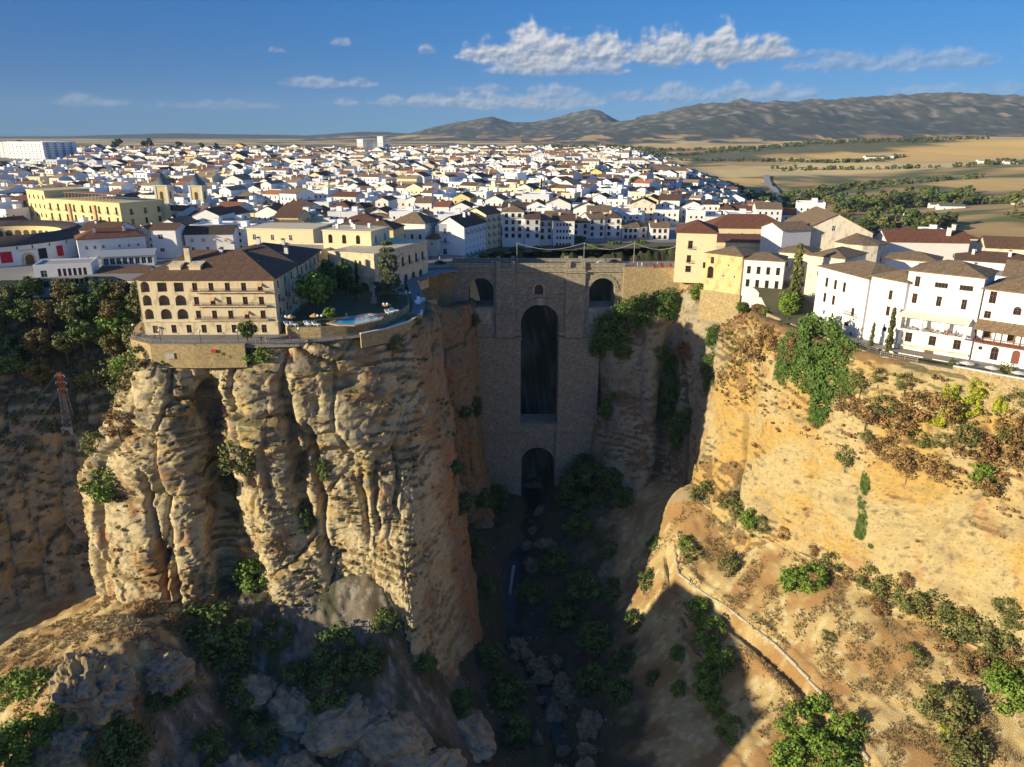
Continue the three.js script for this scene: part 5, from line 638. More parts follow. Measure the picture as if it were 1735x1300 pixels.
    const rg = cached(['tr', p.w, p.D, k.type, k.rise.toFixed(2)].join(), () => { if (k.type === 'flat') return merge([box(p.w + 0.1, 0.7, 0.3, 0, 0.2, p.D / 2 - 0.1), box(p.w + 0.1, 0.7, 0.3, 0, 0.2, -p.D / 2 + 0.1), box(0.3, 0.7, p.D - 0.5, p.w / 2 - 0.1, 0.2, 0), box(0.3, 0.7, p.D - 0.5, -p.w / 2 + 0.1, 0.2, 0)]); const g = roofGeo(k.type, p.w, p.D, 0, k.rise, 0.4); g.translate(-p.w / 2, 0.12, p.D / 2); return g; });
    const roof = part(k.type === 'flat' ? 'parapet' : 'roof', rg, k.type === 'flat' ? k.wk[1] : k.rk[1], b, [0, h, 0]);
    if (ch) chimney(roof, (p.rs[2] - 0.5) * p.w * 0.5, k.rise * 0.5, (p.rs[3] - 0.5) * 4, 0.8, 1.9, M.white);
    if (k.type === 'flat') part('stair_hut', cached('hut', () => box(3, 2.4, 3.4, 0, 1.2, 0)), M.white, b, [(p.rs[2] - 0.5) * p.w * 0.4, h, -2]);
    const n = Math.max(1, Math.round(p.w / 4)); for (let s = 0; s < k.st; s++) for (let i = 0; i < n; i++) part(s ? 'window' : (i === 0 ? 'door' : 'window'), win, s || i ? M.glass : M.wood, b, [((i + 0.5) / n - 0.5) * p.w * 0.9, s || i ? 1.6 + s * 3 : 1.0, p.D / 2 + 0.01], null, [0.95, s || i ? 1.4 : 2.1, 1]);
    for (let s = 0; s < k.st; s++) for (const q of [0.22, -0.2]) if (hash(Math.round(p.x * 7), s, Math.round(q * 100)) < 0.55) part('window', win, M.glass, b, [p.w / 2 + 0.01, 1.7 + s * 3, q * p.D], [0, Math.PI / 2, 0], [0.9, 1.2, 1]);
  }
  // houses beyond: one mass of small far buildings
  const pos = [], col = []; const tri = (m, pts, c) => { for (let i = 1; i < pts.length - 1; i++) for (const p of [pts[0], pts[i], pts[i + 1]]) { const q = p.clone().applyMatrix4(m); pos.push(q.x, q.y, q.z); col.push(...c); } };
  for (const p of far) {
    const k = spec(p), w = p.w / 2, D = p.D / 2, h = k.h, m = new THREE.Matrix4().makeRotationY(p.ang).setPosition(V(p.x, H(p.x, p.d), p.d)), A = (x, y, z) => v3(x, y, z), c = k.wk[2], r = k.rk[2].map((v) => v * (0.7 + p.rs[3] * 0.35)), e = 0.4, t = k.rise;
    tri(m, [A(-w, -4, D), A(w, -4, D), A(w, h, D), A(-w, h, D)], c); tri(m, [A(w, -4, D), A(w, -4, -D), A(w, h, -D), A(w, h, D)], c); tri(m, [A(-w, -4, -D), A(-w, -4, D), A(-w, h, D), A(-w, h, -D)], c); tri(m, [A(w, -4, -D), A(-w, -4, -D), A(-w, h, -D), A(w, h, -D)], c);
    if (k.type === 'flat') { tri(m, [A(-w, h - 0.5, D), A(w, h - 0.5, D), A(w, h - 0.5, -D), A(-w, h - 0.5, -D)], p.rs[2] < 0.9 ? [0.62, 0.6, 0.56] : [0.4, 0.25, 0.18]); const hx = (p.rs[3] - 0.5) * w, q = 1.6; tri(m, [A(hx - q, h - 1, 0), A(hx + q, h - 1, 0), A(hx + q, h + 2.2, 0), A(hx - q, h + 2.2, 0)], c); tri(m, [A(hx + q, h - 1, 0), A(hx + q, h - 1, -3), A(hx + q, h + 2.2, -3), A(hx + q, h + 2.2, 0)], c); tri(m, [A(hx - q, h - 1, -3), A(hx - q, h - 1, 0), A(hx - q, h + 2.2, 0), A(hx - q, h + 2.2, -3)], c); tri(m, [A(hx - q, h + 2.2, 0), A(hx + q, h + 2.2, 0), A(hx + q, h + 2.2, -3), A(hx - q, h + 2.2, -3)], c); }
    else if (k.type === 'gableZ') { tri(m, [A(-w, h, D), A(w, h, D), A(0, h + t, D)], c); tri(m, [A(w, h, -D), A(-w, h, -D), A(0, h + t, -D)], c); tri(m, [A(w + e, h - 0.1, D + e), A(w + e, h - 0.1, -D), A(0, h + t + 0.1, -D), A(0, h + t + 0.1, D + e)], r); tri(m, [A(-w - e, h - 0.1, -D), A(-w - e, h - 0.1, D + e), A(0, h + t + 0.1, D + e), A(0, h + t + 0.1, -D)], r); }
    else { tri(m, [A(w, h, D), A(w, h, -D), A(w, h + t, 0)], c); tri(m, [A(-w, h, -D), A(-w, h, D), A(-w, h + t, 0)], c); tri(m, [A(-w - 0.2, h - 0.1, D + e), A(w + 0.2, h - 0.1, D + e), A(w + 0.2, h + t + 0.1, 0), A(-w - 0.2, h + t + 0.1, 0)], r); tri(m, [A(w + 0.2, h - 0.1, -D - e), A(-w - 0.2, h - 0.1, -D - e), A(-w - 0.2, h + t + 0.1, 0), A(w + 0.2, h + t + 0.1, 0)], r); if (p.rs[4] > 0.4) { const x = (p.rs[2] - 0.5) * w, q = 0.45; tri(m, [A(x - q, h, D * 0.4), A(x + q, h, D * 0.4), A(x + q, h + t + 1.3, D * 0.4), A(x - q, h + t + 1.3, D * 0.4)], c); tri(m, [A(x - q, h, D * 0.4 - 0.9), A(x - q, h, D * 0.4), A(x - q, h + t + 1.3, D * 0.4), A(x - q, h + t + 1.3, D * 0.4 - 0.9)], c); } }
    const n = Math.max(1, Math.round(p.w / 4.5)); for (let s = 0; s < k.st; s++) for (let i = 0; i < n; i++) { const x = ((i + 0.5) / n - 0.5) * p.w * 0.9, y = 1 + s * 3; tri(m, [A(x - 0.5, y, D + 0.06), A(x + 0.5, y, D + 0.06), A(x + 0.5, y + 1.4, D + 0.06), A(x - 0.5, y + 1.4, D + 0.06)], [0.03, 0.03, 0.035]); }
  }
  const g = new THREE.BufferGeometry(); g.setAttribute('position', new THREE.Float32BufferAttribute(pos, 3)); g.setAttribute('color', new THREE.Float32BufferAttribute(col, 3)); g.computeVertexNormals();
  solo('distant_houses', g, std({ vertexColors: true }), 'mass of small white houses filling the plateau to the horizon', 'houses', null, 'stuff');
}

// ---------------------------------------------------------------- vegetation
// a crown of loose leaf clumps in a unit ball: clumps sit through the volume, leaves are small bent quads
function crownGeo(seed, clumps, leaves, leaf, shape = {}) {
  const r = mulberry(seed), pos = [], col = [], idx = []; let n = 0; const c = new THREE.Vector3(), a = new THREE.Vector3(), u = new THREE.Vector3(), w = new THREE.Vector3();
  for (let k = 0; k < clumps; k++) {
    let x, y, z, rad;
    if (shape.kind === 'cypress') { const t = r(); y = t * 2 - 1; rad = 0.10 + 0.05 * r(); const R = 0.24 * Math.pow(1 - t, 0.55) * Math.min(1, 0.35 + t * 5), q = r() * 6.283; x = Math.cos(q) * R * r(); z = Math.sin(q) * R * r(); rad *= 0.7 + R * 2; }
    else if (shape.kind === 'cedar') { const t = r(), q = r() * 6.283, R = (1 - t * 0.85) * (0.35 + 0.6 * Math.sqrt(r())); x = Math.cos(q) * R * 0.8; z = Math.sin(q) * R * 0.8; y = Math.floor(t * 8) / 8 * 2 - 0.9 - R * 0.18; rad = 0.2; }
    else { const q = r() * 6.283, v = r() * 2 - 1, s = Math.sqrt(1 - v * v), R = 0.72 * Math.cbrt(0.25 + 0.75 * r()); x = Math.cos(q) * s * R; y = v * R; z = Math.sin(q) * s * R; if (shape.dome && y < 0) y *= 0.35; rad = (0.20 + 0.17 * r()) * (shape.rad ?? 1); }
    const tone = 0.72 + 0.56 * r(), hue = r();
    for (let i = 0; i < leaves; i++) {
      const q = r() * 6.283, v = r() * 2 - 1, s = Math.sqrt(1 - v * v), R = rad * (0.55 + 0.45 * r()); c.set(Math.cos(q) * s, v * (shape.kind === 'cedar' ? 0.35 : 0.85), Math.sin(q) * s); a.copy(c).addScaledVector(w.set(r() - 0.5, r() - 0.5, r() - 0.5), 1.3).normalize();
      u.set(r() - 0.5, r() - 0.5, r() - 0.5).cross(a).normalize(); w.crossVectors(a, u); const L = leaf * (0.6 + 0.8 * r()), px = x + c.x * R, py = y + c.y * R, pz = z + c.z * R, t = tone * (0.8 + 0.4 * r());
      for (const [e, f, b] of [[-0.5, 0, 0], [0, -0.8, 0.12], [0.5, 0, 0], [0, 0.8, 0.12]]) { pos.push(px + (u.x * e + w.x * f - a.x * b) * L, py + (u.y * e + w.y * f - a.y * b) * L, pz + (u.z * e + w.z * f - a.z * b) * L); col.push(t * (0.92 + hue * 0.2), t, t * (0.75 + hue * 0.3)); }
      idx.push(n, n + 1, n + 2, n, n + 2, n + 3); n += 4;
    }
  }
  const g = new THREE.BufferGeometry(); g.setAttribute('position', new THREE.Float32BufferAttribute(pos, 3)); g.setAttribute('color', new THREE.Float32BufferAttribute(col, 3)); g.setIndex(idx); g.computeVertexNormals(); return g;
}
function trunkGeo(seed, h, r0, limbs = 5) { // tapered trunk with rising limbs, base at 0
  const r = mulberry(seed), L = [], tube = (pts, ra, rb) => { for (let i = 1; i < pts.length; i++) { const t0 = (i - 1) / (pts.length - 1), t1 = i / (pts.length - 1), d = new THREE.Vector3().subVectors(pts[i], pts[i - 1]), g = new THREE.CylinderGeometry(mix(ra, rb, t1), mix(ra, rb, t0), d.length() * 1.05, 6, 1, true); g.translate(0, d.length() / 2, 0); g.applyQuaternion(new THREE.Quaternion().setFromUnitVectors(v3(0, 1, 0), d.clone().normalize())); g.translate(pts[i - 1].x, pts[i - 1].y, pts[i - 1].z); L.push(g); } };
  tube([v3(0, -0.3, 0), v3((r() - 0.5) * 0.06 * h, h * 0.35, (r() - 0.5) * 0.06 * h), v3((r() - 0.5) * 0.12 * h, h * 0.75, (r() - 0.5) * 0.12 * h)], r0, r0 * 0.55);
  for (let k = 0; k < limbs; k++) { const q = k / limbs * 6.283 + r(), y = h * (0.4 + 0.3 * r()); tube([v3(0, y, 0), v3(Math.cos(q) * h * 0.16, y + h * 0.16, Math.sin(q) * h * 0.16), v3(Math.cos(q) * h * 0.34, y + h * 0.4, Math.sin(q) * h * 0.34)], r0 * 0.45, r0 * 0.12); }
  return merge(L);
}
const leafMat = (r, g, b) => std({ color: rgb(r, g, b), vertexColors: true, roughness: 0.75, side: THREE.DoubleSide });
const LEAF = { bright: leafMat(0.135, 0.225, 0.028), mid: leafMat(0.075, 0.130, 0.026), olive: leafMat(0.135, 0.150, 0.045), dark: leafMat(0.040, 0.066, 0.020), autumn: leafMat(0.155, 0.125, 0.038), dry: leafMat(0.235, 0.145, 0.062), yellow: leafMat(0.36, 0.40, 0.028), cedar: leafMat(0.085, 0.115, 0.055), cypress: leafMat(0.085, 0.085, 0.028), ivy: leafMat(0.070, 0.135, 0.022) };
const CROWN = [crownGeo(1, 46, 62, 0.085), crownGeo(2, 40, 66, 0.09), crownGeo(3, 52, 56, 0.085)], BUSH = [crownGeo(11, 34, 62, 0.075), crownGeo(12, 38, 56, 0.075), crownGeo(13, 30, 66, 0.08)], WISP = [crownGeo(21, 34, 44, 0.07, { rad: 0.95 }), crownGeo(22, 30, 48, 0.075, { rad: 0.95 })], IVY = [crownGeo(31, 64, 62, 0.062), crownGeo(32, 60, 64, 0.062)], CYP = crownGeo(41, 90, 22, 0.07, { kind: 'cypress' }), CED = crownGeo(51, 110, 34, 0.07, { kind: 'cedar' }), FARTREE = [crownGeo(61, 16, 30, 0.2), crownGeo(62, 14, 32, 0.2)];
const TRUNK = [trunkGeo(5, 1, 0.06), trunkGeo(6, 1, 0.055), trunkGeo(7, 1, 0.065)], STEM = trunkGeo(9, 1, 0.05, 4), POLE = trunkGeo(15, 1, 0.03, 0);
let plantNo = 0;
function plant(name, label, category, group, crown, mat, trunk, p, w, hgt, partName = 'foliage') { // p = ground point, w = crown width, hgt = whole height
  const k = plantNo++, o = top(name, label, category, p, hash(k, 2) * 6.283, group), c = part(partName, crown, mat, o); c.userData.kind = 'stuff';
  if (trunk) { const lift = partName === 'crown' ? hgt * 0.2 : 0; c.position.y = lift + (hgt - lift) / 2; c.scale.set(w / 2, (hgt - lift) / 2 * 1.12, w / 2); part(partName === 'crown' ? 'trunk' : 'stem', trunk, M.bark, o, [0, -0.2, 0], null, partName === 'crown' ? [hgt * 0.8, hgt * 0.75, hgt * 0.8] : [hgt * 0.5, hgt * 0.5, hgt * 0.5]); } else c.scale.set(w / 2, hgt / 2, w / 2);
  return o;
}
const PLANTS = {
  tb: [[-144.2, -20.4, 260.1, 20.5], [-142.3, -13.9, 264.9, 14.5], [-80.7, -81.8, 197.9, 14.2, 1.4], [92.2, -3.4, 238.3, 9.5, 1.2], [71.4, -7.7, 277.7, 9.2]],
  sb: [[-119.1, -47.5, 194.7, 12.1], [-115.4, -16.6, 208.9, 10.7], [-68.8, -6.6, 192.3, 10, 0.5], [-78.2, -6.3, 192.6, 6.8, 0.6], [-132.4, -89.9, 159.4, 11.8], [-120.8, -83.3, 152.9, 11.2], [-107, -81, 141.4, 8.7], [-115.6, -87.8, 138.3, 14.3], [-108.8, -83.8, 138.8, 8.7], [59.4, -81.3, 218, 7], [58.5, -92.6, 197.8, 9.1], [61.2, -94.9, 189.2, 11.6], [62, -97.4, 180.3, 10.6], [57.2, -103, 174.3, 8.7], [50, -107.4, 179.4, 6.1], [59.3, -103.1, 158.7, 9], [51.9, -103.2, 190, 5.9], [58.3, -101.1, 179.5, 9.5], [88.2, -74.2, 186.5, 10.6], [84, -76.6, 188.6, 8.8], [77.5, -68.2, 211.9, 8.4], [91.2, -4, 217.9, 5.7], [116, -29.1, 164.4, 6.5], [118.8, -75.8, 147.4, 8.9], [121.8, -75.7, 144.2, 10.7], [118.4, -77.2, 143, 10.6], [83.8, -91.1, 146.4, 10.4], [74.4, -96, 153.4, 10.6], [81, -93.9, 155.3, 10.7], [74.8, -96.5, 146.2, 12.1], [78.7, -94.2, 142, 12], [70.2, -99.2, 145, 10.4], [82.9, -95.3, 141.3, 10.3], [57.9, -103, 167.3, 7.4]],
  so: [[-149.6, -33.7, 248.8, 14.3], [-122.3, -36.2, 199.1, 8.6], [-142.6, -31.9, 249.9, 14.1], [-77.7, -37.4, 191.2, 10.9, 1.3], [-86.1, -51.8, 205.2, 9.6], [-101.2, -7.9, 192.4, 8.9], [-111.5, -18.7, 201.4, 9.5], [66.5, -68.6, 231, 9.7], [73.4, -67.8, 219.1, 10.6], [79.7, -67.8, 208.1, 7.1], [95.2, -69.9, 188.2, 9.6], [100.6, -67.4, 176.3, 9.6], [102.8, -68.3, 172, 9.5], [107, -68.1, 167.7, 9.5], [110.7, -68.4, 164.2, 10.9], [114.8, -69.8, 160, 10.9], [118.4, -70.3, 155.9, 11.9], [121.6, -69.6, 151.6, 10.8], [69.8, -81.5, 205.1, 9.2], [87.6, -80.8, 170, 5.1, 0.5], [103.9, -77.1, 158.8, 4.7], [105, -77.7, 156.2, 4.7], [105.3, -82.5, 143, 13.3, 1.1], [105.5, -83.8, 137.9, 10.4], [105, -85.8, 132.8, 10.3], [93.2, -34.7, 187.2, 6.4, 1.2], [96, -27.6, 183.2, 5.2], [60.6, -82.4, 214.2, 6.9], [-33.9, -8.1, 206.1, 7.5], [-30, -3.2, 217.1, 5.3], [123.5, -62.5, 150.3, 8.8], [121.6, -59.3, 152.9, 7.1], [94.1, -13.1, 187.4, 6.9], [98.5, -17.8, 181.8, 7.5], [101.7, -10.5, 179.7, 6.1], [119.4, -5.6, 169.7, 6.8], [120.1, -10, 164.9, 6.7], [105, -23.9, 174.4, 6.1], [108.9, -23.8, 170.4, 6.1], [112.8, -20.4, 168.1, 6.7], [96.9, -10.3, 184.2, 5.1], [120.1, -18.3, 163.1, 6.7]],
  sk: [[-86.3, -89.1, 178.9, 21], [-81, -94.4, 176.5, 13.3], [-88.6, -89, 158.4, 9], [-91.5, -88.5, 154.6, 7.9], [-92.3, -84.8, 180.1, 11.5], [-62.8, -60.5, 197, 5.5, 2], [-54.9, -42.7, 194.6, 4.2, 2], [-97.9, -88.9, 140.4, 13.9], [-94.4, -92.5, 142.2, 12.3], [-78.2, -100.4, 169, 13.2], [-69.9, -91.4, 183.3, 11.4], [-63.3, -100, 175.8, 11.3], [-51.6, -92.9, 179.8, 14.8], [-42.8, -95.6, 178, 12.9], [-37.3, -87.8, 184, 9.2], [-52.2, -101, 172.1, 14.8], [-69.6, -107.2, 160.9, 13], [-80.5, -103.1, 152.7, 10.9], [-18.1, -53.7, 271.7, 6], [-15, -54.1, 279.4, 7.1, 1.6], [-16, -20.5, 287.5, 7], [-65.5, -105.2, 169.8, 9.4], [-34.4, -106.9, 164.9, 7.2]],
  tk: [[-17.8, -71.4, 226.6, 12.2], [-15.3, -102.7, 247.1, 13.7], [-19, -55.3, 221, 9.7], [-10.6, -111.9, 237.4, 11.3], [26.2, -92.6, 305.6, 18.6], [33.8, -87.4, 288.6, 20.2], [36.7, -91.2, 268.6, 16.8], [23, -95.6, 276.9, 14.8], [16.8, -110.2, 250.7, 16.4], [27.2, -111.8, 237.2, 18.2], [37.4, -108, 231.5, 17.8], [42.7, -106.1, 211.7, 14.7], [20.4, -121.3, 232.2, 15.9], [29.7, -119.5, 216.4, 17.4], [37.8, -115.5, 202.3, 16.6], [7.4, -119, 243.8, 14], [47.8, -95.9, 220.9, 12.7], [26.2, -123.8, 200.8, 14.7], [-1.5, -130, 202.3, 17.1], [-7.7, -123.1, 211.6, 12.9], [0.5, -131.5, 185.8, 14.3], [34.4, -119.4, 190.4, 12.1], [51.4, -88.4, 231.8, 10.8], [36.5, -98.9, 245.1, 15.9], [26.5, -99.1, 258.7, 14.2], [44.8, -110.9, 188.5, 9.9], [-26.4, -102.2, 183.4, 9.4], [-16.2, -119.6, 185.6, 11.9], [-6.9, -99.5, 279.1, 12.5]],
  sd: [[93.1, -20.8, 189.9, 8.8], [95.4, -20.4, 184.4, 8.6], [100.7, -21.5, 178.6, 10.3], [104.7, -15.8, 176.5, 10.2], [108.4, -15.8, 172.2, 10.1], [114, -23.1, 166.8, 10.2], [118.8, -22.9, 162.9, 10.1], [120.5, -15.5, 163.6, 8.4], [103.1, -31.2, 174, 8.6], [98.6, -28.2, 178.5, 7.6], [108.2, -30.8, 169.6, 6.8], [79.3, -15.7, 224.6, 9.7], [81.5, -11.3, 216, 8.7], [79, -16.7, 235.2, 8.1], [79.9, -10.2, 222.3, 8.8], [83.1, -11.5, 210.3, 7.4], [84, -8.4, 208.9, 6.6], [117.3, -30.6, 162.6, 8.5], [68.2, -31.5, 278.8, 9.4], [116, -75.5, 151.3, 8.3], [122.8, -71.4, 148.4, 7.2], [-112.4, -28, 194.9, 9.4], [-106.1, -81.7, 181.3, 7.8], [-95.3, -84.2, 187.7, 7.9], [-96.9, -81.9, 176.1, 6.8], [84.7, -67, 201.3, 5.1], [91.4, -69, 194.3, 5], [75.6, -65, 220.9, 5.3], [71.4, -67.1, 222.8, 5.4], [97.6, -70.2, 183.4, 5.7], [105.6, -63.1, 169.8, 5.4], [116.7, -65.8, 159.5, 5.4], [100.9, -72.8, 171.7, 7.4], [111.6, -74, 158.4, 6.5]],
  yl: [[112.7, -13.4, 170.2, 6.1], [109.9, -15.3, 171.1, 6.7], [114.4, -8.7, 169.9, 5.7], [118.2, -12.1, 166.7, 4, 1.4], [107.7, -18.4, 172.8, 6.8, 0.5], [109.3, -11.2, 172.7, 4.7, 1.5], [103.1, -84.6, 139.6, 3.5]],
  iv: [[88.6, -6.1, 203.9, 16.2], [91.7, -9.1, 196.2, 12.4], [83.6, -11.2, 209.4, 11], [86.8, -14.5, 205.2, 12.8], [90.8, -17.1, 199.3, 14.4], [82.8, -17.7, 212.5, 7.5], [89.1, -24.2, 199.1, 7.3, 1.3], [92.8, -14.3, 191.2, 6.3, 1.2], [84, -8.4, 208.9, 9.2], [88.3, -27.6, 199.4, 5.5], [76.3, -20.3, 264, 9.4], [73.5, -30.3, 259, 8, 1.2], [72.2, -36.8, 254.5, 5.7, 1.2], [96.3, -39.1, 181.5, 2.5, 3], [97.3, -46, 182.6, 2.9, 3], [97.3, -52.5, 181.2, 3.3, 2.4], [97.2, -55.7, 181.8, 2.9], [99.2, -57.4, 178.4, 1.5], [41.3, -24.6, 289.1, 16.6], [47.9, -19.3, 287.7, 16.5], [54.3, -15.1, 285.1, 14.1], [37.1, -31.5, 291.8, 10.6], [45.8, -30.9, 285, 9.4], [61.2, -12.8, 285.4, 11.8], [40.7, -55.8, 283.9, 8.2, 1.4], [66.5, -38.4, 285.1, 9.6], [65.9, -52.9, 283.1, 14.6, 1.4], [68, -60, 268.5, 11.7, 1.5], [59.3, -32.1, 280.8, 7.1], [67.2, -46.7, 279.9, 12]],
  py: [[-155.3, -46.4, 239.8, 2.4]]
};

{
  const where = (x, y, d) => x < -118 && y > -60 ? 'on the shaded slope left of the headland' : x < -84 && y < -74 ? 'on the dry grass spur below the headland' : x < -12 && y > -14 ? 'on the headland rim by the hotel walkway' : x < -12 && d < 250 && y > -80 ? 'growing from a cleft of the headland cliff' : x < 40 && y < -74 ? 'in the shaded gorge bottom' : x < 60 && d > 262 ? 'on the rocks beside the bridge' : y > -12 ? 'on the rim below the white houses' : y > -40 ? 'on the brown ledge above the yellow cliff' : y > -66 ? 'rooted in the yellow cliff face' : segDist(PATH_UP, x, d) < 7 ? 'beside the upper footpath' : segDist(DITCH, x, d) < 16 && y < -84 ? 'below the walled water channel' : 'on the dry grass slope under the yellow cliff';
  const size = (w) => w < 5 ? 'small' : w < 9 ? 'middling' : 'large';
  for (const [x, y, d, w, a = 1] of PLANTS.tb) plant('tree', 'bright green ' + size(w / 1.3) + ' leafy tree ' + where(x, y, d), 'tree', 'leafy trees on the cliffs', CROWN[plantNo % 3], LEAF.bright, TRUNK[plantNo % 3], [x, y - w * a * 0.45, d], w, w * a, 'crown');
  for (const [x, y, d, w, a = 1] of PLANTS.tk) if (x > 36) plant('shrub', 'deep green ' + size(w / 1.3) + ' bush ' + where(x, y, d), 'shrub', 'shrubs on the gorge sides', BUSH[plantNo % 3], LEAF.mid, STEM, [x, y - w * 0.4, d], w * 0.8, w * 0.7); else plant('tree', 'dark ' + size(w / 1.3) + ' tree ' + where(x, y, d), 'tree', 'dark trees in the gorge', CROWN[plantNo % 3], LEAF.mid, TRUNK[plantNo % 3], [x, y - w * 0.35, d], w, w * 0.85, 'crown');
  for (const [k, mat, geo, word] of [['sb', LEAF.bright, BUSH, 'bright green'], ['so', LEAF.olive, WISP, 'olive green'], ['sd', LEAF.dry, WISP, 'dry brown'], ['sk', LEAF.mid, BUSH, 'deep green'], ['yl', LEAF.yellow, BUSH, 'yellow green']])
    for (const [x, y, d, w, a = 1] of PLANTS[k]) plant('shrub', word + ' ' + size(w) + ' shrub ' + where(x, y, d), 'shrub', 'shrubs on the gorge sides', geo[plantNo % geo.length], mat, STEM, [x, y - w * a * 0.42, d], w * 1.2, w * a * 1.0);
  for (const [x, y, d, w, a = 1] of PLANTS.iv) { const o = plant('ivy', (d > 255 ? 'dark' : 'deep green') + ' ' + size(w) + ' mass of ivy ' + (d > 255 ? 'on the shaded rock beside the bridge' : x > 95 ? 'in the vertical crease of the yellow cliff' : x < 80 ? 'at the corner where the yellow cliff turns into shade' : 'hanging in the big curtain over the yellow cliff'), 'ivy', 'ivy on the cliffs', IVY[plantNo % 2], LEAF.ivy, null, [x, y, d], w * 1.3, w * a * 1.35); o.children[0].scale.z *= 0.55; o.rotation.y = d > 255 ? 0.2 : -1.05; }
  // park trees on the left slope, autumn olive tones
  const r = mulberry(77); for (let k = 0; k < 50; k++) { const t = k / 60, x = -212 + (k % 12) * 8.2 + r() * 5, rowN = Math.floor(k / 12), d = 269 - rowN * 7 - r() * 3 + (x < -190 ? -10 : 0), y = lerpTable([[232, -54], [238, -46], [246, -34], [254, -24], [262, -14], [270, -9]], d) - 1; if (x > -126 && d < 262) continue; if (d < 247 && x > -166 && x < -142) continue; plant('tree', ['olive brown', 'deep green', 'rusty autumn'][k % 3] + ' ' + ['round', 'spreading', 'bushy'][Math.floor(k / 3) % 3] + ' park tree below the white modern building', 'tree', 'park trees on the slope left of the hotel', CROWN[k % 3], [LEAF.olive, LEAF.mid, LEAF.autumn][k % 3], TRUNK[k % 3], [x, y, d], 10 + r() * 4, 10.5 + r() * 4, 'crown'); }
  // headland garden
  plant('tree', 'bright green spreading tree beside the hotel pool', 'tree', null, CROWN[0], LEAF.bright, TRUNK[0], [-58, 0, 214], 14, 13, 'crown'); plant('tree', 'low bright sapling in front of the pool tree', 'tree', null, CROWN[1], LEAF.bright, TRUNK[1], [-51.5, 0, 203], 4.2, 4.6, 'crown'); plant('tree', 'small green street tree on the hotel walkway', 'tree', null, CROWN[2], LEAF.mid, TRUNK[2], [-72, -3.4, 193.5], 6.2, 6.6, 'crown');
  plant('cedar', 'blue green layered cedar beside the arcaded building', 'tree', null, CED, LEAF.cedar, TRUNK[1], [-40.5, 0, 238], 13, 18, 'crown'); plant('cedar', 'lower blue green cedar by the pool steps', 'tree', null, CED, LEAF.cedar, TRUNK[0], [-38.5, 0, 226], 9.5, 10, 'crown');
  for (const [x, d, w, h] of [[-60, 236, 8, 11], [-55, 240, 7, 12], [-63, 229, 7, 10], [-50, 232, 6, 6], [-62, 246, 6, 12]]) plant('tree', 'dark garden tree in the hotel courtyard, ' + h + ' metres tall', 'tree', 'dark garden trees in the hotel courtyard', CROWN[plantNo % 3], LEAF.mid, TRUNK[plantNo % 3], [x, 0, d], w, h, 'crown');
  for (const [x, d] of [[-57.6, 250.6], [-53, 248.8]]) { const o = plant('ivy', 'tall strip of ivy climbing between the arches of the arcaded building', 'ivy', 'ivy strips on the arcaded building', CYP, LEAF.mid, null, [x, 4.5, d], 8, 11); }
  // cypresses of the right bank
  plant('cypress', 'tall ragged brown green cypress between the white cliff houses', 'tree', null, CYP, LEAF.olive, POLE, [92, -7, 236], 17, 23, 'crown'); plant('cypress', 'slim cypress beside the restaurant corner, taller of the pair', 'tree', null, CYP, LEAF.cypress, POLE, [100.5, -6, 189], 9, 12.5, 'crown'); plant('cypress', 'slim cypress beside the restaurant corner, shorter of the pair', 'tree', null, CYP, LEAF.cypress, POLE, [97.5, -6, 192.5], 6, 8, 'crown');
  plant('shrub', 'potted round green shrub on the restaurant terrace', 'shrub', null, BUSH[0], LEAF.mid, STEM, [111.5, -6, 178], 2.4, 3);
  for (const [x, y, d, w, h, m, l] of [[88.5, -7, 230, 8.5, 10.5, 'bright', 'bright green leafy tree beside the tall ragged cypress'], [86, -7, 224, 5, 3.5, 'mid', 'low green bush in front of the big white cliff house'], [84, -8, 238, 6, 5, 'olive', 'olive bush below the white cliff house'], [80, -9, 250, 6, 5, 'mid', 'green bush on the slope under the barred window house'], [84, -8, 246, 6, 4, 'dry', 'dry bush on the slope under the barred window house']]) plant('tree', l, 'tree', null, CROWN[plantNo % 3], LEAF[m], TRUNK[plantNo % 3], [x, y, d], w, h, 'crown');
  for (const [x, y, d, w] of [[26, -96, 282, 15], [33, -92, 278, 16], [40, -90, 272, 14], [30, -100, 270, 13], [-6, -100, 280, 12], [-12, -98, 270, 13], [44, -92, 262, 12]]) plant('tree', 'deep green tree crowding the lower arch of the bridge, crown ' + w + ' metres wide', 'tree', 'trees round the lower arch', CROWN[plantNo % 3], LEAF.mid, TRUNK[plantNo % 3], [x, y, d], w, w * 0.9, 'crown');
  // behind the bridge
  for (const [x, y, d, w] of [[2, -6, 338, 10], [12, -8, 341, 12], [24, -7, 346, 11], [33, -4, 366, 9], [38, -8, 350, 12], [50, -8, 360, 12], [62, -8, 362, 12], [56, -6, 372, 8], [72, -9, 352, 10], [-6, -5, 331, 8], [-12, -4, 322, 7], [30, -14, 340, 12], [45, -16, 346, 12], [18, -14, 336, 10]]) plant('tree', 'dark bushy tree on the gorge rim behind the bridge, crown ' + w + ' metres wide', 'tree', 'dark trees behind the bridge', CROWN[plantNo % 3], LEAF.mid, TRUNK[plantNo % 3], [x, y, d], w, w * 0.9, 'crown');
  for (const [x, d, h, m, s] of [[22, 567, 16, 1, 'lone'], [157, 862, 13, 1, 'convent'], [163, 866, 12, 1, 'convent'], [170, 868, 12, 1, 'convent'], [179, 870, 13, 1, 'convent'], [186, 874, 12, 1, 'convent'], [196, 878, 11, 1, 'convent']]) plant('cypress', s === 'lone' ? 'lone dark cypress between white roofs of the town' : 'dark cypress in the row before the long white convent', 'tree', s === 'lone' ? null : 'cypresses in front of the convent', CYP, LEAF.dark, POLE, [x, H(x, d), d], h * 0.75, h, 'crown');
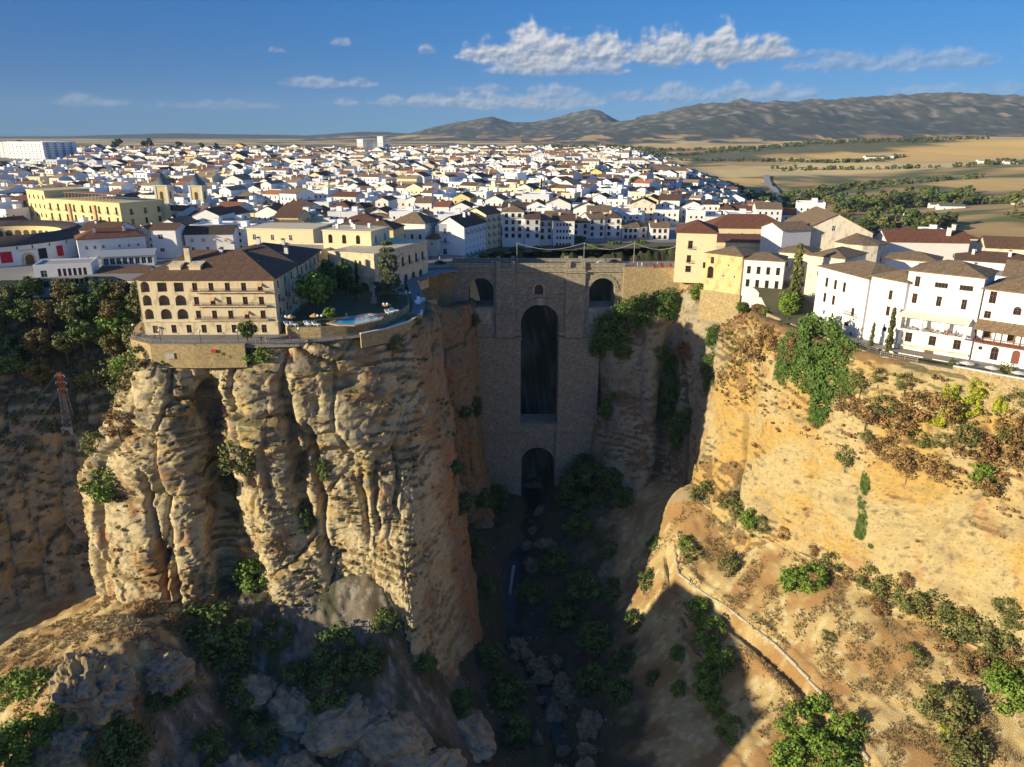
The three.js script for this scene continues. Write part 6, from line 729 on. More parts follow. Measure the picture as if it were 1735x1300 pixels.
  for (const [x, d, w] of [[112, 686, 16], [120, 690, 12], [62, 566, 10], [100, 700, 12], [-240, 520, 12], [-150, 640, 9], [-180, 367, 9], [-186, 372, 8], [-176, 356, 8], [150, 620, 12], [190, 600, 12], [210, 640, 14], [230, 690, 13], [170, 560, 10], [140, 520, 10]]) plant('tree', 'dark round town tree among the white houses, crown ' + w + ' metres wide', 'tree', 'trees among the town houses', CROWN[plantNo % 3], LEAF.dark, TRUNK[plantNo % 3], [x, H(x, d) - 0.3, d], w, w * 0.9, 'crown');
  for (const [x, d, w] of [[-1016, 1990, 34], [-945, 2000, 38], [-860, 1990, 22], [-800, 1990, 18], [-1120, 1760, 24], [-1200, 1750, 22], [-760, 1980, 16], [-1060, 1560, 16], [-1000, 1560, 18]]) plant('tree', 'broad dark pine on the skyline behind the town, crown ' + w + ' metres wide', 'tree', 'pines on the skyline', FARTREE[plantNo % 2], LEAF.dark, TRUNK[0], [x, H(x, d), d], w, w * 0.62 + 10, 'crown');
  // trees of the plain: the larger ones one by one, then the hedges and woods as a mass
  const spots = [[520, 1080, 60, 14], [600, 1150, 70, 16], [640, 1110, 60, 14], [500, 1060, 50, 10], [330, 900, 60, 12], [345, 780, 70, 14], [400, 800, 60, 12], [440, 790, 50, 8], [480, 1210, 50, 10], [470, 920, 40, 8], [560, 1300, 80, 10], [760, 1350, 80, 10], [690, 1240, 70, 10], [560, 1120, 60, 12], [440, 1020, 60, 10], [640, 900, 60, 8], [390, 640, 40, 8], [330, 620, 40, 6]];
  for (const [cx, cd, sp, n] of spots) for (let k = 0; k < n; k++) { const x = cx + (r() - 0.5) * sp * 2, d = cd + (r() - 0.5) * sp * 1.3, w = 12 + r() * 12; if (x < townEdge(d) - 20) continue; plant('tree', ['mid green', 'dark green', 'olive'][k % 3] + ' round field tree in the valley behind the right bank', 'tree', 'trees in the valley fields', FARTREE[k % 2], [LEAF.mid, LEAF.dark, LEAF.olive][k % 3], TRUNK[k % 3], [x, H(x, d) - 0.5, d], w, w * 0.95, 'crown'); }
  const pts = []; const line = (x0, d0, x1, d1, n, sp, s = 13) => { for (let k = 0; k < n; k++) { const t = r(); pts.push([mix(x0, x1, t) + (r() - 0.5) * sp, mix(d0, d1, t) + (r() - 0.5) * sp * 0.8, s * (0.7 + 0.7 * r())]); } };
  line(500, 2750, 900, 2500, 60, 60); line(900, 2480, 1000, 2260, 50, 60); line(1000, 2270, 1250, 2480, 40, 60); line(1150, 1950, 1700, 1930, 80, 90); line(760, 2200, 1150, 1980, 60, 70); line(430, 1700, 470, 1230, 60, 50); line(330, 1250, 420, 950, 90, 60, 11); line(300, 1300, 340, 900, 90, 50, 10); line(640, 1100, 1100, 1250, 70, 70); line(560, 1450, 980, 1650, 70, 70); line(900, 1300, 1300, 1500, 60, 80); line(280, 760, 420, 700, 60, 60, 11); line(250, 620, 420, 600, 50, 50, 10); line(850, 3000, 1600, 2850, 260, 330, 14); line(200, 2900, 900, 3100, 160, 200, 16); line(300, 3600, 1400, 3700, 200, 400, 18); line(1500, 3500, 3000, 3300, 120, 200, 18);
  for (let i = 0; i < 26; i++) for (let j = 0; j < 16; j++) pts.push([760 + i * 17 + (j % 2) * 8 + r() * 4, 930 + j * 21 + i * 3 + r() * 5, 6 + r() * 2]);   // olive grove rows
  for (let i = 0; i < 30; i++) for (let j = 0; j < 10; j++) pts.push([560 + i * 13 + r() * 4, 720 + j * 15 + r() * 4, 6.5 + r() * 2]);
  const im = new THREE.InstancedMesh(crownGeo(71, 9, 20, 0.3), leafMat(0.085, 0.11, 0.035), pts.length), m4 = new THREE.Matrix4(), q = new THREE.Quaternion(); im.name = 'distant_trees'; pts.forEach(([x, d, w], i) => { q.setFromAxisAngle(v3(0, 1, 0), r() * 6.283); im.setMatrixAt(i, m4.compose(V(x, H(x, d) + w * 0.33, d), q, v3(w / 2, w * 0.42, w / 2))); const t = 0.7 + r() * 0.6; im.setColorAt(i, rgb(t, t, t)); }); tag(setup(im), 'hedges, olive groves and woods of the far plain', 'trees', null, 'stuff'); scene.add(im);
}
{ // dry grass tufts and low scrub over the slopes and ledges
  const r = mulberry(5150), pos = []; for (let k = 0; k < 7; k++) { const q = r() * 6.283, l = 0.5 + r() * 0.5, w = 0.10, dx = Math.cos(q), dz = Math.sin(q), t = 0.3 + r() * 0.5; pos.push(-dz * w, 0, dx * w, dz * w, 0, -dx * w, dx * t, l, dz * t); }
  const g = new THREE.BufferGeometry(); g.setAttribute('position', new THREE.Float32BufferAttribute(pos, 3)); g.computeVertexNormals();
  const spots = []; let guard = 0; while (spots.length < 42000 && guard++ < 400000) { const right = r() < 0.72, x = right ? 42 + r() * 100 : -165 + r() * 95, d = right ? 100 + r() * 135 : 125 + r() * 80, n = fbm(x / 6, d / 6, 21, 3), y = floorBase(x, d); if (right && (y < -100 || y > -68.5)) continue; if (!right && x > -84) continue; if (n < -0.12 + r() * 0.3) continue; if (segDist(DITCH, x, d) < 1.8 || segDist(PATH_UP, x, d) < 1.6) continue; spots.push([x, floorH(x, d) - 0.08, d]); }
  const im = new THREE.InstancedMesh(g, std({ side: THREE.DoubleSide, roughness: 1 }), spots.length), m4 = new THREE.Matrix4(), q = new THREE.Quaternion(); im.name = 'dry_grass';
  spots.forEach(([x, y, d], i) => { q.setFromAxisAngle(v3(0, 1, 0), r() * 6.283); const s = 0.45 + r() * 0.75; im.setMatrixAt(i, m4.compose(V(x, y, d), q, v3(s, s * (0.6 + r() * 0.5), s))); const t = r(), c = C3(C3([0.27, 0.175, 0.075], [0.42, 0.34, 0.18], t), [0.13, 0.14, 0.05], r() < 0.12 ? 0.7 : 0); im.setColorAt(i, rgb(...c)); });
  tag(setup(im), 'tufts of dry grass over the sunlit slopes', 'grass', null, 'stuff'); scene.add(im);
}

{ // brown scrub and weeds rooted over the ledges of the two cliffs
  const r = mulberry(404), spots = [], pick = (mesh, n, ok) => { const P = mesh.geometry.attributes.position, N = mesh.geometry.attributes.normal; let g = 0, c = 0; while (c < n && g++ < 400000) { const i = Math.floor(r() * P.count), x = P.getX(i), y = P.getY(i), d = -P.getZ(i), f = ok(x, y, d, N.getY(i)); if (f && r() < f) { spots.push([x, y, d, f]); c++; } } };
  pick(CLIFFS[1], 3600, (x, y, d, n) => y < -7 && y > -37 && x > 72 && d < 262 ? (n > 0.12 ? 0.9 : 0) * (fbm(x / 7, y / 7, d / 7, 3) > -0.12 ? 1 : 0.1) : y < -37 && n > 0.42 ? 0.25 : 0);
  pick(CLIFFS[2], 2600, (x, y, d, n) => x > -235 && y < -10 && n > 0.3 ? 0.9 : 0); const nB = spots.length;
  pick(CLIFFS[0], 1500, (x, y, d, n) => d < 230 && n > 0.42 && y < -6 && y > -92 ? 0.7 : 0);
  const im = new THREE.InstancedMesh(crownGeo(81, 8, 12, 0.34, { dome: true }), std({ vertexColors: true, side: THREE.DoubleSide, roughness: 1 }), spots.length), m4 = new THREE.Matrix4(), q = new THREE.Quaternion(); im.name = 'scrub';
  spots.forEach(([x, y, d], i) => { q.setFromAxisAngle(v3(0, 1, 0), r() * 6.283); const s = (x < -118 && d > 215 ? 1.5 : 1) * (0.35 + r() * r() * 1.3); im.setMatrixAt(i, m4.compose(V(x, y, d), q, v3(s, s * 0.9, s))); const t = r(), g = fbm(x / 9, y / 9, d / 9 + 3, 3) > 0.12; im.setColorAt(i, rgb(...(x < -118 && d > 215 ? (t < 0.5 ? [0.10, 0.12, 0.04] : [0.2, 0.15, 0.07]) : g && t < 0.6 ? [0.11, 0.14, 0.035] : t < 0.5 ? [0.24, 0.145, 0.06] : [0.30, 0.21, 0.09]))); });
  tag(setup(im), 'brown scrub and weeds on the cliff ledges', 'scrub', null, 'stuff'); scene.add(im);
}

// ---------------------------------------------------------------- terraces, water, rocks, street furniture
const poly = (pts) => new THREE.Shape(pts.map(([x, d]) => new THREE.Vector2(x, d)));
const plate = (pts, y0, y1) => { const g = new THREE.ExtrudeGeometry(poly(pts), { depth: y1 - y0, bevelEnabled: false }); g.rotateX(-Math.PI / 2); g.translate(0, y0, 0); return g; };   // plan polygon (x, d) raised from y0 to y1
function strip(pts, w, y, name, mat, label, th = 0) { const P = [], UV = [], I = []; let s = 0; pts.forEach(([x, d, yy], i) => { const a = pts[Math.max(0, i - 1)], b = pts[Math.min(pts.length - 1, i + 1)], l = Math.hypot(b[0] - a[0], b[1] - a[1]), nx = -(b[1] - a[1]) / l * w / 2, nd = (b[0] - a[0]) / l * w / 2; if (i) s += Math.hypot(x - pts[i - 1][0], d - pts[i - 1][1]); const h = yy ?? y(x, d); P.push(x + nx, h, -(d + nd), x - nx, h, -(d - nd)); UV.push(0, s, w, s); if (i) { const k = i * 2; I.push(k - 2, k - 1, k, k, k - 1, k + 1); } }); const g = new THREE.BufferGeometry(); g.setAttribute('position', new THREE.Float32BufferAttribute(P, 3)); g.setAttribute('uv', new THREE.Float32BufferAttribute(UV, 2)); g.setIndex(I); g.computeVertexNormals(); return ground(name, g, mat, label); }
const dense = (L, n) => { const o = []; for (let i = 1; i < L.length; i++) for (let k = 0; k < n; k++) o.push([mix(L[i - 1][0], L[i][0], k / n), mix(L[i - 1][1], L[i][1], k / n)]); o.push(L[L.length - 1]); return o; };
function wallRun(name, label, pts, bottom, topY, th, mat, cap) { const w = top(name, label, 'wall', [0, 0, 0]); pts.slice(1).forEach(([bx, bd, by, bt], i) => { const [ax, ad, ay, at] = pts[i], l = Math.hypot(bx - ax, bd - ad), y0 = Math.min(ay ?? bottom, by ?? bottom), y1 = ((at ?? topY) + (bt ?? topY)) / 2, m = [(ax + bx) / 2, 0, -(ad + bd) / 2], r = [0, Math.atan2(bd - ad, bx - ax), 0]; part('wall_length', box(l + th * 0.35, y1 - y0, th, 0, (y0 + y1) / 2, 0), mat, w, m, r); if (cap) part('coping', box(l + th * 0.5, 0.2, th + 0.25, 0, y1 + 0.1, 0), cap, w, m, r); }); return w; }
function railRun(name, label, pts, y, h = 1.05) { const f = top(name, label, 'railing', [0, 0, 0]); pts.slice(1).forEach(([bx, bd], i) => { const [ax, ad] = pts[i], l = Math.hypot(bx - ax, bd - ad), L = [box(l, 0.06, 0.06, 0, h, 0), box(l, 0.04, 0.04, 0, h * 0.5, 0)]; for (let u = -l / 2; u < l / 2; u += 0.5) L.push(box(0.03, h, 0.03, u, h / 2, 0)); for (let u = -l / 2; u < l / 2; u += 3) L.push(box(0.09, h + 0.15, 0.09, u, h / 2, 0)); part('panel', merge(L), M.steel, f, [(ax + bx) / 2, y, -(ad + bd) / 2], [0, Math.atan2(bd - ad, bx - ax), 0]); }); return f; }
// hotel terrace and walkway round the headland
wallRun('retaining_wall', 'long yellow masonry wall under the hotel terrace', [[-107, 203], [-104.5, 195.5], [-97, 190.6], [-85, 190], [-72, 190.6]], -9.4, -3.0, 0.9, M.retaining, M.retaining);
part('vent', box(2.4, 1.6, 0.2), M.flat, scene.children[scene.children.length - 1], [-92, -6, -189.6]); part('plaque', box(1.3, 0.8, 0.2), M.red, scene.children[scene.children.length - 1], [-80, -4.6, -189.4]);
railRun('railing', 'thin grey railing along the edge of the hotel walkway', [[-107, 203], [-104.5, 195.5], [-97, 190.8], [-85, 190.2], [-72, 190.8], [-62, 191], [-56, 192.2], [-49, 195], [-43, 198]], -2.9);
strip([[-106, 200], [-103, 197], [-97, 194], [-85, 193.6], [-72, 193.4], [-62, 193.6], [-52, 195.6], [-44, 199.4], [-37, 205], [-31.6, 214], [-29.4, 224], [-30.6, 238], [-34, 254], [-37.5, 270], [-40, 287]].map(([x, d], i) => [x, d, -3.06 + Math.max(0, i - 8) * 0.62]), 4.2, null, 'path', M.paving, 'paved walkway round the headland from the hotel to the bridge');
ground('terrace', plate([[-106.5, 204], [-104, 196], [-97, 191], [-72, 191], [-58, 192.5], [-47, 197], [-37, 204], [-30.5, 214], [-28.4, 224], [-66, 226], [-66, 204]], -4.2, -3.15), M.paving, 'hotel terrace paving');
{ // garden with the pool, held by a curved wall
  const G = [[-64.5, 203], [-61.5, 197], [-53, 197.6], [-46.5, 200.2], [-41, 204], [-36.8, 210], [-33.6, 218], [-32.2, 227], [-34.5, 241], [-46.5, 246.8], [-63, 253], [-65, 228]];
  const g = top('pool_garden', 'raised hotel garden with lawn and curved stone wall round the pool', 'garden', [0, 0, 0]); part('retaining_wall', plate(G, -5, -0.1), M.retaining, g); part('lawn', plate(G.map(([x, d]) => [mix(x, -48, 0.03), mix(d, 222, 0.03)]), -0.1, 0.02), std({ color: rgb(0.075, 0.085, 0.03), map: rep(dirtTex, 5) }), g);
  const P = [[-50.7, 201.6], [-49, 205.5], [-42.5, 211.6], [-38.6, 209], [-38.6, 205], [-43.7, 199.4], [-47.6, 199.6]], out = P.map(([x, d]) => [-44.5 + (x + 44.5) * 1.22, 205 + (d - 205) * 1.22]);
  const p = top('swimming_pool', 'blue swimming pool with pale paved rim in the hotel garden', 'pool', [0, 0, 0]), rim = poly(out); rim.holes.push(new THREE.Path(P.map(([x, d]) => new THREE.Vector2(x, d)))); const rg = new THREE.ExtrudeGeometry(rim, { depth: 0.3, bevelEnabled: false }); rg.rotateX(-Math.PI / 2); rg.translate(0, 0.05, 0); part('rim', rg, std({ color: rgb(0.5, 0.36, 0.26), map: rep(concreteTex, 3) }), p);
  const wg = new THREE.ShapeGeometry(poly(P)); wg.rotateX(-Math.PI / 2); part('water', wg.clone().translate(0, 0.22, 0), std({ color: rgb(0.04, 0.42, 0.62), roughness: 0.12 }), p); part('basin', wg.translate(0, 0.12, 0), std({ color: rgb(0.10, 0.42, 0.60) }), p);
  const par = (x, d, i) => { const u = top('straw_parasol', ['straw parasol near the hotel corner by two loungers', 'straw parasol half hidden by the bright pool tree', 'straw parasol at the pool end beside the sapling', 'straw parasol under the cedar beyond the pool'][i], 'parasol', [x, 0, d], 0, 'straw parasols by the pool'); part('canopy', new THREE.ConeGeometry(1.5, 0.9, 12, 1), M.straw, u, [0, 2.5, 0]); part('pole', new THREE.CylinderGeometry(0.06, 0.06, 2.6, 6), M.bark, u, [0, 1.3, 0]); };
  [[-61.8, 200.6], [-55.5, 202], [-52.6, 205], [-37.6, 216]].forEach(([x, d], i) => par(x, d, i));
  const lg = merge([box(0.7, 0.1, 1.3, 0, 0.35, 0.2), box(0.7, 0.1, 0.8, 0, 0, 0).rotateX(0.7).translate(0, 0.58, -0.72)]), legs = merge([box(0.07, 0.35, 0.07, 0.3, 0.17, 0.7), box(0.07, 0.35, 0.07, -0.3, 0.17, 0.7), box(0.07, 0.35, 0.07, 0.3, 0.17, -0.4), box(0.07, 0.35, 0.07, -0.3, 0.17, -0.4)]);
  [[-62.4, 199], [-60.6, 199], [-57, 199.2], [-55.8, 199.4], [-54.4, 199], [-36.8, 213.5], [-35.9, 215], [-35.2, 216.6], [-30.2, 231], [-29.8, 233.5], [-29.6, 236], [-29.8, 238.5]].forEach(([x, d], i) => { const l = top('lounger', i < 5 ? 'white sun lounger on the lawn between the hotel and the pool' : i < 8 ? 'white sun lounger beside the far end of the pool' : 'white lounger stacked outside the walkway wall', 'lounger', [x, i > 7 ? -1 : 0.02, d], 0.4 + hash(i, 4), 'white sun loungers'); part('seat', lg, M.plastic, l, null, null, [1.5, 1.3, 1.4]); part('legs', legs, M.plastic, l, null, null, [1.5, 1.3, 1.4]); });
  const st = top('statue', 'pale stone statue on a plinth in the hotel garden', 'statue', [-43.5, 0, 228]); part('plinth', box(1.6, 1.8, 1.6, 0, 0.9, 0), M.masonryPale, st); part('figure', new THREE.LatheGeometry([[0.05, 0], [0.5, 0.05], [0.42, 0.9], [0.32, 1.6], [0.5, 2.1], [0.42, 2.5], [0.14, 2.7], [0.22, 2.95], [0.16, 3.2], [0.02, 3.28]].map(([a, b]) => new THREE.Vector2(a, b)), 12), M.masonryPale, st, [0, 1.8, 0]);
  wallRun('garden_wall', 'white topped parapet wall at the bend of the walkway', [[-42, 197.6], [-36, 203], [-30.4, 212], [-28, 222], [-29, 236], [-33, 252], [-37, 270], [-40.5, 283]], -6, -1.9, 0.5, M.retaining, M.white2);
}
function lamp(x, y, d, label, group, h = 3.4, two = false) { const l = top('street_lamp', label, 'street lamp', [x, y, d], 0, group); part('post', new THREE.CylinderGeometry(0.06, 0.1, h, 6), M.iron, l, [0, h / 2, 0]); for (const s of two ? [-0.55, 0.55] : [0]) { const g = part('globe', new THREE.SphereGeometry(0.36, 12, 8), M.globe, l, [s, h + 0.2, 0]); } if (two) part('arm', box(1.2, 0.06, 0.06, 0, h - 0.1, 0), M.iron, l); return l; }
[[-105, 198], [-95, 192], [-84, 191.6], [-74, 192], [-58, 194]].forEach(([x, d], i) => lamp(x, -3.1, d, 'single globe lamp on the hotel walkway ' + ['at its wooded end', 'by the arched loggias', 'below the middle of the facade', 'beside the small street tree', 'under the garden wall'][i], 'walkway lamps'));
[[-62, 198.4], [-53.4, 199.4], [-37.6, 214.4], [-33.2, 231]].forEach(([x, d], i) => lamp(x, 0, d, 'twin globe garden lamp ' + ['near the hotel corner', 'at the near pool corner', 'between pool and cedar', 'beside the stacked loungers'][i], 'garden lamps', 2.6, true));
// people: one continuous body each, by smooth union of capsules
const bodyGeo = (() => {
  const make = (J) => { const res = 30, mc = new MarchingCubes(res, std({}), false, false, 60000); mc.isolation = 0; const cell = 2.1 / res; for (let k = 0; k < res; k++) for (let j = 0; j < res; j++) for (let i = 0; i < res; i++) { const x = (i - res / 2) * cell, y = (j - res / 2) * cell + 0.92, z = (k - res / 2) * cell; let e = 0; for (const [ax, ay, az, ra, bx, by, bz, rb] of J) { const ex = bx - ax, ey = by - ay, ez = bz - az, t = clamp(((x - ax) * ex + (y - ay) * ey + (z - az) * ez) / (ex * ex + ey * ey + ez * ez || 1)), ds = Math.hypot(x - ax - ex * t, y - ay - ey * t, z - az - ez * t) - mix(ra, rb, t); e += Math.exp(-ds * 22); } mc.field[k * res * res + j * res + i] = Math.log(e + 1e-12) / 22; } mc.update(); const n = mc.count, g = new THREE.BufferGeometry(); g.setAttribute('position', new THREE.BufferAttribute(mc.positionArray.slice(0, n * 3), 3)); g.setAttribute('normal', new THREE.BufferAttribute(mc.normalArray.slice(0, n * 3), 3)); g.scale(1.05, 1.05, 1.05); g.translate(0, 0.92, 0); return g; };
  const stand = [[0, 1.0, 0, 0.15, 0, 1.38, 0, 0.16], [-0.18, 1.4, 0, 0.07, 0.18, 1.4, 0, 0.07], [0, 1.45, 0, 0.06, 0, 1.56, 0.01, 0.06], [0, 1.64, 0.01, 0.11, 0, 1.70, 0, 0.11], [-0.22, 1.38, 0, 0.06, -0.27, 1.1, 0.02, 0.05], [-0.27, 1.1, 0.02, 0.05, -0.24, 0.85, 0.1, 0.045], [0.22, 1.38, 0, 0.06, 0.27, 1.1, 0, 0.05], [0.27, 1.1, 0, 0.05, 0.25, 0.85, 0.08, 0.045], [-0.09, 0.95, 0, 0.1, -0.11, 0.5, 0.06, 0.075], [-0.11, 0.5, 0.06, 0.075, -0.11, 0.08, 0, 0.055], [-0.11, 0.05, 0, 0.05, -0.11, 0.04, 0.14, 0.045], [0.09, 0.95, 0, 0.1, 0.11, 0.5, -0.04, 0.075], [0.11, 0.5, -0.04, 0.075, 0.12, 0.08, -0.16, 0.055], [0.12, 0.05, -0.16, 0.05, 0.12, 0.04, -0.02, 0.045]];
  return make(stand);
})();
function person(x, y, d, turn, tone, label, group) { const p = top('person', label, 'person', [x, y, d], turn, group); part('body', bodyGeo, std({ color: rgb(...tone) }), p); part('hair', new THREE.SphereGeometry(0.125, 8, 6, 0, 6.283, 0, 1.7), M.bark, p, [0, 1.74, -0.015]); return p; }
person(-68, -3.1, 192.6, 1.2, [0.05, 0.05, 0.09], 'walker in dark clothes in the pair on the hotel walkway'); person(-66.8, -3.1, 192.9, 1.3, [0.45, 0.35, 0.3], 'walker in pale clothes in the pair on the hotel walkway'); person(-60.3, -3.1, 193.4, -1.3, [0.20, 0.03, 0.04], 'lone walker in a red top under the garden wall'); person(-47.5, 0.35, 206, 0.3, [0.5, 0.32, 0.25], 'bather standing at the pool edge'); person(-31, -0.9, 240, 0.2, [0.04, 0.03, 0.05], 'walker in black on the walkway beside the cedar');
[[48, 287.5, [0.5, 0.02, 0.05]], [50, 287.8, [0.6, 0.6, 0.6]], [51.6, 287.3, [0.5, 0.5, 0.52]], [53.5, 288, [0.5, 0.03, 0.06]], [55.2, 287, [0.08, 0.08, 0.12]], [58, 288.4, [0.45, 0.3, 0.2]], [60, 287, [0.3, 0.05, 0.05]]].forEach(([x, d, c], i) => person(x, 0.9, d + 4.5, i, c, ['woman in a red dress', 'visitor in white', 'visitor in pale grey', 'visitor in a crimson top', 'visitor in dark blue', 'visitor in tan', 'visitor in dark red'][i] + ' on the square by the yellow palace', 'visitors on the square'));
[[-8, 296.5], [3, 300], [14, 294.6], [22, 300.5], [-30, 306], [-34, 309], [-36.5, 305], [-28, 311]].forEach(([x, d], i) => person(x, 0.92, d, i * 1.7, [[0.5, 0.5, 0.5], [0.06, 0.06, 0.08], [0.3, 0.1, 0.08], [0.1, 0.15, 0.3]][i % 4], ['pedestrian in pale grey', 'pedestrian in black', 'pedestrian in rust red', 'pedestrian in blue'][i % 4] + (i < 4 ? ' on the bridge pavement' : ' on the bridge approach'), 'pedestrians near the bridge'));
ground('street', plate([[-52, 318], [-41, 287], [-25, 291], [-25, 304], [-18, 318], [-13, 338], [-24, 322]], -1.2, 0.86), M.paving, 'paved bridge approach'); ground('street', plate([[44.4, 291], [44.4, 304.2], [66, 306], [72, 300], [78, 283], [72, 287], [67, 291]], -1.2, 0.86), M.paving, 'paved square at the far end of the bridge');
{ // parked cars
  const car = (x, y, d, turn, mat, label) => { const c = top('car', label, 'car', [x, y, d], turn, 'cars near the bridge and bullring'); const s = new THREE.Shape([[-2.1, 0.3], [2.1, 0.3], [2.15, 0.75], [1.2, 0.9], [0.55, 1.42], [-1.0, 1.45], [-1.75, 0.95], [-2.15, 0.85]].map(([a, b]) => new THREE.Vector2(a, b))); const g = cached('car', () => { const q = new THREE.ExtrudeGeometry(s, { depth: 1.56, bevelEnabled: true, bevelSize: 0.06, bevelThickness: 0.06, bevelSegments: 2 }); q.translate(0, 0, -0.78); return q; }); part('body', g, mat, c); const w = cached('carw', () => { const q = new THREE.ExtrudeGeometry(new THREE.Shape([[1.0, 0.95], [0.52, 1.34], [-0.95, 1.36], [-1.5, 0.98]].map(([a, b]) => new THREE.Vector2(a, b))), { depth: 1.72, bevelEnabled: false }); q.translate(0, 0, -0.86); return q; }); part('windows', w, M.glass, c); for (const [a, b] of [[-1.3, 0.75], [1.3, 0.75], [-1.3, -0.75], [1.3, -0.75]]) { const t = part('wheel', cached('whl', () => new THREE.CylinderGeometry(0.33, 0.33, 0.24, 14).rotateX(Math.PI / 2)), M.iron, c, [a, 0.33, b]); part('rim', cached('rim', () => new THREE.CylinderGeometry(0.19, 0.19, 0.26, 10).rotateX(Math.PI / 2)), M.steel, t); } };
  const paint = (r, g, b) => std({ color: rgb(r, g, b), roughness: 0.3, metalness: 0.2 }); const pw = paint(0.7, 0.7, 0.7), pb = paint(0.02, 0.03, 0.07), pk = paint(0.03, 0.03, 0.03), pg = paint(0.25, 0.26, 0.27);
  car(36, 0.93, 296, 0.02, pw, 'white car driving over the sunlit end of the bridge'); car(42, 0.93, 300, 0.02, pk, 'black car behind the white car on the bridge'); car(-29, 0.88, 298, 0.3, pb, 'dark blue van parked at the hotel end of the bridge'); [[-186, 333, pk], [-181, 338, pg], [-177, 343, pw], [-186, 346, pk], [-180, 351, pb], [-173, 354, pg]].forEach(([x, d, m], i) => car(x, H(x, d) + 0.03, d, 0.9 + (i % 2) * 0.2, m, ['black', 'grey', 'white', 'second black', 'dark blue', 'second grey'][i] + ' car parked in the street beside the bullring'));
}
{ // lamp poles and festoon cable over the bridge
  const xs = [2, 29.2, 49.5, 70]; xs.forEach((x, i) => { const p = top('pole', ['tall pole on the bridge pier beside the small window', 'tall pole on the bridge pier next to the sunlit wall', 'tall pole on the square by the yellow palace', 'pole beside the yellow palace tower'][i], 'pole', [x, 0.9, 299], 0, 'festoon poles over the bridge'); part('post', new THREE.CylinderGeometry(0.09, 0.13, 8.5, 6), M.steel, p, [0, 4.25, 0]); part('bracket', box(0.9, 0.1, 0.1, 0.3, 8.2, 0), M.steel, p); });
  const pts = []; for (let k = 0; k < 3; k++) for (let t = 0; t <= 8; t++) { const u = t / 8; pts.push(v3(mix(xs[k], xs[k + 1], u), 9.2 - Math.sin(u * Math.PI) * 2.6, -299)); } solo('cable', new THREE.TubeGeometry(new THREE.CatmullRomCurve3(pts), 90, 0.06, 4), M.frame, 'white festoon cable sagging between the bridge poles', 'cable');
}
[[56, 286.8], [59, 287.6], [62.5, 287]].forEach(([x, d], i) => { const t = top('flower_pot', 'large red flower pot on the square ' + ['nearest the bridge parapet', 'in the middle of the row', 'beside the palace door'][i], 'pot', [x, 0.86, d + 2.4], 0, 'red pots on the square'); part('pot', new THREE.LatheGeometry([[0.35, 0], [0.6, 0.8], [0.66, 0.9], [0.5, 0.9]].map(([a, b]) => new THREE.Vector2(a, b)), 12), M.red, t); part('plant', BUSH[0], LEAF.mid, t, [0, 1.3, 0], null, [0.6, 0.6, 0.6]).userData.kind = 'stuff'; });
{ // lattice pylon on the left slope
  const p = top('pylon', 'orange and white lattice power pylon on the shaded slope', 'pylon', [-155.3, -46.6, 239.8]), h = 20, L = [], U = [], q = (k, y) => { const w = mix(1.5, 0.45, y / h); return v3([-1, 1, 1, -1][k % 4] * w, y, [-1, -1, 1, 1][k % 4] * w); };
  for (let k = 0; k < 4; k++) for (let y = 0; y < h; y += 2) { const t = y >= 12 ? U : L; t.push(bar(q(k, y), q(k, y + 2), 0.11, 4), bar(q(k, y), q(k + 1, y + 2), 0.06, 4), bar(q(k + 1, y), q(k, y + 2), 0.06, 4), bar(q(k, y), q(k + 1, y), 0.06, 4)); }
  part('lower_lattice', merge(L), M.steel, p); part('upper_lattice', merge(U), M.orange, p); part('concrete_foot', box(4, 3, 4, 0, -1.2, 0), M.flat, p);
  for (const [y, w] of [[19, 3.2], [16.5, 3.6], [14, 3.2]]) { const a = part('crossarm', box(w, 0.18, 0.18, 0, y, 0), M.frame, p); for (const s of [-1, 1]) part('insulator', new THREE.CylinderGeometry(0.1, 0.14, 0.7, 6), M.globe, a, [s * w / 2, y - 0.4, 0]); }
  [[-1.6, 19], [1.7, 16.5], [-1.6, 14]].forEach(([x, y], i) => { const a = v3(-155.3 + x, -46.6 + y - 0.6, -239.8), b = v3(-207 + i * 5, -80 - i * 3, -214), m = a.clone().lerp(b, 0.5); m.y -= 5; solo('power_line', new THREE.TubeGeometry(new THREE.CatmullRomCurve3([a, m, b]), 24, 0.04, 4), M.steel, ['uppermost', 'middle', 'lowest'][i] + ' power line running down from the pylon', 'cable', 'power lines'); });
}
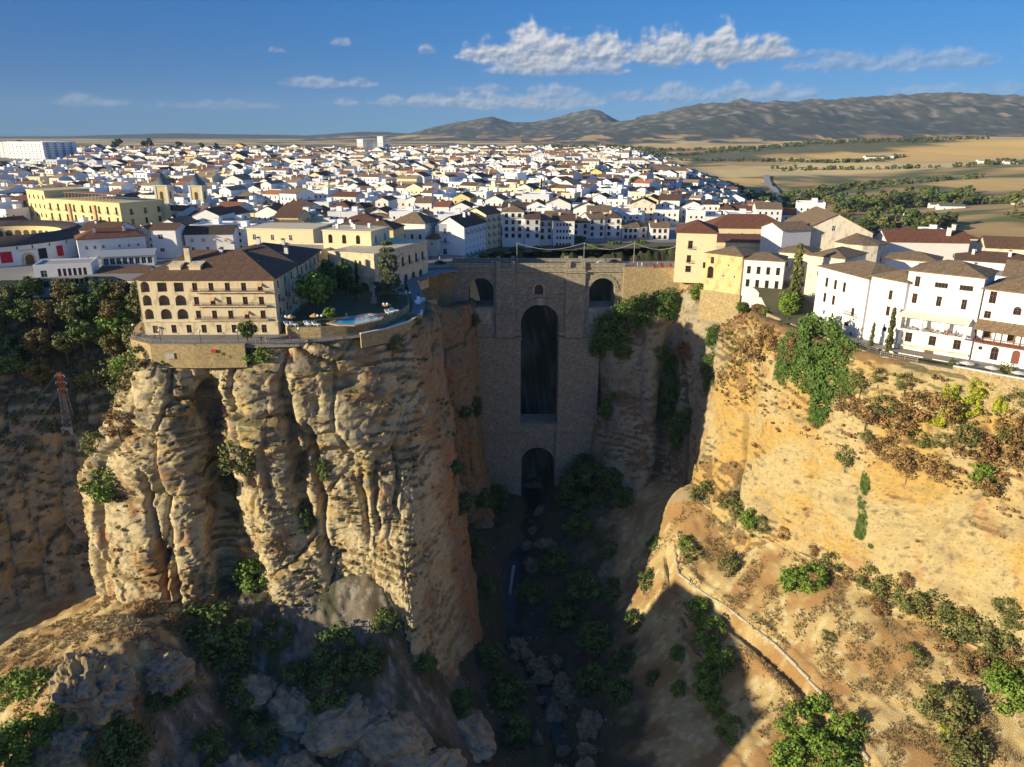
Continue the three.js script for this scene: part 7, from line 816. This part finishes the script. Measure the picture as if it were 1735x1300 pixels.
function rockGeo(seed, detail, amp, sx, sy, sz) { const g = mergeVertices(new THREE.IcosahedronGeometry(1, detail).deleteAttribute('normal').deleteAttribute('uv')), P = g.attributes.position, col = new Float32Array(P.count * 3), uv = new Float32Array(P.count * 2); for (let i = 0; i < P.count; i++) { let x = P.getX(i), y = P.getY(i), z = P.getZ(i); const [f1, f2] = worley(Math.atan2(z, x) * 1.6 + fbm(x, y, z + seed, 2) * 0.4, y * 2.2, seed), k = 1 + amp * (fbm(x * 1.5 + seed, y * 1.5, z * 1.5, 4) * 0.8 + (0.35 - f1) * 0.28 - (1 - sstep(0, 0.06, f2 - f1)) * 0.16 + Math.abs(noise(x * 1.7, y * 2.4, z * 1.7 + seed)) * -0.7 + fbm(x * 6, y * 12, z * 6 + seed, 4) * 0.16); P.setXYZ(i, x * k * sx, y * k * sy, z * k * sz); uv.set([(x + z) * sx, y * sy], i * 2); const n = fbm(x * 3, y * 3, z * 3 + seed, 4), c = C3(C3([0.42, 0.34, 0.22], K.ochre, sstep(0.0, 0.35, n) * 0.7), K.grey, sstep(-0.2, 0.3, fbm(x * 2, y * 5, z * 2 + seed, 4)) * 0.8); col.set(C3(c, K.dark, sstep(0.2, 0.5, fbm(x * 8, y * 8, z * 8, 3)) * 0.6), i * 3); } g.setAttribute('color', new THREE.BufferAttribute(col, 3)); g.setAttribute('uv', new THREE.BufferAttribute(uv, 2)); g.computeVertexNormals(); return g; }
{ // crag on the spur, boulders in the stream bed
  const m = rockMat(0.3); const crag = solo('rock_outcrop', rockGeo(3, 44, 0.42, 9.5, 12, 8), m, 'jagged grey and ochre crag on the crest of the dry spur', 'rock'); crag.position.copy(V(-102, -80, 146)); crag.rotation.y = 0.4;
  const crag2 = solo('rock_outcrop', rockGeo(8, 26, 0.42, 5.5, 6, 5), m, 'smaller pale crag below the main crag of the spur', 'rock'); crag2.position.copy(V(-104, -88, 137)); const crag3 = solo('rock_outcrop', rockGeo(12, 26, 0.4, 6, 5, 6), m, 'shaded crag beside the bushes on the right flank of the spur', 'rock'); crag3.position.copy(V(-90, -83, 158));
  const og = [rockGeo(41, 24, 0.32, 1.3, 0.9, 0.9), rockGeo(42, 24, 0.32, 1, 1.1, 1), rockGeo(43, 24, 0.32, 1.5, 0.8, 1)];
  [[-76, 172, 6], [-63, 170, 7], [-47, 168, 8], [-33, 164, 8], [-58, 152, 8], [-40, 150, 9], [-22, 158, 7], [-72, 150, 7], [-14, 180, 7]].forEach(([x, d, w], i) => { const b = solo('rock_outcrop', og[i % 3], m, ['long', 'tall', 'flat'][i % 3] + ' shaded rock outcrop on the talus ' + (d > 175 ? 'right under the headland' : x < -64 ? 'beside the spur' : x > -30 ? 'above the stream' : 'below the headland'), 'rock', 'rock outcrops on the talus'); b.position.copy(V(x, floorH(x, d) - w * 0.42, d)); b.rotation.y = hash(i, 9) * 6; b.scale.setScalar(w * 1.15); });
  const bg = [rockGeo(21, 14, 0.6, 1, 0.6, 0.85), rockGeo(22, 14, 0.6, 1.2, 0.5, 0.9), rockGeo(23, 14, 0.6, 1, 0.75, 0.7)], bm = std({ color: rgb(0.55, 0.55, 0.55), vertexColors: true, roughness: 0.95, map: rep(rockTex, 2) });
  [[2, 226, 4.6], [5.5, 222, 4], [1, 219, 2.2], [9, 216, 4.4], [12, 211, 3.6], [16, 215, 2.6], [7.5, 209, 2], [17, 205, 4.2], [10, 203, 2.2], [20, 199, 5], [14, 196, 4.2], [24, 191, 2.2], [25, 184, 5.2], [17, 183, 2.6], [23, 175, 3.4], [15, 172, 4.4], [20, 164, 5], [8, 186, 2.4], [6, 262, 2.6], [9, 270, 2.4], [12, 278, 2.8], [8, 253, 3.4], [14, 258, 3.8], [3, 246, 3]].forEach(([x, d, s], i) => { const b = solo('boulder', bg[i % 3], bm, (s > 4.3 ? 'large' : s > 3.4 ? 'middling' : 'small') + ' pale ' + ['rounded', 'slab like', 'blocky'][i % 3] + ' boulder ' + (d > 240 ? 'in the stream under the bridge' : d > 200 ? 'heaped beside the dark pool' : 'in the stream bed below the pool'), 'boulder', 'boulders in the stream bed'); b.position.copy(V(x, floorH(x, d) + s * 0.3, d)); b.rotation.set(hash(i, 1) * 0.6, hash(i, 2) * 6, hash(i, 3) * 0.5); b.scale.setScalar(s); });
  const water = std({ color: rgb(0.012, 0.018, 0.016), roughness: 0.35 }); strip(dense(RIVER, 8).map(([x, d]) => [x, d, floorBase(x, d) - 2.2]), 5.5, null, 'stream', water, 'dark stream at the bottom of the gorge'); const pool = new THREE.CircleGeometry(8, 40); pool.rotateX(-Math.PI / 2); pool.scale(1.1, 1, 1.5); pool.translate(-2.5, -128, -229); ground('water', pool, water, 'black plunge pool below the waterfall');
  const fall = strip([[0.8, 252, -110.5], [0.2, 249, -113], [-0.6, 246.5, -118], [-1, 244.5, -124], [-1.2, 243, -129]], 1.2, null, 'waterfall', std({ color: rgb(0.2, 0.22, 0.22), roughness: 0.4 }), 'thin waterfall dropping into the dark pool'); fall.userData.kind = 'structure';
}
// walled water channel and footpath edge on the right slope
wallRun('channel_wall', 'low stone wall along the water channel across the dry slope', dense(DITCH, 4).map(([x, d]) => { const y = floorBase(x + 1.9, d + 0.9); return [x + 1.9, d + 0.9, y - 2.4, y + 0.5]; }), -95, -89, 0.45, M.masonryPale);
wallRun('path_wall', 'low pale wall edging the upper footpath below the cliff', dense(PATH_UP.slice(2), 4).map(([x, d]) => { const y = floorBase(x - 1.6, d - 0.8); return [x - 1.6, d - 0.8, y - 1.2, y + 0.75]; }), -75, -69, 0.5, M.retaining);
// restaurant terraces on the right rim
wallRun('terrace_wall', 'rough ochre wall under the restaurant terraces', [[84, 236, -10], [88.5, 214, -11], [93, 199, -13], [97.5, 186.5, -13], [104, 180, -14], [110, 174.5, -14]], -14, -5.2, 0.8, M.retaining, M.masonryPale);
wallRun('terrace_wall', 'white capped terrace wall in front of the red gallery restaurant', [[110, 174.5, -14], [121.5, 163.5, -14], [131, 152, -14], [142, 138, -14]], -14, -4.2, 0.8, M.retaining, M.white);
ground('terrace', plate([[84, 236.5], [88.5, 214.5], [93, 199.5], [97.5, 187], [104, 180.5], [110, 175], [121.5, 164], [142, 138.5], [156, 140], [118, 182], [104, 193], [99, 202], [95, 224]], -9, -5.6), M.paving, 'restaurant terrace paving above the cliff');
railRun('railing', 'iron railing along the restaurant terrace edge', [[88.5, 214.2], [93, 199.2], [97.5, 186.7], [104, 180.2]], -5.0);
for (let i = 0; i < 7; i++) { const t = i / 6, x = mix(113, 136, t), d = mix(174.5, 151, t), u = top('cafe_parasol', 'white cafe parasol on the terrace of the red gallery restaurant', 'parasol', [x, -5.6, d], 0, 'white cafe parasols'); part('canopy', new THREE.ConeGeometry(1.7, 0.5, 8, 1), M.plastic, u, [0, 2.4, 0]); part('pole', new THREE.CylinderGeometry(0.05, 0.05, 2.5, 6), M.steel, u, [0, 1.25, 0]); }
for (let i = 0; i < 6; i++) { const t = i / 5, x = mix(104.6, 115.4, t) - 1.3, d = mix(188.8, 179, t) - 1.6, tb = top('dining_table', 'white clothed dining table on the open terrace under the awning', 'table', [x, 2.1, d], 0.7, 'dining tables under the awning'); part('cloth', new THREE.CylinderGeometry(0.5, 0.6, 0.7, 10), M.plastic, tb, [0, 0.4, 0]); for (const s of [-1, 1]) part('chair', merge([box(0.45, 0.06, 0.45, s * 0.95, 0.45, 0), box(0.06, 0.5, 0.45, s * 1.16, 0.7, 0), box(0.05, 0.45, 0.05, s * 0.8, 0.22, 0.15), box(0.05, 0.45, 0.05, s * 1.1, 0.22, -0.15)]), M.wood, tb); if (i % 2) person(x + 0.7, 2.1, d - 0.6, i, [[0.5, 0.1, 0.08], [0.5, 0.5, 0.5], [0.1, 0.1, 0.15]][i % 3], 'guest standing by a table under the restaurant awning', 'restaurant guests'); }
// country road, farm sheds
strip(dense([[385, 900], [399, 960], [421, 1112], [466, 1325], [520, 1500], [547, 1617], [600, 1800], [640, 1910]], 6), 14, (x, d) => H(x, d) + 1.6 + d * 0.0012, 'road', std({ color: rgb(0.42, 0.40, 0.37), map: rep(concreteTex, 12) }), 'pale country road winding up the valley');
[[1120, 2430, 60, 9, 'long white farmhouse beside the far hedge'], [1170, 2440, 40, 9, 'short white farm shed next to the long farmhouse'], [576, 1036, 26, 6, 'white barn with pale roof in the valley'], [560, 985, 30, 6, 'white barn with green sheet roof'], [480, 915, 24, 5, 'low white shed by the trees below the right bank'], [1290, 2120, 40, 8, 'white farmhouse among the right hand hedges'], [1240, 1930, 30, 8, 'small white cottage on the field edge'], [640, 960, 22, 6, 'brown roofed farm shed above the barns']].forEach(([x, d, w, h, label], i) => building({ name: 'farm_building', label, category: 'barn', A: [x, d], B: [x + w, d - 6], y: H(x, d) - 1, h, depth: w * 0.5, wall: M.white, roof: { type: 'gableX', rise: w * 0.08, mat: i === 3 ? M.slate : i % 2 ? M.flat : M.roofTan }, front: row(3, w * 0.2, w * 0.8, 1.5, 1.6, 2, { flat: true, sill: false }) }));

{ // loose stones over the talus
  const r = mulberry(808), g = new THREE.IcosahedronGeometry(1, 0), P = g.attributes.position; for (let i = 0; i < P.count; i++) { const x = P.getX(i), y = P.getY(i), z = P.getZ(i), k = 0.75 + 0.5 * hash(Math.round(x * 50), Math.round(y * 50), Math.round(z * 50)); P.setXYZ(i, x * k, y * k * 0.75, z * k); } g.computeVertexNormals();
  const spots = []; let guard = 0; while (spots.length < 5000 && guard++ < 90000) { const x = -92 + r() * 130, d = 128 + r() * 130, y = floorBase(x, d); if (y > -80 || (x > 30 && d < 180)) continue; if (fbm(x / 8, d / 8, 41, 3) < -0.1 + r() * 0.25) continue; spots.push([x, floorH(x, d), d]); }
  const im = new THREE.InstancedMesh(g, std({ roughness: 1 }), spots.length), m4 = new THREE.Matrix4(), q = new THREE.Quaternion(), e = new THREE.Euler(); im.name = 'rubble';
  spots.forEach(([x, y, d], i) => { q.setFromEuler(e.set(r() * 6, r() * 6, r() * 6)); const s = 0.12 + 0.55 * r() * r() * r(); im.setMatrixAt(i, m4.compose(V(x, y, d), q, v3(s, s, s))); const t = 0.7 + r() * 0.6; im.setColorAt(i, rgb(0.20 * t, 0.18 * t, 0.14 * t)); });
  tag(setup(im), 'loose grey stones on the talus below the headland', 'stones', null, 'stuff'); scene.add(im);
}

wallRun('retaining_wall', 'rough stone base under the ochre patched house', [[69.6, 266.4, -14], [80.6, 255.9, -14]], -14, -3.2, 1.0, M.retaining);

renderer.render(scene, camera);
